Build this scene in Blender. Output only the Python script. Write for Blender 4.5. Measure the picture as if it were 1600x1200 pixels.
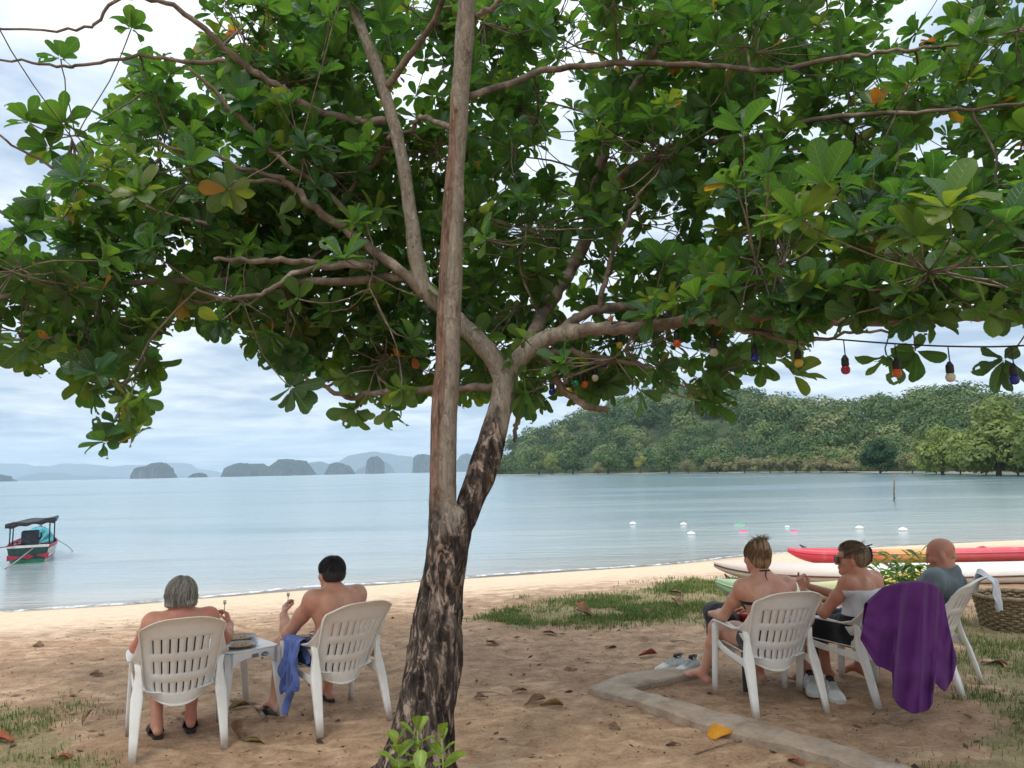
import bpy, bmesh, math, random, time
import numpy as np
from mathutils import Vector, Matrix, Quaternion, Euler

T0 = time.time()
random.seed(7)
RNG = np.random.default_rng(7)
for _o in list(bpy.data.objects):
    bpy.data.objects.remove(_o)
scene = bpy.context.scene
COL = scene.collection
R = math.radians

# ------------------------------------------------------------------ camera
CAM = Vector((0.0, 0.0, 1.7))
FPX = 1202.0
PITCH, ROLL = math.atan(135 / 1202), R(1.2)
_F = Vector((0, math.cos(PITCH), math.sin(PITCH)))
_R0, _U0 = Vector((1, 0, 0)), Vector((0, -math.sin(PITCH), math.cos(PITCH)))
_R = _R0 * math.cos(ROLL) - _U0 * math.sin(ROLL)
_U = _R0 * math.sin(ROLL) + _U0 * math.cos(ROLL)
cam = bpy.data.cameras.new('camera')
cam.sensor_width = 36.0
cam.lens = FPX / 1600 * 36.0
cam.clip_start, cam.clip_end = 0.05, 40000.0
camo = bpy.data.objects.new('camera', cam)
COL.objects.link(camo)
_m = Matrix((_R, _U, -_F)).transposed().to_4x4()
_m.translation = CAM
camo.matrix_world = _m
scene.camera = camo

# ------------------------------------------------------------------ sky, sun, exposure
SUN_EL, SUN_AZ = R(58), R(205)          # azimuth clockwise from +Y: the sun stands behind and to the left
world = bpy.data.worlds.new('World')
scene.world = world
world.use_nodes = True
wn, wl = world.node_tree.nodes, world.node_tree.links
wn.clear()
w_out = wn.new('ShaderNodeOutputWorld')
w_bg = wn.new('ShaderNodeBackground')
w_bg.inputs['Strength'].default_value = 0.12
w_sky = wn.new('ShaderNodeTexSky')
w_sky.sky_type = 'NISHITA'
w_sky.sun_disc = False
w_sky.sun_elevation = SUN_EL
w_sky.sun_rotation = SUN_AZ
w_sky.air_density = 1.0
w_sky.dust_density = 1.5
w_tc = wn.new('ShaderNodeTexCoord')
w_sep = wn.new('ShaderNodeSeparateXYZ')
wl.new(w_tc.outputs['Generated'], w_sep.inputs[0])


def wmath(op, a, b=None, c=None):
    n = wn.new('ShaderNodeMath')
    n.operation = op
    for i, v in enumerate((a, b, c)):
        if v is None:
            continue
        if isinstance(v, (int, float)):
            n.inputs[i].default_value = v
        else:
            wl.new(v, n.inputs[i])
    return n.outputs[0]


# a flat cloud deck seen in perspective: direction divided by its height above the horizon
_zz = wmath('ADD', wmath('ABSOLUTE', w_sep.outputs['Z']), 0.085)
w_cmb = wn.new('ShaderNodeCombineXYZ')
wl.new(wmath('DIVIDE', w_sep.outputs['X'], _zz), w_cmb.inputs[0])
wl.new(wmath('DIVIDE', w_sep.outputs['Y'], _zz), w_cmb.inputs[1])
w_n1 = wn.new('ShaderNodeTexNoise')
w_n1.inputs['Scale'].default_value = 0.95
w_n1.inputs['Detail'].default_value = 7
w_n1.inputs['Roughness'].default_value = 0.58
w_n1.inputs['Distortion'].default_value = 0.6
wl.new(w_cmb.outputs[0], w_n1.inputs['Vector'])
w_n2 = wn.new('ShaderNodeTexNoise')
w_n2.inputs['Scale'].default_value = 2.4
w_n2.inputs['Detail'].default_value = 6
wl.new(w_cmb.outputs[0], w_n2.inputs['Vector'])
w_r1 = wn.new('ShaderNodeValToRGB')
w_r1.color_ramp.elements[0].position = 0.40
w_r1.color_ramp.elements[0].color = (2.75, 3.5, 4.5, 1)
w_r1.color_ramp.elements[1].position = 0.60
w_r1.color_ramp.elements[1].color = (8.3, 8.5, 8.7, 1)
_e = w_r1.color_ramp.elements.new(0.50)
_e.color = (5.6, 6.05, 6.5, 1)
_mix = wmath('ADD', wmath('MULTIPLY', w_n1.outputs['Fac'], 0.62), wmath('MULTIPLY', w_n2.outputs['Fac'], 0.38))
wl.new(_mix, w_r1.inputs[0])
# overcast deck: a little brighter towards the zenith everywhere
_zen = wmath('MULTIPLY_ADD', wmath('ABSOLUTE', w_sep.outputs['Z']), 0.95, 0.80)
w_mul = wn.new('ShaderNodeMix')
w_mul.data_type = 'RGBA'
w_mul.blend_type = 'MULTIPLY'
w_mul.inputs[0].default_value = 1.0
wl.new(w_r1.outputs[0], w_mul.inputs[6])
wl.new(_zen, w_mul.inputs[7])
w_mix = wn.new('ShaderNodeMix')
w_mix.data_type = 'RGBA'
w_mix.inputs[0].default_value = 0.84
wl.new(w_sky.outputs[0], w_mix.inputs[6])
wl.new(w_mul.outputs[2], w_mix.inputs[7])
wl.new(w_mix.outputs[2], w_bg.inputs['Color'])
wl.new(w_bg.outputs[0], w_out.inputs['Surface'])

sun = bpy.data.lights.new('sun', 'SUN')
sun.energy = 1.5
sun.angle = R(18)
sun.color = (1.0, 0.95, 0.87)
suno = bpy.data.objects.new('sun', sun)
COL.objects.link(suno)
_sd = Vector((math.sin(SUN_AZ) * math.cos(SUN_EL), math.cos(SUN_AZ) * math.cos(SUN_EL), math.sin(SUN_EL)))
suno.rotation_euler = _sd.to_track_quat('Z', 'Y').to_euler()
suno.location = (0, 0, 20)

vs = scene.view_settings
vs.view_transform = 'Standard'
vs.look = 'None'
vs.exposure = 0.5
vs.gamma = 1.0
vs.use_curve_mapping = False
scene.render.engine = 'CYCLES'
cy = scene.cycles
cy.use_denoising = True
cy.max_bounces = 7
cy.diffuse_bounces = 3
cy.glossy_bounces = 3
cy.transmission_bounces = 5
cy.transparent_max_bounces = 12
cy.volume_bounces = 1
cy.sample_clamp_indirect = 6.0
cy.caustics_reflective = False
cy.caustics_refractive = False


# ------------------------------------------------------------------ picture <-> place
def ray(px, py):
    v = _R * ((px - 800) / FPX) + _U * (-(py - 600) / FPX) + _F
    return v / v.y


def P(px, py, d):
    return CAM + ray(px, py) * d


def G(px, py, z=0.0):
    v = ray(px, py)
    return CAM + v * ((z - CAM.z) / v.z)


# ------------------------------------------------------------------ object helpers
def tag(o, label=None, cat=None, group=None, kind=None):
    if label: o['label'] = label
    if cat: o['category'] = cat
    if group: o['group'] = group
    if kind: o['kind'] = kind
    return o


def link(o, parent=None):
    COL.objects.link(o)
    if parent is not None:
        o.parent = parent
    return o


def empty(name, loc=(0, 0, 0), rz=0.0):
    o = bpy.data.objects.new(name, None)
    o.empty_display_size = 0.1
    o.location = loc
    o.rotation_euler = (0, 0, rz)
    return link(o)


def np_mesh(name, V, Fq, mat=None, smooth=True, attrs=None):
    """V (n,3); Fq (m,k) one face size, or a list of such arrays."""
    me = bpy.data.meshes.new(name)
    V = np.asarray(V, dtype=np.float32)
    arrs = Fq if isinstance(Fq, list) else [Fq]
    arrs = [np.asarray(a, dtype=np.int32) for a in arrs if len(a)]
    me.vertices.add(len(V))
    me.vertices.foreach_set('co', V.ravel())
    nl = sum(a.size for a in arrs)
    nf = sum(len(a) for a in arrs)
    me.loops.add(nl)
    me.loops.foreach_set('vertex_index', np.concatenate([a.ravel() for a in arrs]))
    me.polygons.add(nf)
    tot = np.concatenate([np.full(len(a), a.shape[1], dtype=np.int32) for a in arrs])
    st = np.concatenate([[0], np.cumsum(tot)[:-1]]).astype(np.int32)
    me.polygons.foreach_set('loop_start', st)
    me.polygons.foreach_set('loop_total', tot)
    me.update(calc_edges=True)
    me.validate()
    if smooth:
        me.shade_smooth()
    if mat is not None:
        me.materials.append(mat)
    for k, a in (attrs or {}).items():
        a = np.asarray(a, dtype=np.float32)
        if a.ndim == 1:
            at = me.attributes.new(k, 'FLOAT', 'POINT')
            at.data.foreach_set('value', a)
        else:
            at = me.attributes.new(k, 'FLOAT_COLOR', 'POINT')
            if a.shape[1] == 3:
                a = np.hstack([a, np.ones((len(a), 1), np.float32)])
            at.data.foreach_set('color', a.ravel())
    return me


def obj(name, me, parent=None, loc=None, rz=None):
    o = bpy.data.objects.new(name, me)
    if loc is not None:
        o.location = loc
    if rz is not None:
        o.rotation_euler = (0, 0, rz)
    return link(o, parent)


class MB:
    """collects vertices and faces of one part"""

    def __init__(self):
        self.v, self.f = [], []

    def add(self, vs_, fs_):
        b = len(self.v)
        self.v.extend([tuple(x) for x in vs_])
        self.f.extend([tuple(b + i for i in f) for f in fs_])
        return self

    def tube(self, pts, rad, n=8, cap=True):
        pts = [Vector(p) for p in pts]
        m = len(pts)
        rad = [rad] * m if isinstance(rad, (int, float)) else list(rad)
        t0 = (pts[1] - pts[0]).normalized()
        ref = Vector((0, 0, 1)) if abs(t0.z) < 0.9 else Vector((1, 0, 0))
        nrm = t0.cross(ref).normalized()
        vs_, fs_ = [], []
        for i in range(m):
            a, b = pts[max(i - 1, 0)], pts[min(i + 1, m - 1)]
            t = (b - a)
            t = t.normalized() if t.length > 1e-9 else t0
            nrm = (nrm - t * nrm.dot(t))
            nrm = nrm.normalized() if nrm.length > 1e-6 else t.orthogonal().normalized()
            bn = t.cross(nrm)
            for k in range(n):
                an = 2 * math.pi * k / n
                vs_.append(pts[i] + (nrm * math.cos(an) + bn * math.sin(an)) * rad[i])
        for i in range(m - 1):
            for k in range(n):
                fs_.append((i * n + k, i * n + (k + 1) % n, (i + 1) * n + (k + 1) % n, (i + 1) * n + k))
        if cap:
            fs_.append(tuple(range(n))[::-1])
            fs_.append(tuple((m - 1) * n + k for k in range(n)))
        return self.add(vs_, fs_)

    def ribbon(self, pts, wv, tv, cap=True):
        """rounded flat bar: centre, half width vector, half thickness vector at each station"""
        prof = [(-1, -.55), (-.9, -.9), (-.6, -1), (.6, -1), (.9, -.9), (1, -.55), (1, .55), (.9, .9), (.6, 1), (-.6, 1), (-.9, .9), (-1, .55)]
        n, vs_, fs_ = len(prof), [], []
        for p, w, t in zip(pts, wv, tv):
            p, w, t = Vector(p), Vector(w), Vector(t)
            for a, b in prof:
                vs_.append(p + w * a + t * b)
        for i in range(len(pts) - 1):
            for k in range(n):
                fs_.append((i * n + k, i * n + (k + 1) % n, (i + 1) * n + (k + 1) % n, (i + 1) * n + k))
        if cap:
            fs_.append(tuple(range(n))[::-1])
            fs_.append(tuple((len(pts) - 1) * n + k for k in range(n)))
        return self.add(vs_, fs_)

    def box(self, c, h, rz=0.0):
        c = Vector(c)
        ca, sa = math.cos(rz), math.sin(rz)
        vs_ = []
        for x in (-1, 1):
            for y in (-1, 1):
                for z in (-1, 1):
                    a, b = x * h[0], y * h[1]
                    vs_.append((c.x + a * ca - b * sa, c.y + a * sa + b * ca, c.z + z * h[2]))
        return self.add(vs_, [(0, 1, 3, 2), (4, 6, 7, 5), (0, 4, 5, 1), (2, 3, 7, 6), (0, 2, 6, 4), (1, 5, 7, 3)])

    def lathe(self, prof, n=20, c=(0, 0, 0)):
        vs_, fs_ = [], []
        for r, z in prof:
            for k in range(n):
                a = 2 * math.pi * k / n
                vs_.append((c[0] + r * math.cos(a), c[1] + r * math.sin(a), c[2] + z))
        for i in range(len(prof) - 1):
            for k in range(n):
                fs_.append((i * n + k, i * n + (k + 1) % n, (i + 1) * n + (k + 1) % n, (i + 1) * n + k))
        fs_.append(tuple(range(n))[::-1])
        fs_.append(tuple((len(prof) - 1) * n + k for k in range(n)))
        return self.add(vs_, fs_)

    def grid(self, fn, nu, nv, skip=None, us=None, vs2=None):
        us = us if us is not None else [i / nu for i in range(nu + 1)]
        vs2 = vs2 if vs2 is not None else [i / nv for i in range(nv + 1)]
        vv = [fn(u, v) for v in vs2 for u in us]
        n = len(us)
        ff = []
        for j in range(len(vs2) - 1):
            for i in range(n - 1):
                if skip and skip(i, j):
                    continue
                ff.append((j * n + i, j * n + i + 1, (j + 1) * n + i + 1, (j + 1) * n + i))
        return self.add(vv, ff)

    def mesh(self, name, mat, smooth=True):
        me = bpy.data.meshes.new(name)
        me.from_pydata([tuple(v) for v in self.v], [], self.f)
        me.validate()
        bm = bmesh.new()
        bm.from_mesh(me)
        loose = [v for v in bm.verts if not v.link_faces]
        bmesh.ops.delete(bm, geom=loose, context='VERTS')
        bmesh.ops.recalc_face_normals(bm, faces=bm.faces)
        bm.to_mesh(me)
        bm.free()
        if smooth:
            me.shade_smooth()
        if mat is not None:
            me.materials.append(mat)
        return me

    def build(self, name, mat, parent=None, loc=None, rz=None, smooth=True, solid=0.0, bevel=0.0, sub=0, sharp=None):
        o = obj(name, self.mesh(name, mat, smooth), parent, loc, rz)
        if solid:
            md = o.modifiers.new('solid', 'SOLIDIFY')
            md.thickness = solid
            md.offset = 0
        if bevel:
            md = o.modifiers.new('bevel', 'BEVEL')
            md.width = bevel
            md.segments = 2
            md.limit_method = 'ANGLE'
            md.angle_limit = R(40)
        if sub:
            md = o.modifiers.new('sub', 'SUBSURF')
            md.levels = md.render_levels = sub
        if sharp:
            o.data.set_sharp_from_angle(angle=R(sharp))
        return o


def copy_tree(o, parent=None):
    c = o.copy()
    COL.objects.link(c)
    c.parent = parent
    for ch in list(o.children):
        copy_tree(ch, c)
    return c


def vnoise(p, seed=0):
    """value noise, p (n,3) -> 0..1"""
    p = np.asarray(p, dtype=np.float64)
    i = np.floor(p).astype(np.int64)
    f = p - i
    f = f * f * (3 - 2 * f)

    def h(dx, dy, dz):
        n = (i[..., 0] + dx) * 374761393 + (i[..., 1] + dy) * 668265263 + (i[..., 2] + dz) * 2147483647 + seed * 1274126177
        n = (n ^ (n >> 13)) * 1274126177
        n = n ^ (n >> 16)
        return (n & 0xffff) / 65535.0
    r = 0
    for dx in (0, 1):
        for dy in (0, 1):
            for dz in (0, 1):
                w = (f[..., 0] if dx else 1 - f[..., 0]) * (f[..., 1] if dy else 1 - f[..., 1]) * (f[..., 2] if dz else 1 - f[..., 2])
                r = r + w * h(dx, dy, dz)
    return r


def fbm(p, seed=0, oct_=4, lac=2.0, gain=0.5):
    a, s, t = 1.0, 0.0, 0.0
    q = np.asarray(p, dtype=np.float64)
    for k in range(oct_):
        s = s + a * vnoise(q, seed + k * 17)
        t += a
        a *= gain
        q = q * lac + 13.7
    return s / t


# ------------------------------------------------------------------ materials
class NT:
    def __init__(self, name):
        self.m = bpy.data.materials.new(name)
        self.m.use_nodes = True
        self.n, self.l = self.m.node_tree.nodes, self.m.node_tree.links
        self.n.clear()
        self.out = self.n.new('ShaderNodeOutputMaterial')

    def node(self, t, **kw):
        n = self.n.new(t)
        for k, v in kw.items():
            setattr(n, k, v)
        return n

    def put(self, sock, v):
        if isinstance(v, bpy.types.NodeSocket):
            self.l.new(v, sock)
        elif isinstance(v, (tuple, list)) and len(v) == 3 and sock.type == 'RGBA':
            sock.default_value = (*v, 1)
        else:
            sock.default_value = v

    def coord(self, kind='Object'):
        return self.node('ShaderNodeTexCoord').outputs[kind]

    def mapping(self, vec, scale=(1, 1, 1), loc=(0, 0, 0), rot=(0, 0, 0)):
        n = self.node('ShaderNodeMapping')
        self.l.new(vec, n.inputs['Vector'])
        n.inputs['Scale'].default_value = scale
        n.inputs['Location'].default_value = loc
        n.inputs['Rotation'].default_value = rot
        return n.outputs[0]

    def noise(self, vec, scale=5, detail=4, rough=0.55, dist=0.0, out='Fac'):
        n = self.node('ShaderNodeTexNoise')
        if vec is not None:
            self.l.new(vec, n.inputs['Vector'])
        n.inputs['Scale'].default_value = scale
        n.inputs['Detail'].default_value = detail
        n.inputs['Roughness'].default_value = rough
        n.inputs['Distortion'].default_value = dist
        return n.outputs[out]

    def voronoi(self, vec, scale=5, feature='F1', out='Distance'):
        n = self.node('ShaderNodeTexVoronoi', feature=feature)
        if vec is not None:
            self.l.new(vec, n.inputs['Vector'])
        n.inputs['Scale'].default_value = scale
        return n.outputs[out]

    def ramp(self, fac, stops):
        n = self.node('ShaderNodeValToRGB')
        cr = n.color_ramp
        while len(cr.elements) < len(stops):
            cr.elements.new(0.5)
        for e, (p, c) in zip(cr.elements, stops):
            e.position = p
            e.color = (*c, 1) if len(c) == 3 else c
        self.l.new(fac, n.inputs[0])
        return n.outputs[0]

    def rng(self, v, a, b, c=0.0, d=1.0, smooth=True):
        n = self.node('ShaderNodeMapRange')
        n.interpolation_type = 'SMOOTHSTEP' if smooth else 'LINEAR'
        self.put(n.inputs[0], v)
        for i, x in enumerate((a, b, c, d)):
            n.inputs[i + 1].default_value = x
        return n.outputs[0]

    def math(self, op, a, b=None, c=None):
        n = self.node('ShaderNodeMath', operation=op)
        for i, v in enumerate((a, b, c)):
            if v is not None:
                self.put(n.inputs[i], v)
        return n.outputs[0]

    def mix(self, fac, a, b, blend='MIX'):
        n = self.node('ShaderNodeMix', data_type='RGBA', blend_type=blend)
        self.put(n.inputs[0], fac)
        self.put(n.inputs[6], a)
        self.put(n.inputs[7], b)
        return n.outputs[2]

    def attr(self, name, out='Fac'):
        return self.node('ShaderNodeAttribute', attribute_name=name).outputs[out]

    def sep(self, vec):
        n = self.node('ShaderNodeSeparateXYZ')
        self.l.new(vec, n.inputs[0])
        return n.outputs

    def bump(self, h, strength=0.5, dist=0.01, normal=None):
        n = self.node('ShaderNodeBump')
        n.inputs['Strength'].default_value = strength
        n.inputs['Distance'].default_value = dist
        self.l.new(h, n.inputs['Height'])
        if normal is not None:
            self.l.new(normal, n.inputs['Normal'])
        return n.outputs[0]

    def principled(self, color, rough=0.6, normal=None, spec=0.5, **kw):
        n = self.node('ShaderNodeBsdfPrincipled')
        self.put(n.inputs['Base Color'], color)
        self.put(n.inputs['Roughness'], rough)
        self.put(n.inputs['Specular IOR Level'], spec)
        if normal is not None:
            self.l.new(normal, n.inputs['Normal'])
        for k, v in kw.items():
            self.put(n.inputs[k], v)
        return n.outputs[0]

    def done(self, shader):
        self.l.new(shader, self.out.inputs['Surface'])
        return self.m


def simple(name, col, rough=0.6, var=0.12, scale=14, bump=0.0, bscale=60, spec=0.5, **kw):
    t = NT(name)
    c = t.coord()
    n = t.noise(c, scale, 4)
    d = tuple(max(0, x * (1 - var * 2)) for x in col)
    b = tuple(min(1, x * (1 + var)) for x in col)
    cc = t.ramp(n, [(0.3, d), (0.7, b)])
    nr = t.bump(t.noise(c, bscale, 4), bump, 0.01) if bump else None
    rr = t.rng(t.noise(c, scale * 1.7, 3), 0.3, 0.7, max(0.05, rough - 0.1), min(1, rough + 0.1))
    return t.done(t.principled(cc, rr, nr, spec, **kw))
# ================================================================== THE SETTING
WATER_Z = -0.7
_sh = [G(px, py, WATER_Z) for px, py in ((0, 958), (200, 946), (400, 929), (640, 911), (860, 896), (1000, 887), (1100, 878), (1200, 866), (1400, 855), (1600, 847))]
SHORE = [(-9000, -800), (-400, -40), (-60, 3.0)] + [(p.x, p.y) for p in _sh] + [(32, 29), (85, 68), (112, 92), (170, 110), (2600, 170), (9000, 170)]


def shore_s(X, Y):
    """signed distance to the water's edge, + on the sea side"""
    X, Y = np.asarray(X, float), np.asarray(Y, float)
    best = np.full(X.shape, 1e18)
    for (ax, ay), (bx, by) in zip(SHORE[:-1], SHORE[1:]):
        dx, dy = bx - ax, by - ay
        t = np.clip(((X - ax) * dx + (Y - ay) * dy) / (dx * dx + dy * dy), 0, 1)
        best = np.minimum(best, (X - ax - t * dx) ** 2 + (Y - ay - t * dy) ** 2)
    ys = np.interp(X, [a for a, _ in SHORE], [b for _, b in SHORE])
    return np.sqrt(best) * np.where(Y > ys, 1, -1)


def sstep(a, b, x):
    t = np.clip((x - a) / (b - a), 0, 1)
    return t * t * (3 - 2 * t)


def in_poly(X, Y, poly):
    X, Y = np.asarray(X), np.asarray(Y)
    c = np.zeros(X.shape, bool)
    n = len(poly)
    for i in range(n):
        (x1, y1), (x2, y2) = poly[i], poly[(i + 1) % n]
        if y1 == y2:
            continue
        c ^= ((y1 > Y) != (y2 > Y)) & (X < (x2 - x1) * (Y - y1) / (y2 - y1) + x1)
    return c


_fr = np.random.default_rng(77)
FOOT = []
for _k in range(46):                      # trails of footprints, two by two
    _x, _y, _a = _fr.uniform(-4.2, 5.2), _fr.uniform(3.2, 9.0), _fr.uniform(0, 6.28)
    for _s in range(4):
        _sd = .09 if _s % 2 else -.09
        FOOT.append((_x + math.cos(_a) * .55 * _s - math.sin(_a) * _sd, _y + math.sin(_a) * .55 * _s + math.cos(_a) * _sd, _a + _fr.normal(0, .15), _fr.uniform(.5, 1.0)))


def footprints(X, Y):
    out = np.zeros_like(X)
    if X.size < 50:
        return out
    for fx, fy, fa, dp in FOOT:
        m = (np.abs(X - fx) < .3) & (np.abs(Y - fy) < .3)
        if not m.any():
            continue
        dx, dy = X[m] - fx, Y[m] - fy
        u, v = (dx * math.cos(fa) + dy * math.sin(fa)) / .135, (-dx * math.sin(fa) + dy * math.cos(fa)) / .060
        r = np.sqrt(u * u + v * v)
        out[m] += dp * (-.020 * (1 - sstep(.55, 1.05, r)) + .010 * np.exp(-((r - 1.25) / .28) ** 2))
    return out


def ground_z(X, Y):
    X, Y = np.asarray(X, float), np.asarray(Y, float)
    s = shore_s(X, Y)
    base = np.where(s < 0, -0.7 * np.clip((s + 7) / 7, 0, 1) ** 1.5, np.maximum(-0.7 - 0.11 * s, -4.0))
    land = 1 - sstep(-4.5, -1.5, s)
    Z0 = np.zeros_like(X)
    q = np.stack([X, Y, Z0], -1)
    rel = (fbm(q * 1.3, 3, 3) - 0.5) * 0.035 + (fbm(q * 5.5, 9, 3) - 0.5) * 0.040 + (fbm(q * 15.0, 21, 2) - 0.5) * 0.016
    near = 1 - sstep(25, 60, np.hypot(X, Y))
    return base + (rel + footprints(X, Y)) * (0.12 + 0.88 * land) * near


GZ_CACHE = {}


def gz(x, y):
    return float(ground_z(np.array([x]), np.array([y]))[0])


def gpt(px, py, dz=0.0):
    """the point of the ground seen at that pixel"""
    z = 0.0
    for _ in range(8):
        p = G(px, py, z)
        z = gz(p.x, p.y)
    return Vector((p.x, p.y, z + dz))


def axis(fine_lo, fine_hi, step, far, grow=1.16):
    a = list(np.arange(fine_lo, fine_hi + 1e-6, step))
    s, x = step, a[-1]
    while x < far:
        s *= grow
        x += s
        a.append(x)
    s, x = step, a[0]
    pre = []
    while x > -far:
        s *= grow
        x -= s
        pre.append(x)
    return np.array(pre[::-1] + a)


def grid_faces(nx, ny):
    i, j = np.meshgrid(np.arange(nx - 1), np.arange(ny - 1))
    a = (j * nx + i).ravel()
    return np.stack([a, a + 1, a + nx + 1, a + nx], 1)


GRASS_POLYS = [
    [(G(*p).x, G(*p).y) for p in ((770, 972), (850, 936), (960, 922), (1100, 905), (1180, 905), (1180, 975), (1050, 980), (900, 980))],
    [(G(*p).x, G(*p).y) for p in ((1512, 985), (1570, 960), (1720, 955), (1730, 1260), (1545, 1260), (1530, 1175), (1572, 1120), (1525, 1050))],
    [(G(*p).x, G(*p).y) for p in ((-120, 1105), (40, 1118), (125, 1130), (135, 1200), (150, 1260), (-120, 1260))],
]


def grass_mask(X, Y):
    m = np.zeros(np.shape(X), float)
    q = np.stack([X, Y, np.zeros_like(X)], -1)
    w = (fbm(q * 2.3, 55, 3) - 0.5) * 1.1
    w2 = (fbm(q * 2.3 + 40, 56, 3) - 0.5) * 1.1
    for p in GRASS_POLYS:
        m = np.maximum(m, in_poly(X + w, Y + w2, p).astype(float))
    return m


# ---- sand / ground
t = NT('sand')
co = t.coord()
s_ = t.attr('s')
gm = t.attr('grass')
n1 = t.noise(co, 0.9, 5, 0.6)
n2 = t.noise(co, 6, 6, 0.65)
n3 = t.noise(co, 45, 5, 0.7)
n4 = t.noise(t.mapping(co, (1, 2.6, 1)), 2.6, 6, 0.65, 0.8)
dirt = t.ramp(n2, [(0.30, (0.205, 0.112, 0.060)), (0.5, (0.37, 0.222, 0.128)), (0.70, (0.55, 0.36, 0.22))])
dirt = t.mix(t.rng(n4, 0.50, 0.68, 0, .8), dirt, (0.62, 0.42, 0.27))
dirt = t.mix(t.rng(n1, 0.42, 0.62), dirt, t.mix(0.5, dirt, (0.20, 0.112, 0.064)))
beach = t.ramp(n2, [(0.25, (0.66, 0.47, 0.315)), (0.7, (0.81, 0.625, 0.445))])
bmask = t.rng(t.math('ADD', s_, t.math('MULTIPLY', t.math('SUBTRACT', n4, 0.5), 4.5)), -7.6, -5.2)
colr = t.mix(bmask, dirt, beach)
# strand line: a broken band of dark drift bits
band = t.math('MULTIPLY', t.rng(s_, -7.0, -6.2), t.rng(s_, -5.4, -4.7, 1, 0))
bits = t.rng(t.noise(t.mapping(co, (5, 14, 1)), 2.0, 5, 0.75), 0.60, 0.66)
colr = t.mix(t.math('MULTIPLY', t.math('MULTIPLY', band, bits), 0.75), colr, (0.15, 0.095, 0.06))
colr = t.mix(t.rng(s_, -2.2, -0.4, 0, 0.55), colr, (0.47, 0.345, 0.245))      # wet sand by the water
colr = t.mix(t.math('MULTIPLY', gm, 0.6), colr, (0.17, 0.17, 0.06))
sp = t.rng(t.noise(co, 90, 3, 0.8), 0.66, 0.72)
colr = t.mix(t.math('MULTIPLY', sp, t.rng(s_, -7, -5, 0.8, 0.15)), colr, (0.13, 0.08, 0.05))
colr = t.mix(t.rng(n3, 0.35, 0.7, 0.0, 0.20), colr, (0.78, 0.61, 0.43))
hgt = t.math('ADD', t.math('MULTIPLY', n2, 0.7), t.math('MULTIPLY', n3, 0.35))
nrm = t.bump(hgt, 0.9, 0.04)
nrm = t.bump(t.noise(co, 260, 2, 0.6), 0.35, 0.004, nrm)
M_SAND = t.done(t.principled(colr, t.rng(s_, -2.2, -0.3, 0.95, 0.45), nrm, 0.25))

ax = axis(-5.2, 6.4, 0.05, 9000, 1.17)
ay = axis(2.6, 10.5, 0.05, 9000, 1.17)
X, Y = np.meshgrid(ax, ay)
Z = ground_z(X, Y)
gme = np_mesh('ground', np.stack([X.ravel(), Y.ravel(), Z.ravel()], 1), grid_faces(len(ax), len(ay)), M_SAND,
              attrs={'s': np.clip(shore_s(X, Y), -60, 60).ravel(), 'grass': grass_mask(X, Y).ravel()})
tag(obj('ground', gme), 'brown sandy ground under the tree running down to the pale beach', kind='structure')

# ---- sea
t = NT('sea_water')
co = t.coord()
s_ = t.attr('s')
ln = t.noise(t.mapping(co, (0.016, 0.10, 1)), 1.0, 5, 0.6, 0.5)
col = t.ramp(t.math('DIVIDE', s_, 60.0), [(0.0, (0.50, 0.43, 0.335)), (0.03, (0.43, 0.41, 0.345)), (0.10, (0.33, 0.375, 0.355)), (0.3, (0.24, 0.315, 0.325)), (1.0, (0.16, 0.245, 0.27))])
col = t.mix(t.rng(ln, 0.42, 0.68, 0, 0.55), col, (0.10, 0.205, 0.265))
w1 = t.noise(t.mapping(co, (1.1, 3.4, 1)), 1.0, 6, 0.62, 0.4)
w2 = t.noise(t.mapping(co, (0.16, 0.6, 1)), 1.0, 4, 0.55, 0.3)
rip = t.rng(t.noise(t.mapping(co, (0.022, 0.085, 1), loc=(3.1, 0.4, 0)), 1.0, 4, 0.55), 0.52, 0.66, 0.16, 1.6)
nr = t.bump(t.math('MULTIPLY', w1, rip), 0.45, 0.22)
nr = t.bump(w2, 0.10, 0.5, nr)
surf = t.principled(col, 0.16, nr, 0.5, IOR=1.33)
tr = t.node('ShaderNodeBsdfTransparent')
tr.inputs[0].default_value = (0.96, 0.98, 0.96, 1)
mx = t.node('ShaderNodeMixShader')
t.put(mx.inputs[0], t.rng(s_, -0.2, 0.9, 0.25, 1.0))
t.l.new(tr.outputs[0], mx.inputs[1])
t.l.new(surf, mx.inputs[2])
M_SEA = t.done(mx.outputs[0])
ax = axis(-30, 60, 1.5, 13200, 1.22)
ay = axis(4, 60, 1.0, 13200, 1.22)
ay = ay[ay > -900]
X, Y = np.meshgrid(ax, ay)
wme = np_mesh('sea', np.stack([X.ravel(), Y.ravel(), np.full(X.size, WATER_Z)], 1), grid_faces(len(ax), len(ay)), M_SEA,
              attrs={'s': np.clip(shore_s(X, Y), -2, 60).ravel()})
sea = tag(obj('sea', wme), 'calm blue green sea filling the bay', kind='structure')

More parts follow.
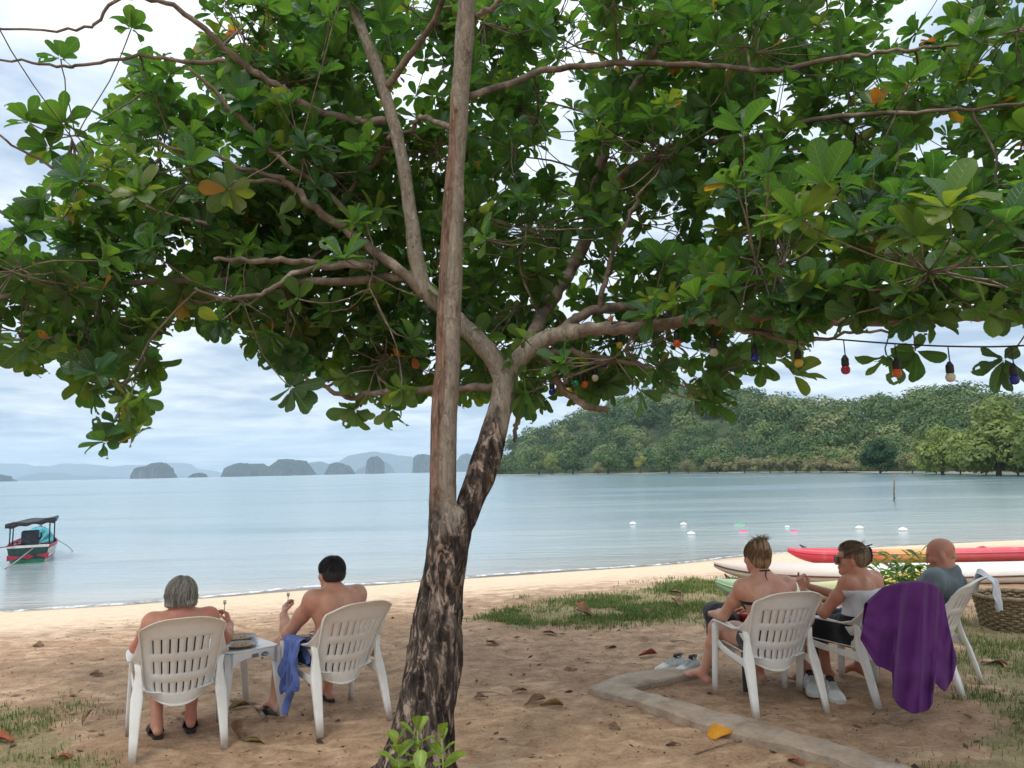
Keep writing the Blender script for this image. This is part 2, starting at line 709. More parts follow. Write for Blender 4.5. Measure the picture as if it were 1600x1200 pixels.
# ---- little wave breaking along the edge
t = NT('foam')
co = t.coord()
fn = t.noise(co, 3.2, 8, 0.75)
fa = t.math('MULTIPLY', t.attr('a'), t.rng(fn, 0.38, 0.60, 0, .85))
tr = t.node('ShaderNodeBsdfTransparent')
mx = t.node('ShaderNodeMixShader')
t.l.new(fa, mx.inputs[0])
t.l.new(tr.outputs[0], mx.inputs[1])
t.l.new(t.principled((0.86, 0.87, 0.85), 0.6, t.bump(fn, 0.6, 0.05)), mx.inputs[2])
M_FOAM = t.done(mx.outputs[0])
pts = []
for (a, b), (c, d) in zip(SHORE[2:-4], SHORE[3:-3]):
    L = math.hypot(c - a, d - b)
    for k in range(int(L / 0.12)):
        f = k * 0.12 / L
        pts.append((a + (c - a) * f, b + (d - b) * f))
pts = np.array(pts)
k = np.ones(15) / 15
sm = np.stack([np.convolve(np.pad(pts[:, i], 7, 'edge'), k, 'valid') for i in (0, 1)], 1)
tan = np.gradient(sm, axis=0)
tan /= np.linalg.norm(tan, axis=1)[:, None]
nrmv = np.stack([-tan[:, 1], tan[:, 0]], 1)
q = np.stack([sm[:, 0] * 0.5, sm[:, 1] * 0.5, np.zeros(len(sm))], 1)
off = (fbm(q, 71, 4) - 0.5) * 0.9
wid = 0.035 + 0.26 * fbm(q * 0.8, 75, 3) ** 2
rows = [(-0.2, 0.000, 0.15), (0.0, 0.012, .8), (0.45, 0.028, 1.0), (0.8, 0.016, .9), (1.6, 0.006, 0.25), (2.6, 0.004, 0.0)]
V, A = [], []
for f, h, a in rows:
    p = sm + nrmv * (off + 0.12 + f * wid)[:, None]
    V.append(np.column_stack([p, np.full(len(p), WATER_Z + 0.006 + h)]))
    A.append(np.full(len(p), a) * (1 - 0.55 * sstep(4, 14, p[:, 0])))
fo = obj('foam', np_mesh('foam', np.vstack(V), grid_faces(len(sm), len(rows)), M_FOAM, attrs={'a': np.concatenate(A)}), sea)

# ---- limestone islands and the far mountain line, built where they stand
t = NT('island_rock')
co = t.coord('Object')
geo = t.node('ShaderNodeNewGeometry')
slope = t.sep(geo.outputs['Normal'])[2]
rock = t.ramp(t.noise(t.mapping(co, (0.03, 0.03, 0.006)), 1.0, 8, 0.75), [(0.38, (0.035, 0.04, 0.04)), (0.7, (0.16, 0.145, 0.125))])
tre = t.ramp(t.noise(co, 0.06, 5, 0.7), [(0.3, (0.012, 0.022, 0.014)), (0.7, (0.040, 0.060, 0.030))])
M_ISLE = t.done(t.principled(t.mix(t.rng(t.math('ADD', slope, t.math('MULTIPLY', t.noise(co, 0.02, 4), 0.5)), 0.30, 0.62), rock, tre), 0.95, None, 0.1))


def island(label, d, outline, depth, seed, rough=0.5, base=None):
    d = d * 1.6
    """outline: the ridge as (px, py) seen from the beach, at distance d; the body has its own depth and rounded flanks"""
    pts = [P(px, py, d) for px, py in outline]
    xs = np.array([p.x for p in pts])
    hs = np.array([max(p.z - WATER_Z, 0.5) for p in pts])
    nx = 150
    X = np.linspace(xs[0], xs[-1], nx)
    H = np.interp(X, xs, hs)
    W = xs[-1] - xs[0]
    dep = depth * W
    v = np.linspace(-1, 1, 33)
    XX, VV = np.meshgrid(X, v)
    HH = np.tile(H, (len(v), 1))
    edge = np.clip((1 - np.abs((XX - xs.mean()) / (W / 2)) ** 6), 0, 1)
    n = fbm(np.stack([XX / W * 14, VV * 5, np.zeros_like(XX)], -1), seed, 4)
    prof = np.clip(1 - np.abs(VV) ** 3.2, 0, 1) ** 0.55
    Z = HH * prof * (1 - rough * 0.5 + rough * n) + 0 * edge
    c = np.abs(VV) < 0.12
    Z = np.where(c, HH * (0.95 + 0.07 * n), np.minimum(Z, HH))
    Z = np.where(np.abs(VV) > 0.985, -0.03 * HH, Z)
    Yc = d + VV * dep * (0.75 + 0.5 * n * (np.abs(VV) > 0.2)) * np.clip(0.25 + edge, 0, 1)
    me = np_mesh('island', np.stack([XX.ravel(), Yc.ravel(), (WATER_Z - 0.5 + Z).ravel()], 1), grid_faces(nx, len(v)), M_ISLE)
    o = obj('island', me)
    tag(o, label, kind='structure')
    return o


island('dark low limestone islet with two bumps left of the long island', 2600,
       [(208, 752), (210, 740), (212, 733), (220, 729), (231, 728), (238, 724), (246, 722), (257, 723), (263, 729), (266, 737), (272, 744), (274, 750)], 0.35, 5)
island('tiny dark islet right of the two bump islet', 2500, [(295, 750), (298, 744), (304, 740), (312, 738.5), (318, 740), (321, 746), (322, 749)], 0.5, 7)
island('long dark wooded island with cliff notch on the horizon', 2700,
       [(347, 748), (350, 738), (358, 729), (372, 724.5), (380, 723), (386, 727), (394, 725), (408, 724), (418, 729), (422, 731), (432, 723), (440, 718), (452, 717), (458, 719), (459, 724), (461, 718), (474, 720), (480, 730), (486, 739), (492, 744)], 0.3, 11)
island('small dark peaked island right of the long island', 3000, [(507, 742), (514, 733), (518, 725), (526, 722), (534, 724), (545, 728), (550, 735), (554, 741)], 0.45, 13)
island('tall sheer limestone stack standing before the blue mountain', 3000, [(572, 741), (574, 731), (575, 719), (581, 714), (589, 712.5), (596, 718), (599, 724), (601, 739)], 0.6, 17)
island('sheer limestone stack half hidden by the pale tree stem', 3200, [(646, 740), (648, 728), (648, 714), (654, 710), (664, 709.5), (676, 712), (688, 714), (694, 726), (698, 739)], 0.6, 19)
island('blunt blue headland between the two tree stems', 4300, [(704, 738), (712, 722), (722, 711), (731, 708.5), (742, 712), (756, 716), (774, 722), (788, 728), (800, 737)], 0.5, 23)
island('hazy blue mountain behind the sheer stacks', 7500,
       [(505, 741), (528, 726), (548, 713), (566, 709), (586, 705), (600, 707), (620, 711), (648, 714), (672, 716), (700, 722), (730, 737)], 0.3, 29, 0.25)
island('faint blue hill between long island and stack', 5600, [(470, 743), (480, 728), (487, 723), (500, 721), (512, 725), (520, 729), (530, 738), (560, 741)], 0.3, 31, 0.3)
island('faint blue hill behind the sheer stack', 5200, [(552, 741), (560, 733), (575, 727), (602, 721), (610, 727), (614, 736), (618, 740)], 0.3, 33, 0.3)
island('palest mountain line at the left horizon', 8800,
       [(-120, 756), (-60, 735), (-20, 730), (0, 728), (14, 724), (30, 725), (42, 732), (56, 736), (70, 730), (82, 727), (94, 733), (100, 728), (118, 724), (150, 727), (180, 730), (210, 727), (250, 726), (276, 723), (286, 724), (292, 735), (310, 733), (330, 737), (356, 746)], 0.15, 37, 0.25)
island('pale blue hill line under the left mountains', 6600, [(40, 755), (52, 743), (70, 738), (90, 739), (106, 744), (150, 744), (190, 747), (230, 745), (300, 744), (345, 747)], 0.15, 41, 0.3)
island('dark headland cut by the left edge of the frame', 2600, [(-90, 757), (-60, 735), (-20, 738), (0, 744), (5, 752), (7, 756)], 0.4, 43)

# ---- wooded hill on the right
SKYL = [(760, 735), (785, 715), (800, 690), (850, 668), (900, 652), (950, 636), (1000, 622), (1060, 610), (1100, 606), (1150, 613), (1200, 628), (1260, 640), (1300, 646), (1360, 642), (1400, 638), (1450, 630), (1500, 624), (1560, 630), (1600, 640), (1700, 640), (1800, 660), (1950, 715)]


def foot_d(px):
    return np.interp(px, [700, 800, 950, 1100, 1300, 1450, 1600, 1800, 2000], [470, 430, 350, 290, 215, 170, 135, 112, 100])


def hill_point(px, f):
    """f = 0 at the waterside, 1 on the ridge, then down the back"""
    d0 = foot_d(px)
    d1 = d0 * 1.75 + 40
    ridge_py = np.interp(px, [a for a, _ in SKYL], [b for _, b in SKYL]) + 10
    d = d0 + (d1 - d0) * f
    top = np.array([P(float(a), float(b), float(c)).z for a, b, c in zip(px, ridge_py, d1)])
    g = np.where(f <= 1, sstep(0.02, 1.05, f) * 0.7 + 0.3 * np.clip(f, 0, 1) ** 0.9, np.clip(1 - (f - 1) * 0.9, 0, 1))
    z = -1.0 + (top + 1.0) * g
    x = np.array([ray(float(a), 735.0).x for a in px]) * d
    return np.stack([x, d, z], -1)


M_HILL = simple('hill_soil', (0.05, 0.07, 0.03), 0.95, 0.3, 0.08, spec=0.1)
pxs = np.linspace(740, 2000, 120)
fs = np.linspace(-0.04, 2.0, 50)
PX, FF = np.meshgrid(pxs, fs)
HV = hill_point(PX.ravel(), FF.ravel())
HV[:, 2] += np.where(FF.ravel() < 0, -1.0, 0) - 1.2
tag(obj('hill', np_mesh('hill', HV, grid_faces(len(pxs), len(fs)), M_HILL)), 'wooded green hill across the bay on the right', kind='structure')


# foliage material shared by all far trees
def leafmat(name, stops, transl=0.35, rough=0.55, spec=0.3):
    t = NT(name)
    c = t.ramp(t.attr('rnd'), stops)
    n = t.noise(t.coord('Object'), 0.35, 3)
    c = t.mix(t.rng(n, 0.35, 0.65, 0, 0.35), c, tuple(0.6 * x for x in stops[0][1]))
    p = t.principled(c, rough, None, spec)
    tl = t.node('ShaderNodeBsdfTranslucent')
    t.l.new(t.mix(1.0, c, (1.25, 1.2, 0.6), 'MULTIPLY'), tl.inputs[0])
    m = t.node('ShaderNodeMixShader')
    m.inputs[0].default_value = transl
    t.l.new(p, m.inputs[1])
    t.l.new(tl.outputs[0], m.inputs[2])
    return t.done(m.outputs[0])


FGREEN = [(0.0, (0.022, 0.060, 0.018)), (0.3, (0.062, 0.125, 0.032)), (0.6, (0.115, 0.185, 0.050)), (0.85, (0.20, 0.25, 0.085)), (1.0, (0.31, 0.29, 0.14))]
M_FOREST = leafmat('forest_leaves', FGREEN, 0.2)
M_FARTRUNK = simple('far_bark', (0.16, 0.12, 0.09), 0.9, 0.2, 3)


def leaf_cloud(centers, radii, n_per, leaf, rng, tone, flat=0.8):
    """leaf-sized faces spread through lumpy crowns; centers (m,3), radii (m,), tone (m,)"""
    m = len(centers)
    idx = np.repeat(np.arange(m), n_per)
    n = len(idx)
    u = rng.normal(size=(n, 3))
    u /= np.linalg.norm(u, axis=1)[:, None]
    u[:, 2] = np.abs(u[:, 2]) * np.where(rng.random(n) < 0.8, 1, -0.6)
    r = radii[idx] * (0.55 + 0.45 * rng.random(n) ** 0.5)
    lump = 0.72 + 0.5 * vnoise(u * 2.1 + idx[:, None] * 7.3, 5)
    r = r * lump
    c = centers[idx] + u * r[:, None] * np.array([1, 1, flat])
    nv = u * 1.5 + rng.normal(size=(n, 3)) * 0.55 + np.array([0, 0, 0.35])
    nv /= np.linalg.norm(nv, axis=1)[:, None]
    a = np.cross(nv, rng.normal(size=(n, 3)))
    a /= np.linalg.norm(a, axis=1)[:, None]
    b = np.cross(nv, a)
    lf = (leaf if np.ndim(leaf) == 0 else leaf[idx]) * (0.6 + 0.8 * rng.random(n))
    a *= lf[:, None]
    b *= (lf * 0.55)[:, None]
    V = np.stack([c - a, c - b * 0.9, c + a, c + b * 0.9], 1).reshape(-1, 3)
    Fq = np.arange(n * 4).reshape(-1, 4)
    rnd = np.clip(tone[idx] + (rng.random(n) - 0.5) * 0.34, 0, 1)
    return V, Fq, np.repeat(rnd, 4)


rng = np.random.default_rng(41)
NC = 820
cpx = rng.uniform(770, 1960, NC)
cf = rng.uniform(0.03, 1.06, NC) ** 0.9
cc = hill_point(cpx, cf)
dist = np.hypot(cc[:, 0], cc[:, 1])
rad = (3.6 + 4.6 * rng.random(NC) ** 1.5) * np.clip(dist / 330, 0.62, 1.35)
cc[:, 2] += rad * 0.45
tone = np.clip(0.10 + 0.72 * rng.random(NC) ** 1.2 + 0.12 * (cpx > 1200), 0, 0.88)
V, Fq, rn = leaf_cloud(cc, rad, 420, np.clip(rad * 0.095, 0.3, 0.9), rng, tone, 0.85)
tag(obj('hill_forest', np_mesh('hill_forest', V, Fq, M_FOREST, smooth=False, attrs={'rnd': rn})), 'dense green forest covering the hill', kind='stuff')


def far_tree(label, px, py_top, width_px, d, tone, seed, kind='tree', mat=None, py_base=None, flat=1.0, grp=None, nleaf=1500, leaf=None):
    rng = np.random.default_rng(seed)
    base = P(px, 735, d)
    base.z = WATER_Z + 0.25
    top = P(px, py_top, d).z
    H = top - base.z
    W = width_px / FPX * d * 0.5
    root = empty('shrub' if kind == 'shrub' else ('palm_tree' if kind == 'palm' else 'tree'), base)
    tag(root, label, kind if kind != 'palm' else 'palm tree', grp)
    tb = MB()
    th = H * (0.62 if kind == 'tree' else 0.4)
    if kind == 'palm':
        th = H * 0.86
        tb.tube([(0, 0, -0.3), (0.05 * H, 0, th * 0.5), (0.06 * H, 0, th)], [0.022 * H, 0.016 * H, 0.013 * H], 7)
    else:
        tb.tube([(0, 0, -0.3), (0.05 * W, 0, th * 0.5), (0.1 * W, 0.1 * W, th)], [0.035 * H, 0.026 * H, 0.012 * H], 7)
        for k in range(6):
            a = k * 1.05 + seed
            z0 = th * (0.3 + 0.1 * k)
            tb.tube([(0.05 * W, 0, z0), (math.cos(a) * W * 0.35, math.sin(a) * W * 0.35, z0 + H * 0.15), (math.cos(a) * W * 0.65, math.sin(a) * W * 0.65, z0 + H * 0.24)], [0.014 * H, 0.010 * H, 0.004 * H], 5)
    tb.build('trunk', M_FARTRUNK, root)
    if kind == 'palm':
        V, Fq, rn = [], [], []
        nb = 0
        for k in range(18):
            a, e = rng.uniform(0, 6.28), rng.uniform(-0.25, 1.1)
            L = W * rng.uniform(0.8, 1.15)
            dirh = np.array([math.cos(a), math.sin(a), 0])
            side = np.array([-dirh[1], dirh[0], 0])
            pts = [np.array([0.06 * H, 0, th]) + dirh * L * s * math.cos(e) + np.array([0, 0, L * (s * math.sin(e) - 0.75 * s * s)]) for s in np.linspace(0, 1, 7)]
            for i in range(6):
                for q in (-1, 1):
                    for j in range(2):
                        p0 = pts[i] + (pts[i + 1] - pts[i]) * (j * 0.5)
                        tip = p0 + side * q * L * 0.24 * (1 - 0.6 * i / 6) + np.array([0, 0, -0.12 * L]) + dirh * 0.1 * L
                        w = (pts[i + 1] - pts[i]) * 0.3
                        V += [p0, p0 + w, tip, p0 - np.array([0, 0, 0.01])]
                        Fq.append([nb, nb + 1, nb + 2, nb + 3])
                        nb += 4
                        rn += [np.clip(tone + rng.uniform(-.15, .15), 0, 1)] * 4
        obj('crown', np_mesh('crown', np.array(V), np.array(Fq), mat or M_FOREST, False, {'rnd': np.array(rn)}), root)
        return root
    m = 16 if kind == 'tree' else 12
    nleaf = int(nleaf * 1.5)
    cen, ra = [], []
    for k in range(m):
        a, rr = k * 2.4, W * 0.62 * math.sqrt((k + 0.3) / m)
        zz = H * rng.uniform(0.14, 0.78 - 0.4 * rr / W)
        cen.append((math.cos(a) * rr, math.sin(a) * rr, zz))
        ra.append(min(W, H * 0.75) * rng.uniform(0.30, 0.46))
    cen, ra = np.array(cen), np.array(ra)
    cen[0] = (0, 0, H - ra[0] * 0.95)
    V, Fq, rn = leaf_cloud(cen, ra, max(30, nleaf // m), leaf or max(0.14, W * 0.055), rng, np.clip(tone + rng.uniform(-.13, .13, m), 0, 1), flat)
    V[:, 2] = np.maximum(V[:, 2], 0.05)
    obj('crown', np_mesh('crown', V, Fq, mat or M_FOREST, False, {'rnd': rn}), root)
    return root


M_YG = leafmat('yellow_green_leaves', [(0.0, (0.10, 0.155, 0.04)), (0.4, (0.22, 0.29, 0.075)), (0.75, (0.35, 0.40, 0.12)), (1.0, (0.55, 0.48, 0.14))])
M_OLIVE = leafmat('olive_scrub', [(0.0, (0.13, 0.14, 0.06)), (0.5, (0.24, 0.235, 0.11)), (1.0, (0.36, 0.32, 0.17))])
M_MANG = leafmat('mangrove_leaves', [(0.0, (0.012, 0.045, 0.016)), (0.5, (0.028, 0.085, 0.028)), (1.0, (0.055, 0.13, 0.045))])

far_tree('tall grey green tree at the left foot of the hill', 842, 692, 62, 400, 0.62, 101)
far_tree('yellow green round tree at the left foot of the hill', 862, 706, 34, 385, 0.6, 102, mat=M_YG)
far_tree('dark green tree beside the yellow green round tree', 895, 700, 56, 375, 0.30, 103)
far_tree('broad pale crowned tree in the middle of the shoreline', 950, 694, 66, 345, 0.58, 104)
far_tree('slender pale tree rising above its neighbours at the shoreline', 1000, 692, 26, 330, 0.75, 105, mat=M_YG)
far_tree('wide mid green tree left of the olive scrub', 1045, 684, 60, 305, 0.5, 106)
far_tree('bushy olive shrub at the water left of the wide mid green tree', 935, 722, 30, 338, 0.7, 107, 'shrub', M_OLIVE)
far_tree('round olive brown bush on the far shore', 1075, 717, 36, 282, 0.5, 108, 'shrub', M_OLIVE)
far_tree('dark shaggy tree behind the round olive bush', 1102, 700, 40, 290, 0.35, 109)
OL = [w + ' bush in the row of six olive scrub bushes at the waterline' for w in ('leftmost', 'second from left', 'third from left', 'third from right', 'second from right', 'rightmost')]
PL = [w + ' of the four grey green shaggy palms at the hill foot' for w in ('leftmost', 'second from left', 'third from left', 'rightmost')]
for i, (px, top, w, dd) in enumerate(((1120, 714, 66, 268), (1163, 711, 76, 254), (1203, 712, 76, 240), (1243, 711, 76, 226), (1282, 712, 76, 213), (1322, 711, 66, 202))):
    far_tree(OL[i], px, top, w, dd, 0.45 + 0.12 * (i % 3), 120 + i, 'shrub', M_OLIVE, grp='olive scrub along the far shore')
far_tree('dark green dome shaped mangrove standing in the water', 1375, 684, 72, 176, 0.4, 131, 'shrub', M_MANG, nleaf=3400, flat=1.05)
far_tree('olive brown bush right of the dark mangrove', 1425, 706, 60, 165, 0.55, 132, 'shrub', M_OLIVE)
far_tree('yellow green spreading tree right of the mangrove', 1472, 664, 100, 140, 0.55, 133, mat=M_YG, nleaf=3600)
far_tree('tall bright green tree nearest the right edge', 1560, 622, 150, 120, 0.5, 134, mat=M_YG, nleaf=5200)
far_tree('bushy bright green tree cut by the right edge', 1640, 634, 150, 112, 0.4, 135, mat=M_YG, nleaf=5200)
for i, (px, top, w, dd, tn) in enumerate(((1160, 668, 28, 320, 0.8), (1182, 672, 26, 300, 0.7), (1232, 682, 28, 285, 0.8), (1265, 676, 28, 300, 0.75))):
    far_tree(PL[i], px, top, w, dd, tn, 140 + i, 'palm', grp='palms at the foot of the hill')

for px, top, w, dd, tn, lab, mt in ((1462, 712, 60, 150, .4, 'low yellow green bush under the spreading tree right of the mangrove', M_YG), (1500, 706, 60, 142, .6, 'olive bush between the spreading tree and the tall bright tree', M_OLIVE),
                                   (1540, 702, 74, 130, .45, 'leafy bush hiding the foot of the tall bright tree', M_YG), (1590, 700, 80, 122, .35, 'leafy bush at the waterline near the right edge', M_YG), (1645, 700, 80, 114, .4, 'bush at the waterline cut by the right edge', M_YG)):
    far_tree(lab, px, top, w, dd, tn, int(px), 'shrub', mt, nleaf=1800)

# far sandbank under the trees
M_PALE = simple('pale_sand', (0.26, 0.22, 0.16), 0.95, 0.35, 0.05)
bk = MB()
NB = 60
for i in range(NB + 1):
    px = 760 + (1980 - 760) * i / NB
    d0 = float(foot_d(px))
    for k, (dd, z) in enumerate(((0.962, -0.12), (0.972, 0.03 + 0.05 * math.sin(i * 1.7)), (1.0, 0.16), (1.05, 0.2))):
        p = P(px, 735, d0 * dd)
        bk.v.append((p.x, p.y, WATER_Z + z))
bk.f = [(i * 4 + k, (i + 1) * 4 + k, (i + 1) * 4 + k + 1, i * 4 + k + 1) for i in range(NB) for k in range(3)]
tag(bk.build('far_shore', M_PALE), 'thin strip of pale sand at the foot of the hill', kind='structure')

# ---- the air
t = NT('haze_air')
vol = t.node('ShaderNodeVolumePrincipled')
vol.inputs['Color'].default_value = (0.72, 0.86, 1.0, 1)
vol.inputs['Density'].default_value = 0.000095
vol.inputs['Anisotropy'].default_value = 0.0
t.l.new(vol.outputs[0], t.out.inputs['Volume'])
hz = MB().box((0, 0, 345), (16500, 16500, 355)).build('haze', t.m, smooth=False)
tag(hz, 'pale blue sea haze in the air', kind='stuff')
print('T setting', time.time() - T0)
# ================================================================== SOLID SHAPES FROM DISTANCE FIELDS (bodies, trunk)
class SDF:
    def __init__(self, lo, hi, h):
        self.lo, self.h = np.array(lo, float), h
        self.n = np.ceil((np.array(hi) - self.lo) / h).astype(int) + 1
        self.D = np.full(self.n, 1.0, np.float32)
        self.ax = [self.lo[i] + h * np.arange(self.n[i]) for i in range(3)]

    def _sub(self, mn, mx):
        a = np.clip(np.floor((mn - self.lo) / self.h).astype(int), 0, self.n)
        b = np.clip(np.ceil((mx - self.lo) / self.h).astype(int) + 1, 0, self.n)
        if np.any(b <= a):
            return None
        sl = tuple(slice(a[i], b[i]) for i in range(3))
        X = np.stack(np.meshgrid(*[self.ax[i][sl[i]] for i in range(3)], indexing='ij'), -1).astype(np.float32)
        return sl, X

    def _put(self, sl, d, k, op):
        A = self.D[sl]
        if op == 'sub':
            d = -d
            if k > 0:
                h = np.maximum(k - np.abs(A - d), 0) / k
                self.D[sl] = np.maximum(A, d) + h * h * k * 0.25
            else:
                self.D[sl] = np.maximum(A, d)
        elif k > 0:
            h = np.maximum(k - np.abs(A - d), 0) / k
            self.D[sl] = np.minimum(A, d) - h * h * k * 0.25
        else:
            self.D[sl] = np.minimum(A, d)

    def cone(self, a, b, ra, rb, k=0.02, op='add', grow=0.0):
        a, b = np.array(a, np.float32), np.array(b, np.float32)
        ra, rb = ra + grow, rb + grow
        m = max(ra, rb) + k + 4 * self.h
        r = self._sub(np.minimum(a, b) - m, np.maximum(a, b) + m)
        if r is None: return
        sl, X = r
        ba = b - a
        L = float(ba @ ba) + 1e-12
        t = np.clip(((X - a) @ ba) / L, 0, 1)
        d = np.linalg.norm(X - a - t[..., None] * ba, axis=-1) - (ra + t * (rb - ra))
        self._put(sl, d, k, op)

    def ell(self, c, r, rot=None, k=0.02, op='add', grow=0.0):
        c, r = np.array(c, np.float32), np.array(r, np.float32) + grow
        m = float(r.max()) + k + 4 * self.h
        q = self._sub(c - m, c + m)
        if q is None: return
        sl, X = q
        Y = X - c
        if rot is not None:
            Y = Y @ np.array(rot, np.float32)      # columns of rot are the local axes
        k0 = np.linalg.norm(Y / r, axis=-1)
        k1 = np.linalg.norm(Y / (r * r), axis=-1) + 1e-9
        d = k0 * (k0 - 1) / k1
        d = np.where(k0 < 0.05, -float(r.min()), d)
        self._put(sl, d, k, op)

    def points(self):
        return np.stack(np.meshgrid(*self.ax, indexing='ij'), -1)

    def mesh_arrays(self, iso=0.0):
        D = self.D - iso
        s = D < 0
        n = self.n - 1
        cnt = np.zeros(n, np.int8)
        for dx in (0, 1):
            for dy in (0, 1):
                for dz in (0, 1):
                    cnt += s[dx:dx + n[0], dy:dy + n[1], dz:dz + n[2]]
        act = np.argwhere((cnt > 0) & (cnt < 8))
        idx = np.full(n, -1, np.int64)
        idx[act[:, 0], act[:, 1], act[:, 2]] = np.arange(len(act))
        cor = [(dx, dy, dz) for dx in (0, 1) for dy in (0, 1) for dz in (0, 1)]
        val = np.stack([D[act[:, 0] + c[0], act[:, 1] + c[1], act[:, 2] + c[2]] for c in cor], 1)
        C = np.array(cor, float)
        acc, num = np.zeros((len(act), 3)), np.zeros(len(act))
        for i in range(8):
            for j in range(i + 1, 8):
                if abs(C[i] - C[j]).sum() != 1: continue
                vi, vj = val[:, i], val[:, j]
                m = (vi < 0) != (vj < 0)
                tt = np.where(m, vi / np.where(m, vi - vj, 1), 0)
                acc += np.where(m[:, None], C[i] + tt[:, None] * (C[j] - C[i]), 0)
                num += m
        V = self.lo + (act + acc / num[:, None]) * self.h
        quads = []
        for axx in range(3):
            u, v = (axx + 1) % 3, (axx + 2) % 3
            sl0, sl1 = [slice(None)] * 3, [slice(None)] * 3
            sl0[axx], sl1[axx] = slice(0, -1), slice(1, None)
            s0, s1 = s[tuple(sl0)], s[tuple(sl1)]
            e = np.argwhere(s0 != s1)
            ok = (e[:, u] > 0) & (e[:, v] > 0) & (e[:, u] < n[u]) & (e[:, v] < n[v])
            e = e[ok]
            if not len(e): continue
            flip = s0[e[:, 0], e[:, 1], e[:, 2]]
            q = []
            for du, dv in ((0, 0), (1, 0), (1, 1), (0, 1)):
                c = e.copy()
                c[:, u] -= 1 - du
                c[:, v] -= 1 - dv
                q.append(idx[c[:, 0], c[:, 1], c[:, 2]])
            q = np.stack(q, 1)
            q[~flip] = q[~flip][:, ::-1]
            quads.append(q)
        Q = np.vstack(quads)
        Q = Q[(Q >= 0).all(1)]
        return V, Q


def rotm(yaw=0.0, pitch=0.0, roll=0.0):
    """columns right, forward, up; yaw to the left, pitch nods the head down when negative"""
    return np.array(Matrix.Rotation(yaw, 3, 'Z') @ Matrix.Rotation(pitch, 3, 'X') @ Matrix.Rotation(roll, 3, 'Y'))


# ------------------------------------------------------------------ skin, hair, cloth
def skin(name, col, red):
    t = NT(name)
    c = t.coord()
    n = t.noise(c, 5, 4)
    f = t.noise(c, 120, 3)
    m2 = t.noise(c, 22, 5, .7)
    cc = t.mix(t.rng(n, 0.35, 0.68), col, red)
    cc = t.mix(t.rng(m2, .5, .72, 0, .35), cc, tuple(x * .62 for x in red))
    cc = t.mix(t.rng(t.noise(c, 160, 2), .66, .72, 0, .5), cc, (0.17, 0.075, 0.045))
    cc = t.mix(t.rng(f, 0.55, 0.75, 0, 0.25), cc, tuple(x * 0.72 for x in col))
    return t.done(t.principled(cc, t.rng(n, 0.3, 0.7, 0.42, 0.58), t.bump(f, 0.12, 0.004), 0.45,
                               **{'Subsurface Weight': 0.10, 'Subsurface Radius': (0.02, 0.008, 0.004), 'Subsurface Scale': 0.5}))


def hairmat(name, dark, light, rough=0.5):
    t = NT(name)
    c = t.ramp(t.attr('rnd'), [(0.0, dark), (1.0, light)])
    return t.done(t.principled(c, rough, None, 0.4))


def cloth(name, col, rough=0.9, weave=420, var=0.15, sheen=0.2):
    t = NT(name)
    c = t.coord()
    n = t.noise(c, 9, 4)
    w = t.noise(c, weave, 2)
    cc = t.mix(t.rng(n, 0.3, 0.7), tuple(x * (1 - var) for x in col), tuple(min(1, x * (1 + var)) for x in col))
    cc = t.mix(t.rng(w, 0.4, 0.65, 0, 0.25), cc, tuple(x * 0.7 for x in col))
    return t.done(t.principled(cc, rough, t.bump(w, 0.35, 0.003), 0.2, **{'Sheen Weight': sheen}))


def head_prims(hp, HR, nk, s=1.0, slim=1.0):
    """primitives of head and neck; hp head centre, HR axes, nk neck base"""
    hp = np.array(hp, float)

    def w(x, y, z): return hp + HR @ (np.array((x, y, z)) * s)
    pr = [('head', 'ell', w(0, -.014, .030), np.array((.077, .096, .086)) * s, HR, .02),
          ('head', 'ell', w(0, .030, -.032), np.array((.061 * slim, .060, .082)) * s, HR, .035)]
    for q in (-1, 1):
        pr.append(('head', 'cone', w(q * .050 * slim, -.004, -.050), w(q * .014, .066, -.096), .024 * s, .019 * s, .03))
        pr.append(('head', 'ell', w(q * .044 * slim, .058, -.022), np.array((.022, .018, .018)) * s, HR, .025))
        pr.append(('ear', 'ell', w(q * .079, -.012, -.008), np.array((.009, .019, .033)) * s, HR @ rotm(q * -.35, .15), .008))
        pr.append(('ear', 'ell', w(q * .080, -.005, -.033), np.array((.007, .010, .012)) * s, HR, .006))
    pr += [('head', 'cone', w(0, .086, .012), w(0, .106, -.026), .008 * s, .0125 * s, .012),
           ('head', 'ell', w(0, .096, -.031), np.array((.017, .012, .009)) * s, HR, .008),
           ('head', 'cone', w(-.032, .080, .026), w(.032, .080, .026), .012 * s, .012 * s, .016),
           ('head', 'ell', w(0, .090, -.056), np.array((.024, .010, .0065)) * s, HR, .006),
           ('head', 'ell', w(0, .089, -.067), np.array((.021, .010, .007)) * s, HR, .006),
           ('head', 'ell', w(0, .080, -.097), np.array((.020, .016, .016)) * s, HR, .016),
           ('head', 'sub', w(-.031, .098, .004), w(-.031, .098, .004), .013 * s, .013 * s, .014),
           ('head', 'sub', w(.031, .098, .004), w(.031, .098, .004), .013 * s, .013 * s, .014),
           ('neck', 'cone', w(0, -.022, -.045), nk, .052 * s, .060 * s, .035)]
    return pr


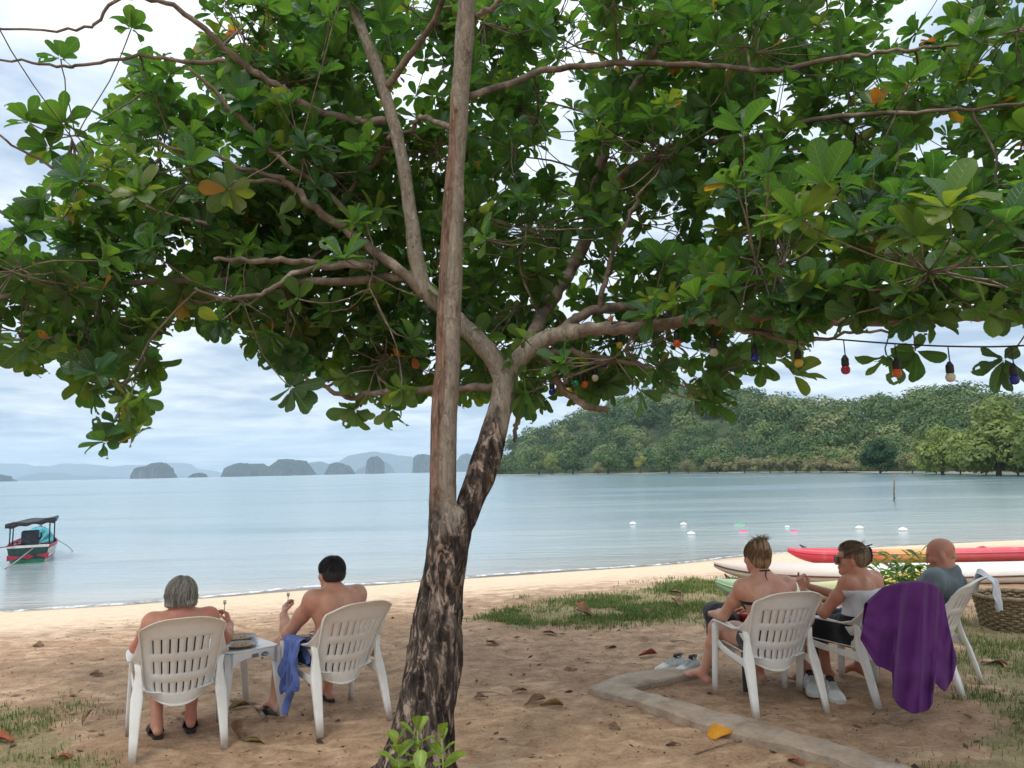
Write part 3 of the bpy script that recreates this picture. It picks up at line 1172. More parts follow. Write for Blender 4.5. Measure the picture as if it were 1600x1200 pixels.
def hand_prims(wr, mid, palm_n, s=1.0, curl=0.7, side=1, spread=1.0):
    """palm, four unequal fingers with two bends, thumb leaving the side of the palm. mid: pointing direction; palm_n: the way the palm faces"""
    wr = np.array(wr, float)
    f = np.array(mid, float); f /= np.linalg.norm(f)
    n = np.array(palm_n, float); n -= f * (n @ f); n /= np.linalg.norm(n)
    r = np.cross(f, n) * side            # towards the little finger side
    pr = []
    for u in (-.026, -.009, .009, .026):
        pr.append(('hand', 'cone', wr + f * .012 * s + r * u * .6 * s, wr + f * .088 * s + r * u * s, .0125 * s, .0115 * s, .012))
    for i, (u, L) in enumerate(((-.028, .070), (-.0095, .080), (.0095, .074), (.027, .058))):
        L *= s
        p = wr + f * .090 * s + r * u * s * spread
        a = curl * (0.75 + 0.12 * i)
        d1 = f * math.cos(a) + n * math.sin(a) + r * u * 1.5 * spread
        p1 = p + d1 * L * .48
        d2 = f * math.cos(a * 2.1) + n * math.sin(a * 2.1)
        p2 = p1 + d2 * L * .30
        d3 = f * math.cos(a * 2.9) + n * math.sin(a * 2.9)
        p3 = p2 + d3 * L * .22
        pr += [('hand', 'cone', p, p1, .0095 * s, .0085 * s, .004), ('hand', 'cone', p1, p2, .0085 * s, .0078 * s, .003), ('hand', 'cone', p2, p3, .0078 * s, .0068 * s, .003)]
    tb = wr + f * .025 * s - r * .024 * s
    t1 = tb + (f * .6 - r * .65 + n * .35) * .045 * s
    t2 = t1 + (f * .75 - r * .15 + n * .6) * .036 * s
    pr += [('hand', 'cone', tb, t1, .0135 * s, .0105 * s, .010), ('hand', 'cone', t1, t2, .0105 * s, .008 * s, .004)]
    return pr


def foot_prims(ank, dr, s=1.0, down=0.0):
    """heel, arch and five toes; dr the way the toes point (flat), down lifts the heel"""
    a = np.array(ank, float)
    d = np.array((dr[0], dr[1], -down), float); d /= np.linalg.norm(d)
    r = np.cross(d, (0, 0, 1.0)); r /= np.linalg.norm(r)
    up = np.cross(r, d)
    pr = [('foot', 'cone', a - up * .03 * s, a - up * .052 * s - d * .035 * s, .034 * s, .030 * s, .02),
          ('foot', 'cone', a - up * .01 * s + d * .02 * s, a - up * .052 * s + d * .115 * s, .034 * s, .022 * s, .03),
          ('foot', 'cone', a - up * .058 * s + d * .11 * s - r * .022 * s, a - up * .058 * s + d * .11 * s + r * .022 * s, .020 * s, .018 * s, .02)]
    for i, (u, L) in enumerate(((-.034, .056), (-.015, .058), (.002, .053), (.017, .046), (.031, .038))):
        b = a - up * .062 * s + d * .118 * s + r * u * s
        pr.append(('foot', 'cone', b, b + d * L * s * .8, (.0115 if i == 0 else .0085) * s, (.010 if i == 0 else .0075) * s, .006))
    return pr


def limb(tagname, pts, rad, k=.03):
    return [(tagname, 'cone', pts[i], pts[i + 1], rad[i], rad[i + 1], k) for i in range(len(pts) - 1)]


def lerp3(a, b, f): return tuple(a[i] + (b[i] - a[i]) * f for i in range(3))


def apply_prims(S, prims, tags=None, grow=0.0, kmul=1.0):
    for p in prims:
        if tags is not None and p[0] not in tags:
            continue
        if p[1] == 'ell':
            S.ell(p[2], p[3], p[4], p[5] * kmul, grow=grow)
        elif p[1] == 'cone':
            S.cone(p[2], p[3], p[4], p[5], p[6] * kmul, grow=grow)
        elif p[1] == 'sub' and tags is None:
            S.cone(p[2], p[3], p[4], p[5], p[6], op='sub')


def bounds(prims, pad=0.05, tags=None):
    lo, hi = np.full(3, 9.0), np.full(3, -9.0)
    for p in prims:
        if tags is not None and p[0] not in tags: continue
        if p[1] == 'ell':
            m = float(np.max(p[3]))
            lo, hi = np.minimum(lo, np.array(p[2]) - m), np.maximum(hi, np.array(p[2]) + m)
        elif p[1] == 'cone':
            m = max(p[4], p[5])
            for q in (p[2], p[3]):
                lo, hi = np.minimum(lo, np.array(q) - m), np.maximum(hi, np.array(q) + m)
    return lo - pad, hi + pad


def seated(cfg):
    """primitives of one seated body in its chair's frame (x right, y forward, z up)"""
    s = cfg.get('s', 1.0)
    J = cfg['J']
    pr = []
    pel, wai, che, nk = [np.array(J[k], float) for k in ('pelvis', 'waist', 'chest', 'neck')]
    yaw = cfg.get('yaw', 0.0)

    def fr(a, b):
        up = (b - a) / np.linalg.norm(b - a)
        rt = np.array((math.cos(yaw), math.sin(yaw), 0.0))
        rt -= up * (rt @ up); rt /= np.linalg.norm(rt)
        return np.stack([rt, np.cross(up, rt), up], 1)
    B = cfg.get('build', (1, 1, 1))       # shoulders, waist, hips
    R0, R1, R2 = fr(pel, wai), fr(wai, che), fr(che, nk)
    pr += [('torso', 'ell', pel, np.array((.172 * B[2], .125, .105)) * s, R0, .04),
           ('torso', 'ell', wai, np.array((.142 * B[1], .108 * B[1], .125)) * s, R1, .06),
           ('torso', 'ell', che, np.array((.165 * B[0], .112, .150)) * s, R2, .06)]
    if cfg.get('belly'):
        pr.append(('torso', 'ell', wai + R1 @ np.array((0, .06, -.03)), np.array((.13, .10, .12)) * s * cfg['belly'], R1, .06))
    if cfg.get('bust'):
        for q in (-1, 1):
            pr.append(('torso', 'ell', che + R2 @ np.array((q * .075, .085, -.02)) * s, np.array((.06, .055, .06)) * s, R2, .03))
    sh = {}
    for q, nm in ((-1, 'l'), (1, 'r')):
        shp = np.array(J['sh_' + nm], float)
        sh[nm] = shp
        pr.append(('torso', 'cone', nk + np.array((0, 0, -.03)), shp + np.array((0, 0, .005)), .055 * s, .050 * s, .05))
        pr.append(('torso', 'cone', che + R2 @ np.array((q * .07, 0, .03)), shp - np.array((0, 0, .03)), .085 * s, .055 * s, .05))
        pr.append(('torso', 'ell', che + R2 @ np.array((q * .085, -.085, .035)) * s, np.array((.055, .030, .075)) * s, R2, .04))   # shoulder blade
        el, wr = np.array(J['el_' + nm], float), np.array(J['wr_' + nm], float)
        A = cfg.get('arm', 1.0) * s
        pr.append(('arm', 'ell', shp, np.array((.056, .056, .060)) * A, None, .04))
        pr += limb('arm', [shp, shp + (el - shp) * .45, el], [.050 * A, .046 * A, .038 * A], .03)
        pr += limb('fore', [el, el + (wr - el) * .3, wr], [.038 * A, .041 * A, .027 * A], .025)
        hd = cfg['hand_' + nm]
        pr += [('hand' if True else '',) + x[1:] for x in hand_prims(wr, hd[0], hd[1], s * .95, hd[2], 1 if nm == 'l' else -1)]
        hip, kn, an = [np.array(J[k + nm], float) for k in ('hip_', 'kn_', 'an_')]
        Lg = cfg.get('leg', 1.0) * s
        pr += limb('thigh', [hip, hip + (kn - hip) * .5, kn], [.098 * Lg, .084 * Lg, .060 * Lg], .05)
        pr.append(('shin', 'ell', kn, np.array((.058, .060, .060)) * Lg, None, .03))
        calf = kn + (an - kn) * .32 - np.array((0, .012, 0))
        pr += limb('shin', [kn, calf, an], [.054 * Lg, .056 * Lg, .034 * Lg], .03)
        ft = cfg['foot_' + nm]
        pr += foot_prims(an, ft[:2], s, ft[2] if len(ft) > 2 else 0.0)
    # furrow of the spine
    bk = -R1[:, 1]
    pr.append(('torso', 'sub', wai - R1[:, 1] * .128 * s, che - R2[:, 1] * .135 * s + R2[:, 2] * .06, .018, .018, .035))
    HR = rotm(*cfg['head'])
    cfg['HR'] = HR
    pr += head_prims(J['headc'], HR, nk, s * cfg.get('hs', 1.0), cfg.get('slim', 1.0))
    return pr


def person(chair_loc, chair_rz, cfg, label, skinm, h=0.0062):
    prims = seated(cfg)
    lo, hi = bounds(prims, .04)
    S = SDF(lo, hi, h)
    apply_prims(S, prims)
    V, Q = S.mesh_arrays()
    o = obj('person', np_mesh('person', V, Q, skinm), None, chair_loc, chair_rz)
    tag(o, label, 'person')
    return o, prims, S


def garment(name, parent, prims, tags, mat, grow, clip, h=0.0065, rel=None, wr=0.004, freq=22, thin=None):
    """cloth that follows the body; clip(X) > 0 is cut away"""
    lo, hi = bounds(prims, .05, tags)
    S = SDF(lo, hi, h)
    apply_prims(S, prims, tags, grow=grow, kmul=1.3)
    X = S.points()
    D = S.D
    near = np.abs(D) < 0.03
    q = X[near]
    fold = (fbm(q * freq * np.array([1, 1, .45]), 31, 2) - 0.5) * 2 * wr
    D[near] += fold.astype(np.float32)
    S.D = np.maximum(D, clip(X).astype(np.float32))
    V, Q = S.mesh_arrays()
    me = np_mesh(name, V, Q, mat)
    return obj(name, me, parent)


def hair_mesh(name, parent, mat, cap_prims, clip, strands, h=0.006, groove=.006, freq=(60, 60, 9), seed=1, center=None):
    """a combed mass plus single locks (polylines) lying on it"""
    lo, hi = bounds(cap_prims, .03)
    S = SDF(lo, hi, h)
    apply_prims(S, cap_prims)
    X = S.points()
    near = np.abs(S.D) < 0.03
    q = X[near]
    c = np.array(center)
    rel = q - c
    ang = np.arctan2(rel[:, 0], rel[:, 1])
    el = np.linalg.norm(rel[:, :2], axis=1)
    pc = np.stack([np.cos(ang) * 14, np.sin(ang) * 14, rel[:, 2] * 9], 1)
    S.D[near] += ((fbm(pc, seed, 3) - 0.5) * 2 * groove).astype(np.float32)
    if clip is not None:
        S.D = np.maximum(S.D, clip(X).astype(np.float32))
    V, Q = S.mesh_arrays()
    rel = V - c
    ang = np.arctan2(rel[:, 0], rel[:, 1])
    rn = fbm(np.stack([np.cos(ang) * 22, np.sin(ang) * 22, rel[:, 2] * 8], 1), seed + 3, 2)
    Vs, Fs, Rs = [V], [], [np.clip((rn - .2) / .6, 0, 1)]
    nb = len(V)
    rg = np.random.default_rng(seed)
    for pts, r0 in strands:
        pts = np.array(pts)
        m = len(pts)
        tg = np.gradient(pts, axis=0)
        tg /= np.linalg.norm(tg, axis=1)[:, None] + 1e-9
        a = np.cross(tg, pts - c + 1e-4)
        a /= np.linalg.norm(a, axis=1)[:, None] + 1e-9
        b = np.cross(tg, a)
        rr = r0 * np.linspace(1, 0.35, m)[:, None]
        ring = np.stack([pts + a * rr, pts - a * .5 * rr + b * .8 * rr, pts - a * .5 * rr - b * .8 * rr], 1).reshape(-1, 3)
        Vs.append(ring)
        Rs.append(np.full(len(ring), rg.random()))
        i = np.arange(m - 1)
        for k in range(3):
            k2 = (k + 1) % 3
            Fs.append(np.stack([nb + i * 3 + k, nb + i * 3 + k2, nb + (i + 1) * 3 + k2, nb + (i + 1) * 3 + k], 1))
        nb += len(ring)
    me = np_mesh(name, np.vstack(Vs), [np.vstack([Q] + Fs)], mat, True, {'rnd': np.concatenate(Rs)})
    return obj(name, me, parent)
# ================================================================== MOULDED CHAIRS
t = NT('white_plastic')
co = t.coord()
dn = t.noise(co, 7, 6, 0.65)
cc = t.mix(t.rng(dn, 0.42, 0.75, 0, 0.5), (0.80, 0.785, 0.74), (0.66, 0.62, 0.54))
z_ = t.sep(co)[2]
cc = t.mix(t.math('MULTIPLY', t.rng(z_, 0.0, 0.10, 1, 0), t.rng(dn, 0.4, 0.6, 0.3, 0.9)), cc, (0.50, 0.40, 0.31))     # sand caked on the feet
cc = t.mix(t.rng(t.noise(co, 38, 4, 0.7), 0.60, 0.70, 0, 0.35), cc, (0.46, 0.42, 0.36))
M_PLASTIC = t.done(t.principled(cc, t.rng(dn, 0.3, 0.7, 0.32, 0.52), t.bump(t.noise(co, 160, 3), 0.08, 0.003), 0.5,
                                **{'Subsurface Weight': 0.08, 'Subsurface Radius': (0.01, 0.01, 0.008), 'Subsurface Scale': 0.4}))


def back_pt(u, v):
    """u -1..1 across, v 0..1 up: the scooped backrest"""
    w = float(np.interp(v, [0, .08, .2, .45, .7, .88, .96, 1], [.150, .186, .206, .220, .236, .247, .243, .222]))
    au = abs(u)
    z = .285 + .625 * v + (1 - v) ** 3 * .055 * au ** 2.2 - max(0, v - .6) ** 2 * .33 * au ** 3
    y = -.165 - .285 * v ** 1.12 + (.055 + .03 * (1 - abs(v - .45))) * au ** 2.0 - .02 * math.exp(-((v) / .12) ** 2)
    # the very top rolls back a little
    y -= max(0, v - .93) * .35
    return (u * w, y, z)


CZ = .93


def make_chair():
    root = empty('plastic_chair')
    # backrest with its three rows of slots
    us = [-1, -.97, -.92, -.86, -.80]
    slots = [-.70 + 1.40 * i / 7 for i in range(8)]
    for sl in slots:
        us += [sl - .020, sl + .020]
    us += [.80, .86, .92, .97, 1]
    rows = [(.14, .26), (.36, .51), (.60, .77)]
    vs_ = [0, .015, .04, .08, .11]
    for a, b in rows:
        vs_ += [a + (b - a) * f for f in (0, .06, .5, .94, 1)]
    vs_ += [.31, .41 + .15, .81, .86, .90, .93, .955, .975, .99, 1.0]
    vs_ = sorted(vs_)

    def skip(i, j):
        uc, vc = (us[i] + us[i + 1]) / 2, (vs_[j] + vs_[j + 1]) / 2
        for k, (a, b) in enumerate(rows):
            if a < vc < b and any(abs(uc - sl) < .019 for sl in slots):
                return True
        return False
    MB().grid(lambda u, v: back_pt(u, v), 0, 0, skip, us, vs_).build('backrest', M_PLASTIC, root, solid=.006)
    # rolled rim all round the backrest
    rim = [back_pt(-1, v) for v in np.linspace(.10, 1, 22)] + [back_pt(u, 1) for u in np.linspace(-.9, .9, 15)] + [back_pt(1, v) for v in np.linspace(1, .10, 22)]
    rp = [Vector(p) for p in rim]
    mb = MB()
    mb.ribbon([p + Vector((0, -.010, 0)) for p in rp], [Vector((0, -.017, .004))] * len(rp), [(((rp[min(i + 1, len(rp) - 1)] - rp[max(i - 1, 0)]).cross(Vector((0, 1, 0)))).normalized()) * .0045 for i in range(len(rp))])
    mb.build('rim', M_PLASTIC, root)
    low = [back_pt(u, .008) for u in np.linspace(-1, 1, 17)]
    MB().ribbon([Vector(p) + Vector((0, .004, -.004)) for p in low], [Vector((0, .016, 0))] * 17, [Vector((0, 0, .006))] * 17).build('lower_rim', M_PLASTIC, root)

    # seat: dished, front lip rolled down
    def seat(u, v):
        x = (u * 2 - 1)
        y = -.185 + .445 * v
        w = .205 + .035 * v
        z = .375 + .035 * v + .028 * abs(x) ** 3 - .012 * (1 - x * x) * math.sin(math.pi * v)
        if v > .88:
            z -= (v - .88) ** 2 * 3.6
        return (x * w, y, z)
    MB().grid(seat, 14, 14).build('seat', M_PLASTIC, root, solid=.006)
    skirt = [seat(u, 1.0) for u in np.linspace(0, 1, 13)]
    MB().ribbon([Vector(p) + Vector((0, .001, -.012)) for p in skirt], [Vector((0, 0, .018))] * 13, [Vector((0, .003, 0))] * 13).build('seat_apron', M_PLASTIC, root)
    for q in (-1, 1):
        # arm: flat board from the front leg, twisting up into the wing of the backrest
        st = [((.268, .245, .575), (.026, 0, 0), (0, .004, .006)), ((.272, .215, .598), (.030, 0, 0), (0, 0, .007)), ((.276, .10, .607), (.032, 0, 0), (0, 0, .007)),
              ((.277, -.03, .598), (.031, 0, .004), (0, 0, .007)), ((.270, -.12, .590), (.030, .002, .010), (-.002, 0, .007)), ((.258, -.185, .598), (.026, .002, .020), (-.005, 0, .006)),
              ((.246, -.232, .640), (.018, -.006, .030), (-.006, .002, .003)), ((.236, -.270, .705), (.012, -.016, .030), (-.005, .003, .002)), ((.229, -.312, .780), (.006, -.018, .016), (-.004, .003, .001))]
        f = lambda p: Vector((p[0] * q, p[1], p[2]))
        MB().ribbon([f(a) for a, _, _ in st], [f(b) for _, b, _ in st], [f(c) for _, _, c in st]).build('armrest', M_PLASTIC, root)
        # wing sheet between arm and backrest edge
        ed = [Vector(back_pt(q, v)) for v in np.linspace(.26, .80, 10)]
        arm = [f((.262 - .004 * k, -.12 - .012 * k, .575 + .0 * k)) for k in range(4)]
        ain = [f(x) for x in ((.250, -.115, .562), (.250, -.15, .566), (.247, -.185, .578), (.241, -.212, .60), (.236, -.232, .63), (.231, -.25, .66), (.228, -.268, .695), (.225, -.285, .73), (.222, -.303, .765), (.219, -.318, .79))]
        m2 = MB()
        for a, b in zip(ed, ain):
            m2.v += [tuple(a), tuple(a.lerp(b, .5) + Vector((q * .006, 0, 0))), tuple(b)]
        m2.f = [(i * 3 + k, i * 3 + k + 1, (i + 1) * 3 + k + 1, (i + 1) * 3 + k) for i in range(9) for k in range(2)]
        m2.build('wing', M_PLASTIC, root, solid=.005)
        # front leg
        st = [((.284, .268, 0), (0, .024, 0), (.013, 0, 0)), ((.279, .258, .20), (0, .028, 0), (.014, 0, 0)), ((.272, .246, .40), (0, .034, 0), (.015, 0, 0)),
              ((.269, .238, .52), (0, .036, 0), (.016, 0, 0)), ((.267, .228, .588), (0, .030, 0), (.020, 0, 0))]
        MB().ribbon([f(a) for a, _, _ in st], [f(b) for _, b, _ in st], [f(c) for _, _, c in st]).build('leg', M_PLASTIC, root)
        # rear leg: splays back and out, broad at the shoulder, ends under the arm
        st = [((.262, -.335, 0), (.021, .004, 0), (0, .016, 0)), ((.256, -.300, .14), (.026, .004, 0), (0, .017, 0)), ((.250, -.262, .28), (.032, .004, 0), (0, .018, 0)),
              ((.243, -.228, .375), (.036, .006, 0), (0, .020, 0)), ((.239, -.213, .45), (.026, .008, 0), (0, .018, 0)), ((.238, -.206, .53), (.018, .006, 0), (0, .014, 0)), ((.244, -.200, .588), (.020, .004, .006), (0, .010, .004))]
        MB().ribbon([f(a) for a, _, _ in st], [f(b) for _, b, _ in st], [f(c) for _, _, c in st]).build('leg', M_PLASTIC, root)
        # rail between the legs
        st = [((.268, .228, .425), (0, 0, .034), (.006, 0, 0)), ((.262, .13, .392), (0, 0, .025), (.006, 0, 0)), ((.254, 0, .368), (0, 0, .023), (.006, 0, 0)), ((.248, -.12, .355), (0, 0, .026), (.006, 0, 0)), ((.245, -.215, .345), (0, 0, .040), (.006, 0, 0))]
        MB().ribbon([f(a) for a, _, _ in st], [f(b) for _, b, _ in st], [f(c) for _, _, c in st]).build('rail', M_PLASTIC, root)
    for ch in root.children:
        for v in ch.data.vertices:
            v.co.z *= CZ
    return root


CH = []
chair0 = make_chair()
for i, (ang, px, py, lab) in enumerate((
        (27, 206, 1191, 'white plastic chair of the grey haired person, leftmost chair of all'),
        (40, 500, 1153, 'white plastic chair with a blue shirt over its arm beside the tree'),
        (10, 1182, 1122, 'white plastic chair of the woman in the dark bikini, in front of the black table'),
        (36, 1373, 1109, 'white plastic chair with a purple towel hung over its back'),
        (46, 1506, 1091, 'white plastic chair of the bald man, seen side on at the right'))):
    o = chair0 if i == 0 else copy_tree(chair0)
    a = R(ang)
    foot = gpt(px, py)
    lx, ly = -.262, -.335
    o.location = (foot.x - (lx * math.cos(a) - ly * math.sin(a)), foot.y - (lx * math.sin(a) + ly * math.cos(a)), 0)
    # settle it on the uneven sand
    zs = []
    for sx, sy in ((-.262, -.335), (.262, -.335), (-.284, .268), (.284, .268)):
        zs.append(gz(o.location.x + sx * math.cos(a) - sy * math.sin(a), o.location.y + sx * math.sin(a) + sy * math.cos(a)))
    o.location.z = sum(zs) / 4 - 0.004
    o.rotation_euler = (0, 0, a)
    tag(o, lab, 'chair', 'white plastic chairs on the sand')
    CH.append((Vector(o.location), a))
    print('chair', i, [round(x, 2) for x in o.location])


def cw(i, p):
    """chair frame -> world"""
    c, a = CH[i]
    return Vector((c.x + p[0] * math.cos(a) - p[1] * math.sin(a), c.y + p[0] * math.sin(a) + p[1] * math.cos(a), c.z + p[2]))


def to_px(w):
    v = Vector(w) - CAM
    z = v.dot(_F)
    return (800 + FPX * v.dot(_R) / z, 600 - FPX * v.dot(_U) / z)
# ================================================================== PEOPLE
SK1 = skin('skin_sunburnt', (0.58, 0.275, 0.18), (0.57, 0.20, 0.13))
SK2 = skin('skin_tan', (0.60, 0.33, 0.22), (0.58, 0.25, 0.165))
SK3 = skin('skin_warm', (0.60, 0.33, 0.225), (0.58, 0.245, 0.165))
SK4 = skin('skin_brown', (0.52, 0.255, 0.155), (0.52, 0.205, 0.125))
SK5 = skin('skin_ruddy', (0.47, 0.225, 0.145), (0.48, 0.17, 0.11))
HGREY = hairmat('grey_hair', (0.06, 0.052, 0.042), (0.50, 0.46, 0.39))
HBLACK = hairmat('black_hair', (0.012, 0.010, 0.012), (0.035, 0.03, 0.032), 0.45)
HBLOND = hairmat('dark_blond_hair', (0.07, 0.038, 0.020), (0.42, 0.26, 0.13))
HBROWN = hairmat('brown_hair', (0.05, 0.028, 0.016), (0.28, 0.17, 0.09))
C_BLACK = cloth('black_cloth', (0.018, 0.018, 0.022))
C_NAVY = cloth('navy_cloth', (0.012, 0.04, 0.075))
C_WHITE = cloth('white_ribbed_cloth', (0.70, 0.69, 0.70))
C_GREY = cloth('grey_jersey', (0.15, 0.18, 0.19), 0.95, 300)
C_DKGREY = cloth('dark_cloth', (0.03, 0.033, 0.04))
M_BLACKP = simple('black_plastic', (0.02, 0.02, 0.022), 0.45, 0.1)
M_SOLE = simple('black_sole', (0.02, 0.018, 0.017), 0.7, 0.2)
M_STEEL = simple('steel', (0.45, 0.44, 0.42), 0.3, 0.1, Metallic=1.0)


def loc(X, hp, HR):
    return (X - np.array(hp)) @ HR


def dome_strands(hp, HR, c, r, n, th0, th1, rnd, w=.0016, pole=(0, 0, 1), jit=.05, lift=1.02, phi=(-math.pi, math.pi), curl=0.0, drop=None):
    """locks running from a pole over an ellipsoid"""
    out = []
    pole = Vector(pole).normalized()
    q = Vector((0, 0, 1)).rotation_difference(pole)
    for _ in range(n):
        ph = rnd.uniform(*phi)
        a0, a1 = th0 + rnd.uniform(0, .5), th1 * rnd.uniform(.8, 1.06)
        pts = []
        dph = rnd.uniform(-jit, jit) * 3
        l = lift * rnd.uniform(.97, 1.05)
        for s in np.linspace(0, 1, 9):
            th = a0 + (a1 - a0) * s
            p_ = ph + dph * s + curl * s * s
            d = q @ Vector((math.sin(th) * math.sin(p_), math.sin(th) * math.cos(p_), math.cos(th)))
            pts.append(np.array(hp) + HR @ (np.array(c) + np.array((d.x * r[0], d.y * r[1], d.z * r[2])) * l))
        if drop is not None:             # hang straight once past the widest point
            z0 = rnd.uniform(*drop)
            e = loc(pts[-1], hp, HR)
            for s in (.35, .7, 1.0):
                pts.append(np.array(hp) + HR @ np.array((e[0] * (1 - .10 * s) + rnd.gauss(0, .005), e[1] * (1 - .08 * s) + rnd.gauss(0, .004), e[2] + (z0 - e[2]) * s)))
        out.append((pts, w * rnd.uniform(.7, 1.5)))
    return out


def flip_flop(parent_i, ank, dr, mat, nm, lab, strap=True):
    a = cw(parent_i, ank)
    ca = CH[parent_i][1]
    d = Vector((dr[0] * math.cos(ca) - dr[1] * math.sin(ca), dr[0] * math.sin(ca) + dr[1] * math.cos(ca), 0)).normalized()
    ang = math.atan2(d.y, d.x) - math.pi / 2
    root = empty(nm, (a.x, a.y, gz(a.x + d.x * .05, a.y + d.y * .05) - .002), ang)
    tag(root, lab, 'sandal')
    out = [(-.032, -.055), (-.020, -.078), (.020, -.078), (.032, -.055), (.036, 0), (.044, .07), (.046, .13), (.034, .175), (.005, .190), (-.028, .175), (-.042, .13), (-.042, .07), (-.034, 0)]
    m = MB()
    n = len(out)
    m.v = [(x, y, 0) for x, y in out] + [(x * 1.02, y, .010) for x, y in out] + [(x * .98, y, .020) for x, y in out]
    m.f = [tuple(range(n))[::-1], tuple(range(2 * n, 3 * n))] + [(j * n + i, j * n + (i + 1) % n, (j + 1) * n + (i + 1) % n, (j + 1) * n + i) for j in (0, 1) for i in range(n)]
    m.build('sole', mat, root, smooth=False)
    if strap:
        for q in (-1, 1):
            MB().tube([(0, .125, .020), (q * .022, .10, .058), (q * .040, .055, .060), (q * .043, .02, .018)], [.004, .007, .008, .006], 6).build('strap', mat, root)
    else:
        MB().grid(lambda u, v: ((u * 2 - 1) * .047, .02 + .11 * v, .016 + .065 * math.sqrt(max(0, 1 - (u * 2 - 1) ** 2)) * (1 - .35 * v)), 12, 6).build('strap', mat, root, solid=.006)
    return root


def fork(name, p0, p1, lab, cat):
    p0, p1 = Vector(p0), Vector(p1)
    d = p1 - p0
    root = empty(name, p0)
    tag(root, lab, cat)
    MB().tube([Vector((0, 0, 0)), d * .7], [.004, .003], 6).build('handle', M_STEEL, root)
    s = d.cross(Vector((0, 1, 0))).normalized()
    m = MB()
    m.ribbon([d * .68, d * .78, d * 1.0], [s * .004, s * .012, s * .010], [Vector((0, .0015, 0))] * 3)
    m.build('head', M_STEEL, root)
    return root


def zsc(J, f, off=0.0, dy=0.0, dx=0.0, keep=('an_l', 'an_r')):
    legs = ('kn_l', 'kn_r', 'hip_l', 'hip_r')
    return {k: (v if k in keep else (v[0] + (0 if k in legs else dx), v[1] + (0 if k in legs else dy), v[2] * f + (off if k in ('neck', 'headc') else 0))) for k, v in J.items()}


rd = random.Random(5)
# ---------- grey haired person, far left
cfg = dict(s=.97, build=(1.05, 1.12, 1.05), head=(R(-8), R(-6), 0), belly=.9,
           J=dict(pelvis=(0, -.08, .485), waist=(0, -.135, .61), chest=(0, -.195, .755), neck=(0, -.20, .905), headc=(.0, -.155, 1.005),
                  sh_l=(-.165, -.195, .838), sh_r=(.165, -.19, .838), el_l=(-.25, -.01, .65), wr_l=(-.12, .20, .62), el_r=(.298, .03, .640), wr_r=(.345, .205, .700),
                  hip_l=(-.085, -.05, .475), hip_r=(.085, -.05, .475), kn_l=(-.12, .36, .47), kn_r=(.12, .36, .47), an_l=(-.11, .10, .098), an_r=(.10, .16, .098)),
           hand_l=((.8, .6, 0), (0, 0, -1), .5), hand_r=((-.25, .35, .9), (-.8, .3, 0), .8), foot_l=(-.1, 1, .15), foot_r=(.05, 1, .15))
cfg['J'] = zsc(cfg['J'], .945, -.015)
o, pr, S = person(CH[0][0], CH[0][1], cfg, 'person with grey bobbed hair and bare sunburnt shoulders in the leftmost chair', SK1)
garment('swimsuit', o, pr, ('torso', 'thigh'), C_BLACK, .006, lambda X: np.maximum(np.maximum(X[..., 2] - .70, X[..., 1] - .06), -9), wr=.001)
hp, HR = cfg['J']['headc'], cfg['HR']
cap = [('h', 'ell', np.array(hp) + HR @ np.array((0, -.018, .030)), np.array((.090, .102, .090)), HR, .02),
       ('h', 'ell', np.array(hp) + HR @ np.array((0, -.030, -.035)), np.array((.088, .088, .066)), HR, .05),
       ('h', 'ell', np.array(hp) + HR @ np.array((-.05, -.030, -.062)), np.array((.040, .070, .040)), HR, .03),
       ('h', 'ell', np.array(hp) + HR @ np.array((.05, -.030, -.062)), np.array((.040, .070, .040)), HR, .03)]


def clipf(X, hp=hp, HR=HR):
    L = loc(X, hp, HR)
    face = np.minimum(L[..., 1] - .045, .055 - L[..., 2])
    return np.maximum(face, -.066 + .12 * np.abs(L[..., 0] + .02) - L[..., 2])


st = dome_strands(hp, HR, (0, -.022, .018), (.092, .103, .104), 900, .10, 1.62, rd, .0024, (0.15, -.1, 1), .28, 1.04, (1.0, 5.3), drop=(-.070, -.035))
hair_mesh('hair', o, HGREY, cap, clipf, st, groove=.009, seed=4, center=np.array(hp))
for nm, q in (('left', 'l'), ('right', 'r')):
    flip_flop(0, cfg['J']['an_' + q], cfg['foot_' + q], M_SOLE, 'sandal', 'black slip on sandal on the ' + nm + ' foot of the grey haired person', strap=False)
h = cw(0, np.array(cfg['J']['wr_r']) + np.array((-.035, .045, .075)))
fork('fork', h, h + Vector((.0, .01, .085)), 'metal fork held upright in the raised hand of the grey haired person', 'fork')

# ---------- man with black hair
cfg = dict(s=1.0, build=(1.12, 1.12, 1.05), head=(R(2), R(-2), 0), belly=1.0, arm=1.12, leg=1.03,
           J=dict(pelvis=(0, -.07, .495), waist=(-.01, -.08, .635), chest=(-.02, -.075, .80), neck=(-.02, -.045, .968), headc=(-.02, .005, 1.082),
                  sh_l=(-.190, -.065, .885), sh_r=(.150, -.07, .885), el_l=(-.268, .165, .615), wr_l=(-.225, .345, .725), el_r=(.25, .10, .68), wr_r=(.02, .30, .70),
                  hip_l=(-.095, -.05, .485), hip_r=(.095, -.05, .485), kn_l=(-.230, .345, .505), kn_r=(.17, .385, .49), an_l=(-.290, .33, .10), an_r=(.14, .36, .10)),
           hand_l=((.35, .5, .75), (.8, 0, -.2), .75), hand_r=((-.95, .2, .1), (0, -.3, .9), .55), foot_l=(-.25, 1), foot_r=(0, 1))
cfg['J'] = zsc(cfg['J'], .945, -.03)
o, pr, S = person(CH[1][0], CH[1][1], cfg, 'bare backed man with short black hair in the chair beside the tree', SK2)
garment('swim_shorts', o, pr, ('torso', 'thigh'), C_NAVY, .009, lambda X: np.maximum(np.maximum(X[..., 2] - .560, X[..., 1] - .17), -9), wr=.004)
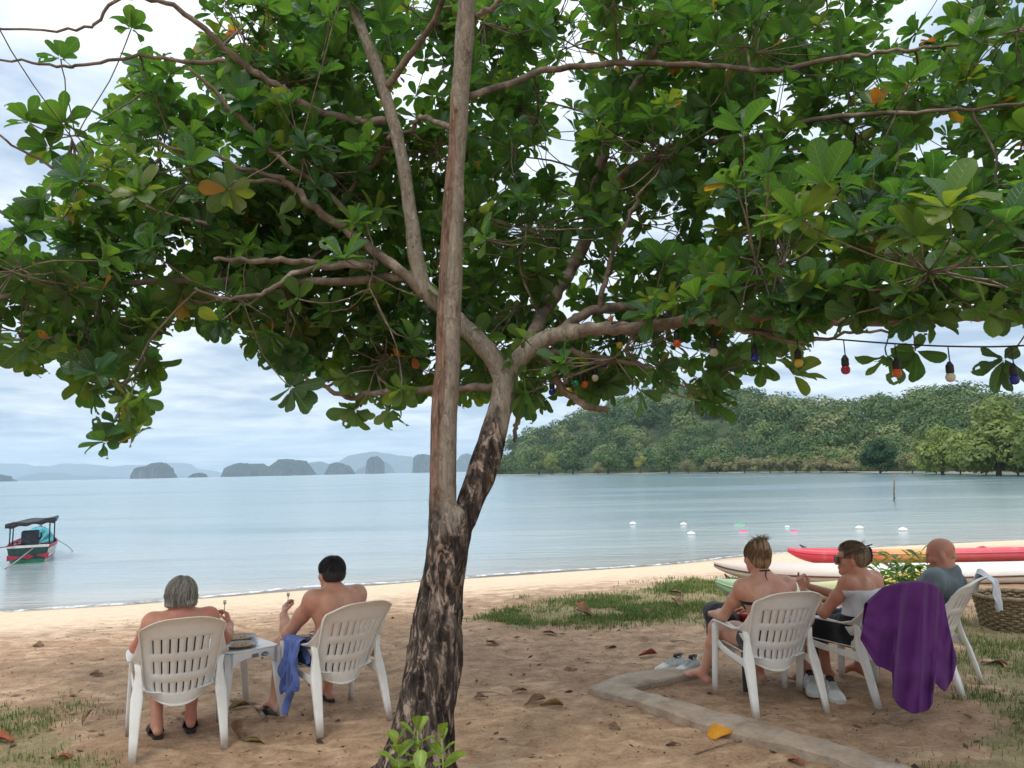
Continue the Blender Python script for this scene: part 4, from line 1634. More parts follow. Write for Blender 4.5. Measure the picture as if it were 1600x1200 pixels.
hp, HR = cfg['J']['headc'], cfg['HR']
cap = [('h', 'ell', np.array(hp) + HR @ np.array((0, -.016, .038)), np.array((.089, .108, .094)), HR, .02), ('h', 'ell', np.array(hp) + HR @ np.array((0, -.045, -.005)), np.array((.083, .078, .070)), HR, .03)]


def clipf(X, hp=hp, HR=HR):
    L = loc(X, hp, HR)
    face = np.minimum(L[..., 1] - .05, .075 - L[..., 2])
    side = np.minimum(L[..., 1] + .03, .008 - L[..., 2])
    return np.maximum(np.maximum(face, side), -.052 - L[..., 2])


st = dome_strands(hp, HR, (0, -.018, .034), (.091, .109, .096), 420, .1, 1.9, rd, .0015, (0, -.35, 1), .2, 1.01, (1.2, 5.1))
hair_mesh('hair', o, HBLACK, cap, clipf, st, groove=.004, seed=9, center=np.array(hp))
for nm, q in (('left', 'l'), ('right', 'r')):
    flip_flop(1, cfg['J']['an_' + q], cfg['foot_' + q], M_SOLE, 'flip_flop', 'dark thong flip flop on the ' + nm + ' foot of the man beside the tree')
h = cw(1, np.array(cfg['J']['wr_l']) + np.array((.05, .045, .065)))
fork('fork', h, h + Vector((.005, .0, .085)), 'small metal fork held up in the left hand of the black haired man', 'fork')

# ---------- woman in dark bikini
cfg = dict(s=.99, build=(1.02, .95, 1.02), head=(R(6), R(-4), R(0)), bust=True,
           J=dict(pelvis=(0, -.09, .495), waist=(-.005, -.125, .635), chest=(-.01, -.145, .795), neck=(-.02, -.125, .955), headc=(-.03, -.075, 1.078),
                  sh_l=(-.178, -.14, .885), sh_r=(.155, -.145, .888), el_l=(-.245, .06, .650), wr_l=(-.215, .30, .615), el_r=(.25, .06, .67), wr_r=(.10, .30, .63),
                  hip_l=(-.09, -.05, .48), hip_r=(.09, -.05, .48), kn_l=(-.185, .40, .475), kn_r=(.15, .40, .475), an_l=(-.275, .475, .115), an_r=(.17, .44, .10)),
           hand_l=((.3, .95, 0), (.2, 0, -1), .4), hand_r=((-.4, .9, 0), (0, 0, -1), .4), foot_l=(-.55, .85, -.18), foot_r=(-.25, 1, .1))
cfg['J'] = zsc(cfg['J'], .945, .018, 0, -.035)
o, pr, S = person(CH[2][0], CH[2][1], cfg, 'woman with dark blond pinned up hair and dark bikini, back to the camera', SK3)
garment('bikini_top', o, pr, ('torso',), C_BLACK, .005, lambda X: np.maximum(np.abs(X[..., 2] - (.735 + .0 * X[..., 1])) - np.where(X[..., 1] > -.13, .055, .011), -9), wr=.0)
garment('bikini_bottom', o, pr, ('torso', 'thigh'), C_BLACK, .006, lambda X: np.maximum(np.maximum(X[..., 2] - .565, X[..., 1] - .03), -9), wr=.001)
m = MB()
nn = Vector(cfg['J']['neck'])
m.tube([nn + Vector(x) for x in ((-.085, .075, -.12), (-.075, .055, -.045), (-.062, .005, .018), (-.03, -.052, .034), (.0, -.062, .036), (.03, -.052, .034), (.062, .005, .018), (.075, .055, -.045), (.085, .075, -.12))], .0055, 6)
m.tube([nn + Vector(x) for x in ((0, -.066, .036), (-.018, -.085, .0), (-.012, -.098, -.03))], [.0045, .004, .002], 5)
m.build('neck_strap', C_BLACK, o)
hp, HR = cfg['J']['headc'], cfg['HR']
cap = [('h', 'ell', np.array(hp) + HR @ np.array((0, -.020, .034)), np.array((.084, .106, .094)), HR, .02),
       ('h', 'ell', np.array(hp) + HR @ np.array((0, -.060, -.030)), np.array((.062, .055, .060)), HR, .04),
       ('h', 'ell', np.array(hp) + HR @ np.array((.0, -.080, .085)), np.array((.052, .046, .054)), HR, .03)]


def clipf(X, hp=hp, HR=HR):
    L = loc(X, hp, HR)
    face = np.minimum(L[..., 1] - .055, .070 - L[..., 2])
    side = np.minimum(L[..., 1] + .025, .0 - L[..., 2])
    return np.maximum(np.maximum(face, side), -.082 - L[..., 2])


st = dome_strands(hp, HR, (0, -.020, .030), (.087, .108, .098), 460, .25, 2.25, rd, .0019, (0, -.55, .75), .10, 1.01, (-math.pi, math.pi))
st = [s for s in st if all(loc(np.array(p), hp, HR)[1] < .055 or loc(np.array(p), hp, HR)[2] > .06 for p in s[0]) and all(loc(np.array(p), hp, HR)[2] > -.095 for p in s[0])]
for k in range(150):                      # the loose tuft standing up from the clip
    b = np.array((rd.uniform(-.03, .03), -.075 + rd.uniform(-.02, .02), .115))
    d = np.array((rd.gauss(0, .55), rd.gauss(-.2, .4), rd.uniform(.5, 1.0)))
    d /= np.linalg.norm(d)
    L = rd.uniform(.03, .085)
    pts = [np.array(hp) + HR @ (b + d * L * s + np.array((0, 0, -.02 * s * s)) + np.array((d[0], d[1], 0)) * .02 * s * s) for s in np.linspace(0, 1, 5)]
    st.append((pts, .0022))
hair_mesh('hair', o, HBLOND, cap, clipf, st, groove=.009, seed=14, center=np.array(hp))

# ---------- woman in white top
cfg = dict(s=.98, build=(1.0, .98, 1.05), head=(R(34), R(-5), 0), bust=True, slim=.95, yaw=R(4),
           J=dict(pelvis=(0, -.09, .49), waist=(0, -.125, .625), chest=(0, -.155, .775), neck=(0, -.145, .928), headc=(-.035, -.095, 1.045),
                  sh_l=(-.165, -.140, .860), sh_r=(.160, -.155, .863), el_l=(-.255, .01, .635), wr_l=(-.185, .215, .775), el_r=(.24, .06, .66), wr_r=(.03, .30, .765),
                  hip_l=(-.09, -.05, .48), hip_r=(.09, -.05, .48), kn_l=(-.13, .37, .475), kn_r=(.13, .375, .475), an_l=(-.12, .30, .11), an_r=(.10, .28, .11)),
           hand_l=((.25, .45, .85), (.9, .1, -.2), .6), hand_r=((-.5, .6, .5), (-.2, -.6, .6), .6), foot_l=(0, 1, .1), foot_r=(0, 1, .1))
cfg['J'] = zsc(cfg['J'], .96, -.012, 0, -.05)
o, pr, S = person(CH[3][0], CH[3][1], cfg, 'woman in white strapless top and sunglasses turning her head to the left', SK4)
garment('tube_top', o, pr, ('torso',), C_WHITE, .008, lambda X: np.maximum(np.abs(X[..., 2] - .672) - .112, -9), wr=.004, freq=30)
garment('shorts', o, pr, ('torso', 'thigh'), C_BLACK, .014, lambda X: np.maximum(np.maximum(X[..., 2] - .590, X[..., 1] - .27), -9), wr=.005)
hp, HR = cfg['J']['headc'], cfg['HR']
cap = [('h', 'ell', np.array(hp) + HR @ np.array((0, -.020, .036)), np.array((.085, .106, .092)), HR, .02),
       ('h', 'ell', np.array(hp) + HR @ np.array((0, -.055, -.025)), np.array((.066, .058, .058)), HR, .04),
       ('h', 'ell', np.array(hp) + HR @ np.array((0, -.115, .012)), np.array((.050, .038, .066)), HR, .03)]


def clipf(X, hp=hp, HR=HR):
    L = loc(X, hp, HR)
    face = np.minimum(L[..., 1] - .045, .066 - L[..., 2])
    side = np.minimum(L[..., 1] + .022, .010 - L[..., 2])
    return np.maximum(np.maximum(face, side), -.078 - L[..., 2])


st = dome_strands(hp, HR, (0, -.020, .034), (.087, .108, .095), 420, .25, 2.2, rd, .0018, (0, -.95, .25), .10, 1.01)
st = [s for s in st if all(loc(np.array(p), hp, HR)[1] < .05 or loc(np.array(p), hp, HR)[2] > .06 for p in s[0]) and all(loc(np.array(p), hp, HR)[2] > -.085 for p in s[0]) and all(loc(np.array(p), hp, HR)[1] < -.01 or loc(np.array(p), hp, HR)[2] > .02 for p in s[0])]
for k in range(16):
    b = np.array((rd.uniform(-.04, .04), -.09 + rd.uniform(-.02, .02), .10))
    d = np.array((rd.gauss(0, .4), -rd.uniform(.1, .9), rd.uniform(.2, .8)))
    pts = [np.array(hp) + HR @ (b + d * .045 * s) for s in np.linspace(0, 1, 5)]
    st.append((pts, .0012))
hair_mesh('hair', o, HBROWN, cap, clipf, st, groove=.008, seed=24, center=np.array(hp))


def hw(x, y, z, hp=hp, HR=HR): return tuple(np.array(hp) + HR @ np.array((x, y, z)))


cl = empty('hair_clip', CH[3][0], CH[3][1])
tag(cl, 'black claw clip in the hair of the woman in the white top', 'hair clip')
for q in (-1, 1):
    m = MB()
    m.tube([hw(0, -.140, .075), hw(q * .022, -.150, .055), hw(q * .036, -.150, .015), hw(q * .030, -.140, -.03)], [.006, .008, .007, .004], 6)
    m.build('jaw', M_BLACKP, cl)
MB().tube([hw(0, -.125, .082), hw(0, -.165, .092)], [.007, .004], 6).build('spring', M_BLACKP, cl)
sg = empty('sunglasses', CH[3][0], CH[3][1])
tag(sg, 'brown tinted sunglasses on the face of the woman in the white top', 'sunglasses')
M_LENS = simple('dark_lens', (0.07, 0.02, 0.02), 0.12, 0.1)
M_FRAME = simple('brown_frame', (0.10, 0.03, 0.03), 0.35, 0.1)
for q in (-1, 1):
    m = MB()
    m.grid(lambda u, v: hw(q * (.006 + .056 * u), .107 - .026 * u * u, -.018 + .040 * v - .006 * u), 6, 4)
    m.build('lens', M_LENS, sg, solid=.003)
    MB().tube([hw(q * .062, .082, .018), hw(q * .078, .04, .016), hw(q * .083, -.005, .012), hw(q * .082, -.03, -.004)], .003, 6).build('temple', M_FRAME, sg)
    MB().tube([hw(q * .006, .110, .022), hw(q * .034, .104, .025), hw(q * .062, .084, .020), hw(q * .062, .083, -.018), hw(q * .034, .102, -.022), hw(q * .008, .110, -.014), hw(q * .006, .110, .022)], .003, 6).build('frame', M_FRAME, sg)
MB().tube([hw(-.008, .110, .012), hw(0, .112, .015), hw(.008, .110, .012)], .003, 6).build('bridge', M_FRAME, sg)

# ---------- bald man
cfg = dict(s=1.03, build=(1.1, 1.15, 1.05), head=(R(15), R(-16), 0), belly=1.1, arm=1.05, hs=1.0,
           J=dict(pelvis=(0, -.055, .485), waist=(0, -.13, .605), chest=(0, -.225, .735), neck=(0, -.275, .880), headc=(0, -.232, .992),
                  sh_l=(-.185, -.225, .835), sh_r=(.185, -.225, .835), el_l=(-.240, -.05, .655), wr_l=(-.08, .16, .635), el_r=(.245, -.05, .655), wr_r=(.06, .18, .65),
                  hip_l=(-.09, -.04, .485), hip_r=(.09, -.04, .485), kn_l=(-.14, .39, .485), kn_r=(.14, .39, .485), an_l=(-.13, .43, .10), an_r=(.13, .43, .10)),
           hand_l=((.7, .7, 0), (0, 0, -1), .5), hand_r=((-.7, .7, 0), (0, 0, -1), .5), foot_l=(0, 1), foot_r=(0, 1))
cfg['J'] = zsc(cfg['J'], .97, .022, .055, .03)
o, pr, S = person(CH[4][0], CH[4][1], cfg, 'bald man in grey T-shirt looking down at the right', SK5)
nk = np.array(cfg['J']['neck'])
els = [np.array(cfg['J']['el_l']), np.array(cfg['J']['el_r'])]
garment('t_shirt', o, pr, ('torso', 'arm', 'neck'), C_GREY, .013,
        lambda X: np.maximum.reduce([.45 - X[..., 2], np.minimum((X - (nk + np.array((0, .0, -.005)))) @ np.array((0, .35, .94)), .098 - np.linalg.norm(X - (nk + np.array((0, .02, .02))), axis=-1)), .085 - np.linalg.norm(X - els[0], axis=-1), .085 - np.linalg.norm(X - els[1], axis=-1)]), wr=.009, freq=17)
garment('shorts', o, pr, ('torso', 'thigh'), C_DKGREY, .012, lambda X: np.maximum(np.maximum(X[..., 2] - .56, X[..., 1] - .27), -9), wr=.005)
for i, c in enumerate(((0, 'P1'), (1, 'P2'))):
    pass
print('T people', time.time() - T0)
# ================================================================== THE TREE
t = NT('bark')
co = t.coord()
dk = t.attr('dark')
dd = t.attr('dead')
v1 = t.noise(t.mapping(co, (1, 1, .30)), 26, 6, 0.68, 0.6)
v2 = t.noise(t.mapping(co, (1, 1, .42)), 11, 7, 0.72, 1.4)
v3 = t.noise(t.mapping(co, (1, 1, .12)), 90, 4, 0.6)
fl = t.noise(co, 70, 4, 0.75)
pale = t.ramp(v1, [(0.28, (0.150, 0.118, 0.092)), (0.5, (0.27, 0.225, 0.178)), (0.72, (0.39, 0.34, 0.278))])
pale = t.mix(t.rng(v2, 0.45, 0.7, 0, .5), pale, (0.30, 0.24, 0.185))
pale = t.mix(t.rng(t.noise(t.mapping(co, (1, 1, .35)), 14, 6, .7, .8), .56, .66, 0, .75), pale, (0.10, 0.075, 0.058))
pale = t.mix(t.rng(fl, 0.58, 0.66, 0, .5), pale, (0.47, 0.44, 0.38))
drk = t.ramp(v1, [(0.36, (0.010, 0.008, 0.007)), (0.52, (0.060, 0.044, 0.035)), (0.68, (0.24, 0.185, 0.145))])
peel = t.rng(t.math('ADD', v2, t.math('MULTIPLY', t.math('SUBTRACT', v1, .5), .55)), 0.50, 0.60)
drk = t.mix(t.math('MULTIPLY', peel, .78), drk, t.mix(t.rng(v1, .38, .62), (0.19, 0.13, 0.098), (0.42, 0.32, 0.26)))
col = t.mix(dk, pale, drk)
col = t.mix(dd, col, t.ramp(v3, [(0.3, (0.12, 0.070, 0.048)), (0.55, (0.235, 0.150, 0.108)), (0.75, (0.34, 0.245, 0.185))]))
hh = t.math('ADD', t.math('MULTIPLY', v1, t.rng(dk, 0, 1, .5, 1.2)), t.math('ADD', t.math('MULTIPLY', v3, .25), t.math('MULTIPLY', peel, -.35)))
M_BARK = t.done(t.principled(col, .92, t.bump(hh, .85, .018), .2))

t = NT('twig_bark')
co = t.coord()
tn = t.noise(co, 9, 5, .65)
M_TWIG = t.done(t.principled(t.ramp(tn, [(0.3, (0.085, 0.062, 0.050)), (0.55, (0.22, 0.17, 0.135)), (0.72, (0.42, 0.36, 0.30))]), .9, t.bump(t.noise(t.mapping(co, (1, 1, 1)), 60, 4), .6, .008), .2))


def px_path(L):
    """(px, py, half width px, d) -> points and radii"""
    return [P(a, b, d) for a, b, _, d in L], [h * d / FPX for _, _, h, d in L]


def smooth_path(pts, rad, per=5, jit=0.0, rg=None):
    P_, R_ = [], []
    n = len(pts)
    for i in range(n - 1):
        p0, p1, p2, p3 = pts[max(i - 1, 0)], pts[i], pts[i + 1], pts[min(i + 2, n - 1)]
        for k in range(per):
            f = k / per
            q = 0.5 * ((2 * p1) + (p2 - p0) * f + (2 * p0 - 5 * p1 + 4 * p2 - p3) * f * f + (3 * p1 - p0 - 3 * p2 + p3) * f ** 3)
            if jit and (i or k):
                q = q + Vector((rg.gauss(0, jit), rg.gauss(0, jit), rg.gauss(0, jit)))
            P_.append(q)
            R_.append(rad[i] + (rad[i + 1] - rad[i]) * f)
    return P_ + [pts[-1]], R_ + [rad[-1]]


rt = random.Random(3)
base = gpt(655, 1200)
tree = empty('almond_tree', (P(650, 1215, 4.14).x, 4.14, 0))
tag(tree, 'broad leaved tree with forked trunk spreading over the whole beach', 'tree')
TRUNK = [(640, 1275, 80, 4.10), (650, 1215, 57, 4.13), (661, 1130, 46, 4.16), (678, 1020, 39, 4.18), (692, 920, 34, 4.20), (702, 850, 33, 4.20), (707, 815, 29, 4.21)]
LSTEM = [(696, 830, 28, 4.18), (692, 780, 25, 4.18), (693, 700, 24, 4.18), (697, 600, 23, 4.18), (701, 480, 21.5, 4.18), (706, 380, 20.5, 4.18), (711, 280, 19, 4.18), (717, 180, 17.5, 4.17), (724, 80, 17.5, 4.16), (728, 0, 17, 4.15), (735, -130, 15, 4.13), (748, -300, 11, 4.1), (770, -430, 7, 4.05)]
RSTEM = [(718, 825, 20, 4.24), (741, 770, 22, 4.30), (760, 715, 23.5, 4.36), (775, 665, 20.5, 4.42), (785, 625, 18, 4.46), (788, 590, 18, 4.5)]
ABR = [(786, 590, 18, 4.5), (768, 556, 16.5, 4.5), (746, 530, 15, 4.52), (720, 506, 14, 4.55), (692, 480, 14, 4.58), (664, 452, 14, 4.6), (650, 400, 12.5, 4.62), (643, 340, 12.5, 4.66), (633, 270, 12, 4.7), (617, 200, 11, 4.75), (600, 140, 11, 4.8), (575, 70, 11, 4.85), (547, 0, 10.5, 4.9), (510, -120, 8, 5.0)]
BBR0 = [(790, 590, 16, 4.52), (812, 560, 15, 4.55), (850, 530, 14, 4.58), (900, 518, 13.5, 4.55)]
allp = []
for L, _k in ((TRUNK, .95), (LSTEM, .80), (RSTEM, .88), (ABR, .82), (BBR0, .85)):
    p, r = px_path(L)
    r = [x * _k for x in r]
    allp += [smooth_path(p, r, 6)]
S = SDF((-1.45, 3.75, -.12), (.75, 5.15, 5.95), .0125)
for pth, rr in allp:
    for i in range(len(pth) - 1):
        S.cone(pth[i], pth[i + 1], rr[i], rr[i + 1], .022)
bp = P(650, 1215, 4.13)
for a, L, r in ((2.9, .42, .10), (1.8, .30, .09), (.3, .36, .09), (-.9, .34, .10), (-2.0, .40, .11)):          # root flare
    S.cone((bp.x, bp.y, .22), (bp.x + math.cos(a) * L, bp.y + math.sin(a) * L, -.06), r * 1.2, r * .5, .09)
for px, py, r in ((676, 905, .034), (716, 950, .034), (692, 1050, .036), (660, 1050, .034), (702, 985, .03), (686, 845, .03), (712, 905, .034)):       # knots and burls
    c = P(px, py, 4.20 - .105)
    S.ell(c, (r, r * .7, r * 1.3), None, .03)
# hollow scars
for px, py, w, h_ in ((661, 1075, .022, .085), (690, 895, .02, .05), (672, 985, .018, .06)):
    c = P(px, py, 4.02)
    S.ell(c, (w, .045, h_), None, .025, 'sub')
lp, lr = allp[1]
crack = []
for p, r in zip(lp, lr):
    if 1.52 < p.z < 3.72:
        crack.append((p.x - .22 * r + .12 * r * math.sin(p.z * 5.0), p.y - r * .97, p.z, r))
for i in range(len(crack) - 1):
    S.cone(crack[i][:3], crack[i + 1][:3], .016, .016, .006, 'sub')
S.ell((crack[0][0] - .01, crack[0][1], crack[0][2] - .02), (.028, .03, .09), None, .02, 'sub')
rp_, rr_ = allp[3]
for i in range(len(rp_) - 1):
    if 3.0 < rp_[i].z < 3.9:
        S.cone(rp_[i] + Vector((-.2 * rr_[i], -rr_[i] * .97, 0)), rp_[i + 1] + Vector((-.2 * rr_[i + 1], -rr_[i + 1] * .97, 0)), .010, .010, .01, 'sub')
Xp = S.points()
near = np.abs(S.D) < .05
q = Xp[near]
low = 1 - sstep(1.15, 1.75, q[:, 2])
S.D[near] += ((fbm(q * np.array([24, 24, 6.5]), 5, 3) - .5) * (.015 + .027 * low) + (fbm(q * np.array([7, 7, 3.0]), 8, 2) - .5) * (.016 + .020 * low)).astype(np.float32)
V, Q = S.mesh_arrays()


def near_path(V, pth, rr):
    A = np.array([list(p) for p in pth])
    rr = np.array(rr)
    best, bi = np.full(len(V), 9.0), np.zeros(len(V), int)
    for i in range(len(A)):
        d = np.linalg.norm(V - A[i], axis=1) - rr[i]
        m = d < best
        best[m], bi[m] = d[m], i
    return best, bi


dl, il = near_path(V, *allp[1])
dr_, ir = near_path(V, *allp[2])
dt, it = near_path(V, *allp[0])
da, ia = near_path(V, *allp[3])
nz = fbm(V * np.array([9, 9, 4]), 15, 3) - .5
nz = nz + .5 * (fbm(V * np.array([26, 26, 8]), 19, 3) - .5)
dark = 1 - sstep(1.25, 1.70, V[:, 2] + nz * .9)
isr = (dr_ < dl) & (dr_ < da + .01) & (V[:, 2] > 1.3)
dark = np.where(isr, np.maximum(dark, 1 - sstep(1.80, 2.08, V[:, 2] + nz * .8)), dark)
LA = np.array([list(p) for p in allp[1][0]])
LR = np.array(allp[1][1])
u = (V[:, 0] - LA[il, 0]) / LR[il]
isl = (dl < dr_) & (dl < da) & (dl < dt)
dead = isl * (1 - sstep(-.22, -.08, u + nz * .5 + .12 * np.sin(V[:, 2] * 5))) * sstep(1.46, 1.6, V[:, 2]) * (1 - sstep(3.55, 3.75, V[:, 2] + nz)) * (V[:, 1] < LA[il, 1] + .02)
V0 = V - np.array(tree.location)
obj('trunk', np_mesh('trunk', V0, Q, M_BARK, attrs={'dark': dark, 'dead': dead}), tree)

NODES = []           # (point, radius) a twig may spring from
for pth, rr in allp[1:]:
    NODES += [(p, r) for p, r in zip(pth, rr) if p.z > 2.1]


def branch(L, jit=.006, n=7):
    p, r = px_path(L)
    r = [x * .85 for x in r]
    p, r = smooth_path(p, r, 5, jit, rt)
    NODES.extend(zip(p, r))
    m = MB().tube([x - tree.location for x in p], r, n)
    return m.build('branch', M_TWIG, tree)


branch([(665, 462, 11, 4.58), (612, 412, 10, 4.6), (560, 372, 9, 4.6), (505, 335, 8, 4.58), (462, 295, 7, 4.55), (420, 274, 5, 4.5), (370, 262, 4, 4.45), (335, 240, 3.5, 4.4), (290, 236, 3, 4.35), (245, 220, 2, 4.3)])
branch([(450, 290, 5, 4.55), (425, 283, 4.5, 4.5), (380, 283, 4, 4.45), (332, 282, 3, 4.4)])
branch([(590, 412, 8, 4.6), (520, 412, 7, 4.5), (450, 408, 6, 4.4), (390, 407, 5, 4.3), (334, 405, 3, 4.25)])
branch([(575, 415, 6, 4.55), (510, 418, 6, 4.45), (455, 428, 5, 4.4), (430, 448, 4.5, 4.35), (390, 463, 4, 4.3), (345, 466, 3, 4.25), (305, 450, 2.5, 4.2)])
branch([(648, 430, 9, 4.62), (560, 438, 8, 4.7), (450, 440, 7, 4.8), (340, 440, 6, 4.8), (230, 441, 6, 4.7), (130, 445, 5, 4.6), (50, 455, 5, 4.5), (-60, 480, 4, 4.4)])
branch([(604, 190, 9, 4.78), (560, 190, 9, 4.75), (500, 175, 8, 4.7), (440, 140, 7.5, 4.6), (395, 110, 7, 4.5), (350, 75, 6, 4.4), (300, 30, 5.5, 4.3), (250, 2, 4.5, 4.2), (180, 0, 3.5, 4.1), (150, 38, 3, 4.1), (90, 48, 2.5, 4.05), (-40, 42, 2, 4)])
branch([(350, 95, 5, 4.4), (290, 97, 4, 4.3), (230, 88, 3.5, 4.25), (170, 95, 3.2, 4.2), (110, 105, 3, 4.15), (50, 98, 2.5, 4.1), (-30, 90, 2, 4.05)])
branch([(560, 350, 6, 4.62), (500, 290, 5, 4.6), (440, 250, 4.5, 4.55), (395, 205, 4.5, 4.5), (340, 150, 4, 4.4), (295, 105, 3, 4.3)])
branch([(330, 352, 4, 4.5), (260, 335, 3.5, 4.45), (190, 305, 3.2, 4.4), (110, 275, 3, 4.3), (50, 245, 2.6, 4.25), (0, 212, 2.2, 4.2), (-60, 180, 2, 4.15)])
branch([(612, 215, 8, 4.78), (600, 235, 7, 4.9), (555, 290, 5, 5.1), (520, 330, 4, 5.2)])
branch([(785, 605, 8, 4.48), (745, 604, 7, 4.6), (700, 607, 7, 4.75), (640, 610, 6.5, 4.85), (590, 614, 6, 4.9), (540, 622, 5, 4.95), (500, 600, 4, 5.0), (440, 580, 3, 5.0)])
branch([(900, 518, 13.5, 4.55), (960, 513, 13, 4.45), (1015, 510, 12, 4.3), (1075, 500, 11, 4.15), (1140, 494, 10.5, 4.0), (1210, 492, 10, 3.85), (1280, 498, 9, 3.7), (1360, 503, 8.5, 3.55), (1440, 502, 8, 3.4), (1530, 495, 7.5, 3.25), (1620, 487, 7, 3.1), (1750, 470, 5, 2.9)])
branch([(1150, 490, 9, 4.0), (1220, 480, 8, 3.9), (1270, 465, 7.5, 3.8), (1310, 445, 7, 3.7), (1350, 428, 7, 3.6), (1400, 433, 6, 3.5), (1470, 440, 5, 3.4), (1560, 448, 4, 3.3), (1680, 440, 3, 3.2)])
branch([(870, 520, 9, 4.58), (905, 495, 9, 4.62), (940, 482, 9, 4.65), (1000, 478, 8, 4.7), (1075, 478, 7, 4.75), (1150, 462, 6, 4.8), (1230, 440, 5, 4.8), (1320, 400, 4, 4.8)])
branch([(935, 485, 6, 4.64), (945, 440, 5, 4.6), (960, 390, 4.5, 4.55), (985, 330, 4, 4.5), (1000, 300, 3, 4.45)])
branch([(818, 560, 14, 4.56), (838, 510, 14, 4.9), (862, 468, 14, 5.2), (888, 425, 14, 5.4), (910, 385, 13, 5.5), (925, 330, 12, 5.5), (935, 270, 11, 5.4), (960, 200, 9, 5.3), (1000, 120, 8, 5.2), (1050, 30, 6, 5.1), (1090, -80, 5, 5.0)])
branch([(930, 310, 9, 5.45), (985, 265, 8, 5.3), (1050, 235, 7, 5.1), (1110, 222, 6.5, 4.9), (1180, 215, 6, 4.7), (1260, 190, 5, 4.5), (1350, 178, 4.5, 4.3), (1450, 175, 4, 4.1), (1570, 165, 3, 3.9), (1680, 140, 2, 3.8)])
branch([(730, 150, 7, 4.2), (800, 130, 7, 4.5), (860, 108, 6.5, 4.7), (930, 100, 6, 4.7), (1000, 97, 6, 4.65), (1070, 100, 5.5, 4.6), (1150, 105, 5, 4.5), (1215, 108, 5, 4.4), (1290, 96, 4.5, 4.3), (1370, 82, 4, 4.2), (1430, 78, 3.5, 4.1), (1520, 62, 3, 4.0), (1620, 40, 2, 3.9)])
branch([(745, 25, 6, 4.15), (768, 12, 5, 4.1), (790, -10, 4.5, 4.05), (840, -60, 4, 4.0)])
branch([(720, 210, 7, 4.2), (690, 195, 6, 4.4), (655, 185, 5, 4.7), (640, 205, 5, 4.85), (600, 210, 4, 5.0)])
branch([(850, 536, 9, 4.6), (852, 560, 8, 4.62), (866, 590, 7.5, 4.65), (885, 615, 7, 4.7), (915, 632, 7, 4.75), (950, 642, 5, 4.8)])
branch([(852, 556, 7, 4.62), (880, 550, 7, 4.6), (905, 552, 6, 4.6), (950, 560, 4.5, 4.6), (1020, 575, 3.5, 4.6)])
branch([(893, 560, 4.5, 4.6), (886, 580, 4.5, 4.62), (880, 600, 3.5, 4.64)])
branch([(800, 590, 8, 4.52), (808, 615, 7, 4.6), (813, 640, 6, 4.62), (806, 665, 5, 4.64), (805, 690, 3, 4.65)])
branch([(1100, 495, 6, 4.1), (1180, 520, 4, 4.0), (1260, 535, 3.5, 3.9), (1330, 520, 3, 3.8), (1400, 517, 2.5, 3.7)])
branch([(600, 140, 8, 4.8), (660, 60, 6, 4.6), (700, -20, 5, 4.3), (730, -140, 4, 3.6), (760, -300, 3, 3.0)])
branch([(748, -300, 9, 4.1), (560, -330, 7, 3.4), (350, -350, 5, 2.8), (150, -380, 4, 2.4)])
branch([(748, -300, 9, 4.1), (950, -350, 7, 3.4), (1150, -380, 5, 2.8), (1400, -420, 4, 2.3)])
branch([(735, -130, 9, 4.13), (760, -300, 7, 3.2), (800, -600, 6, 2.2), (830, -1100, 4, 1.4)])
branch([(510, -120, 7, 5.0), (380, -200, 6, 5.2), (200, -220, 5, 5.3), (0, -200, 4, 5.2)])
branch([(1090, -80, 5, 5.0), (1250, -160, 5, 4.8), (1450, -200, 4, 4.5), (1700, -200, 3, 4.2)])

# ---- where the leaf rosettes sit
LOW = [(-300, 560), (0, 575), (40, 590), (120, 580), (142, 640), (165, 690), (215, 685), (228, 620), (238, 550), (262, 515), (330, 530), (390, 545), (420, 580), (450, 620), (475, 590), (530, 595), (556, 640), (610, 645), (650, 625), (720, 645), (770, 645), (830, 655), (900, 655), (960, 628), (1000, 615), (1085, 620), (1110, 645), (1135, 610), (1180, 600), (1230, 580), (1262, 535), (1290, 495), (1420, 490), (1460, 480), (1540, 480), (1580, 490), (1900, 480)]
UPP = [(-300, 400), (0, 345), (40, 300), (90, 300), (130, 240), (165, 190), (200, 150), (235, 95), (290, 60), (330, 10), (350, -60), (420, -420), (1900, -420)]
HOLES = [(900, 120, 42, 55), (1395, 62, 45, 40), (1440, 15, 35, 40), (1480, 235, 60, 28), (1310, 210, 30, 25), (640, 130, 22, 30), (975, 245, 25, 14), (1050, 350, 28, 14), (870, 250, 26, 20), (300, 150, 18, 14), (245, 250, 18, 20), (225, 470, 26, 22), (290, 385, 14, 20), (930, 455, 35, 28), (1540, 250, 50, 25), (30, 480, 18, 22), (880, 470, 20, 20), (1570, 20, 22, 26), (60, 395, 26, 18), (1215, 165, 26, 20), (760, 265, 20, 18)]
lx, ly = zip(*LOW)
ux, uy = zip(*UPP)
ROS = []


def d0(px, py):
    near = np.interp(px, [700, 1100, 1300, 1700], [0, .3, .85, 1.2]) * float(sstep(190, 300, py)) * (1 - .6 * float(sstep(420, 500, py)))
    return np.interp(px, [-300, 0, 400, 800, 1200, 1600, 1900], [4.3, 4.5, 4.9, 5.1, 5.0, 4.7, 4.4]) - near


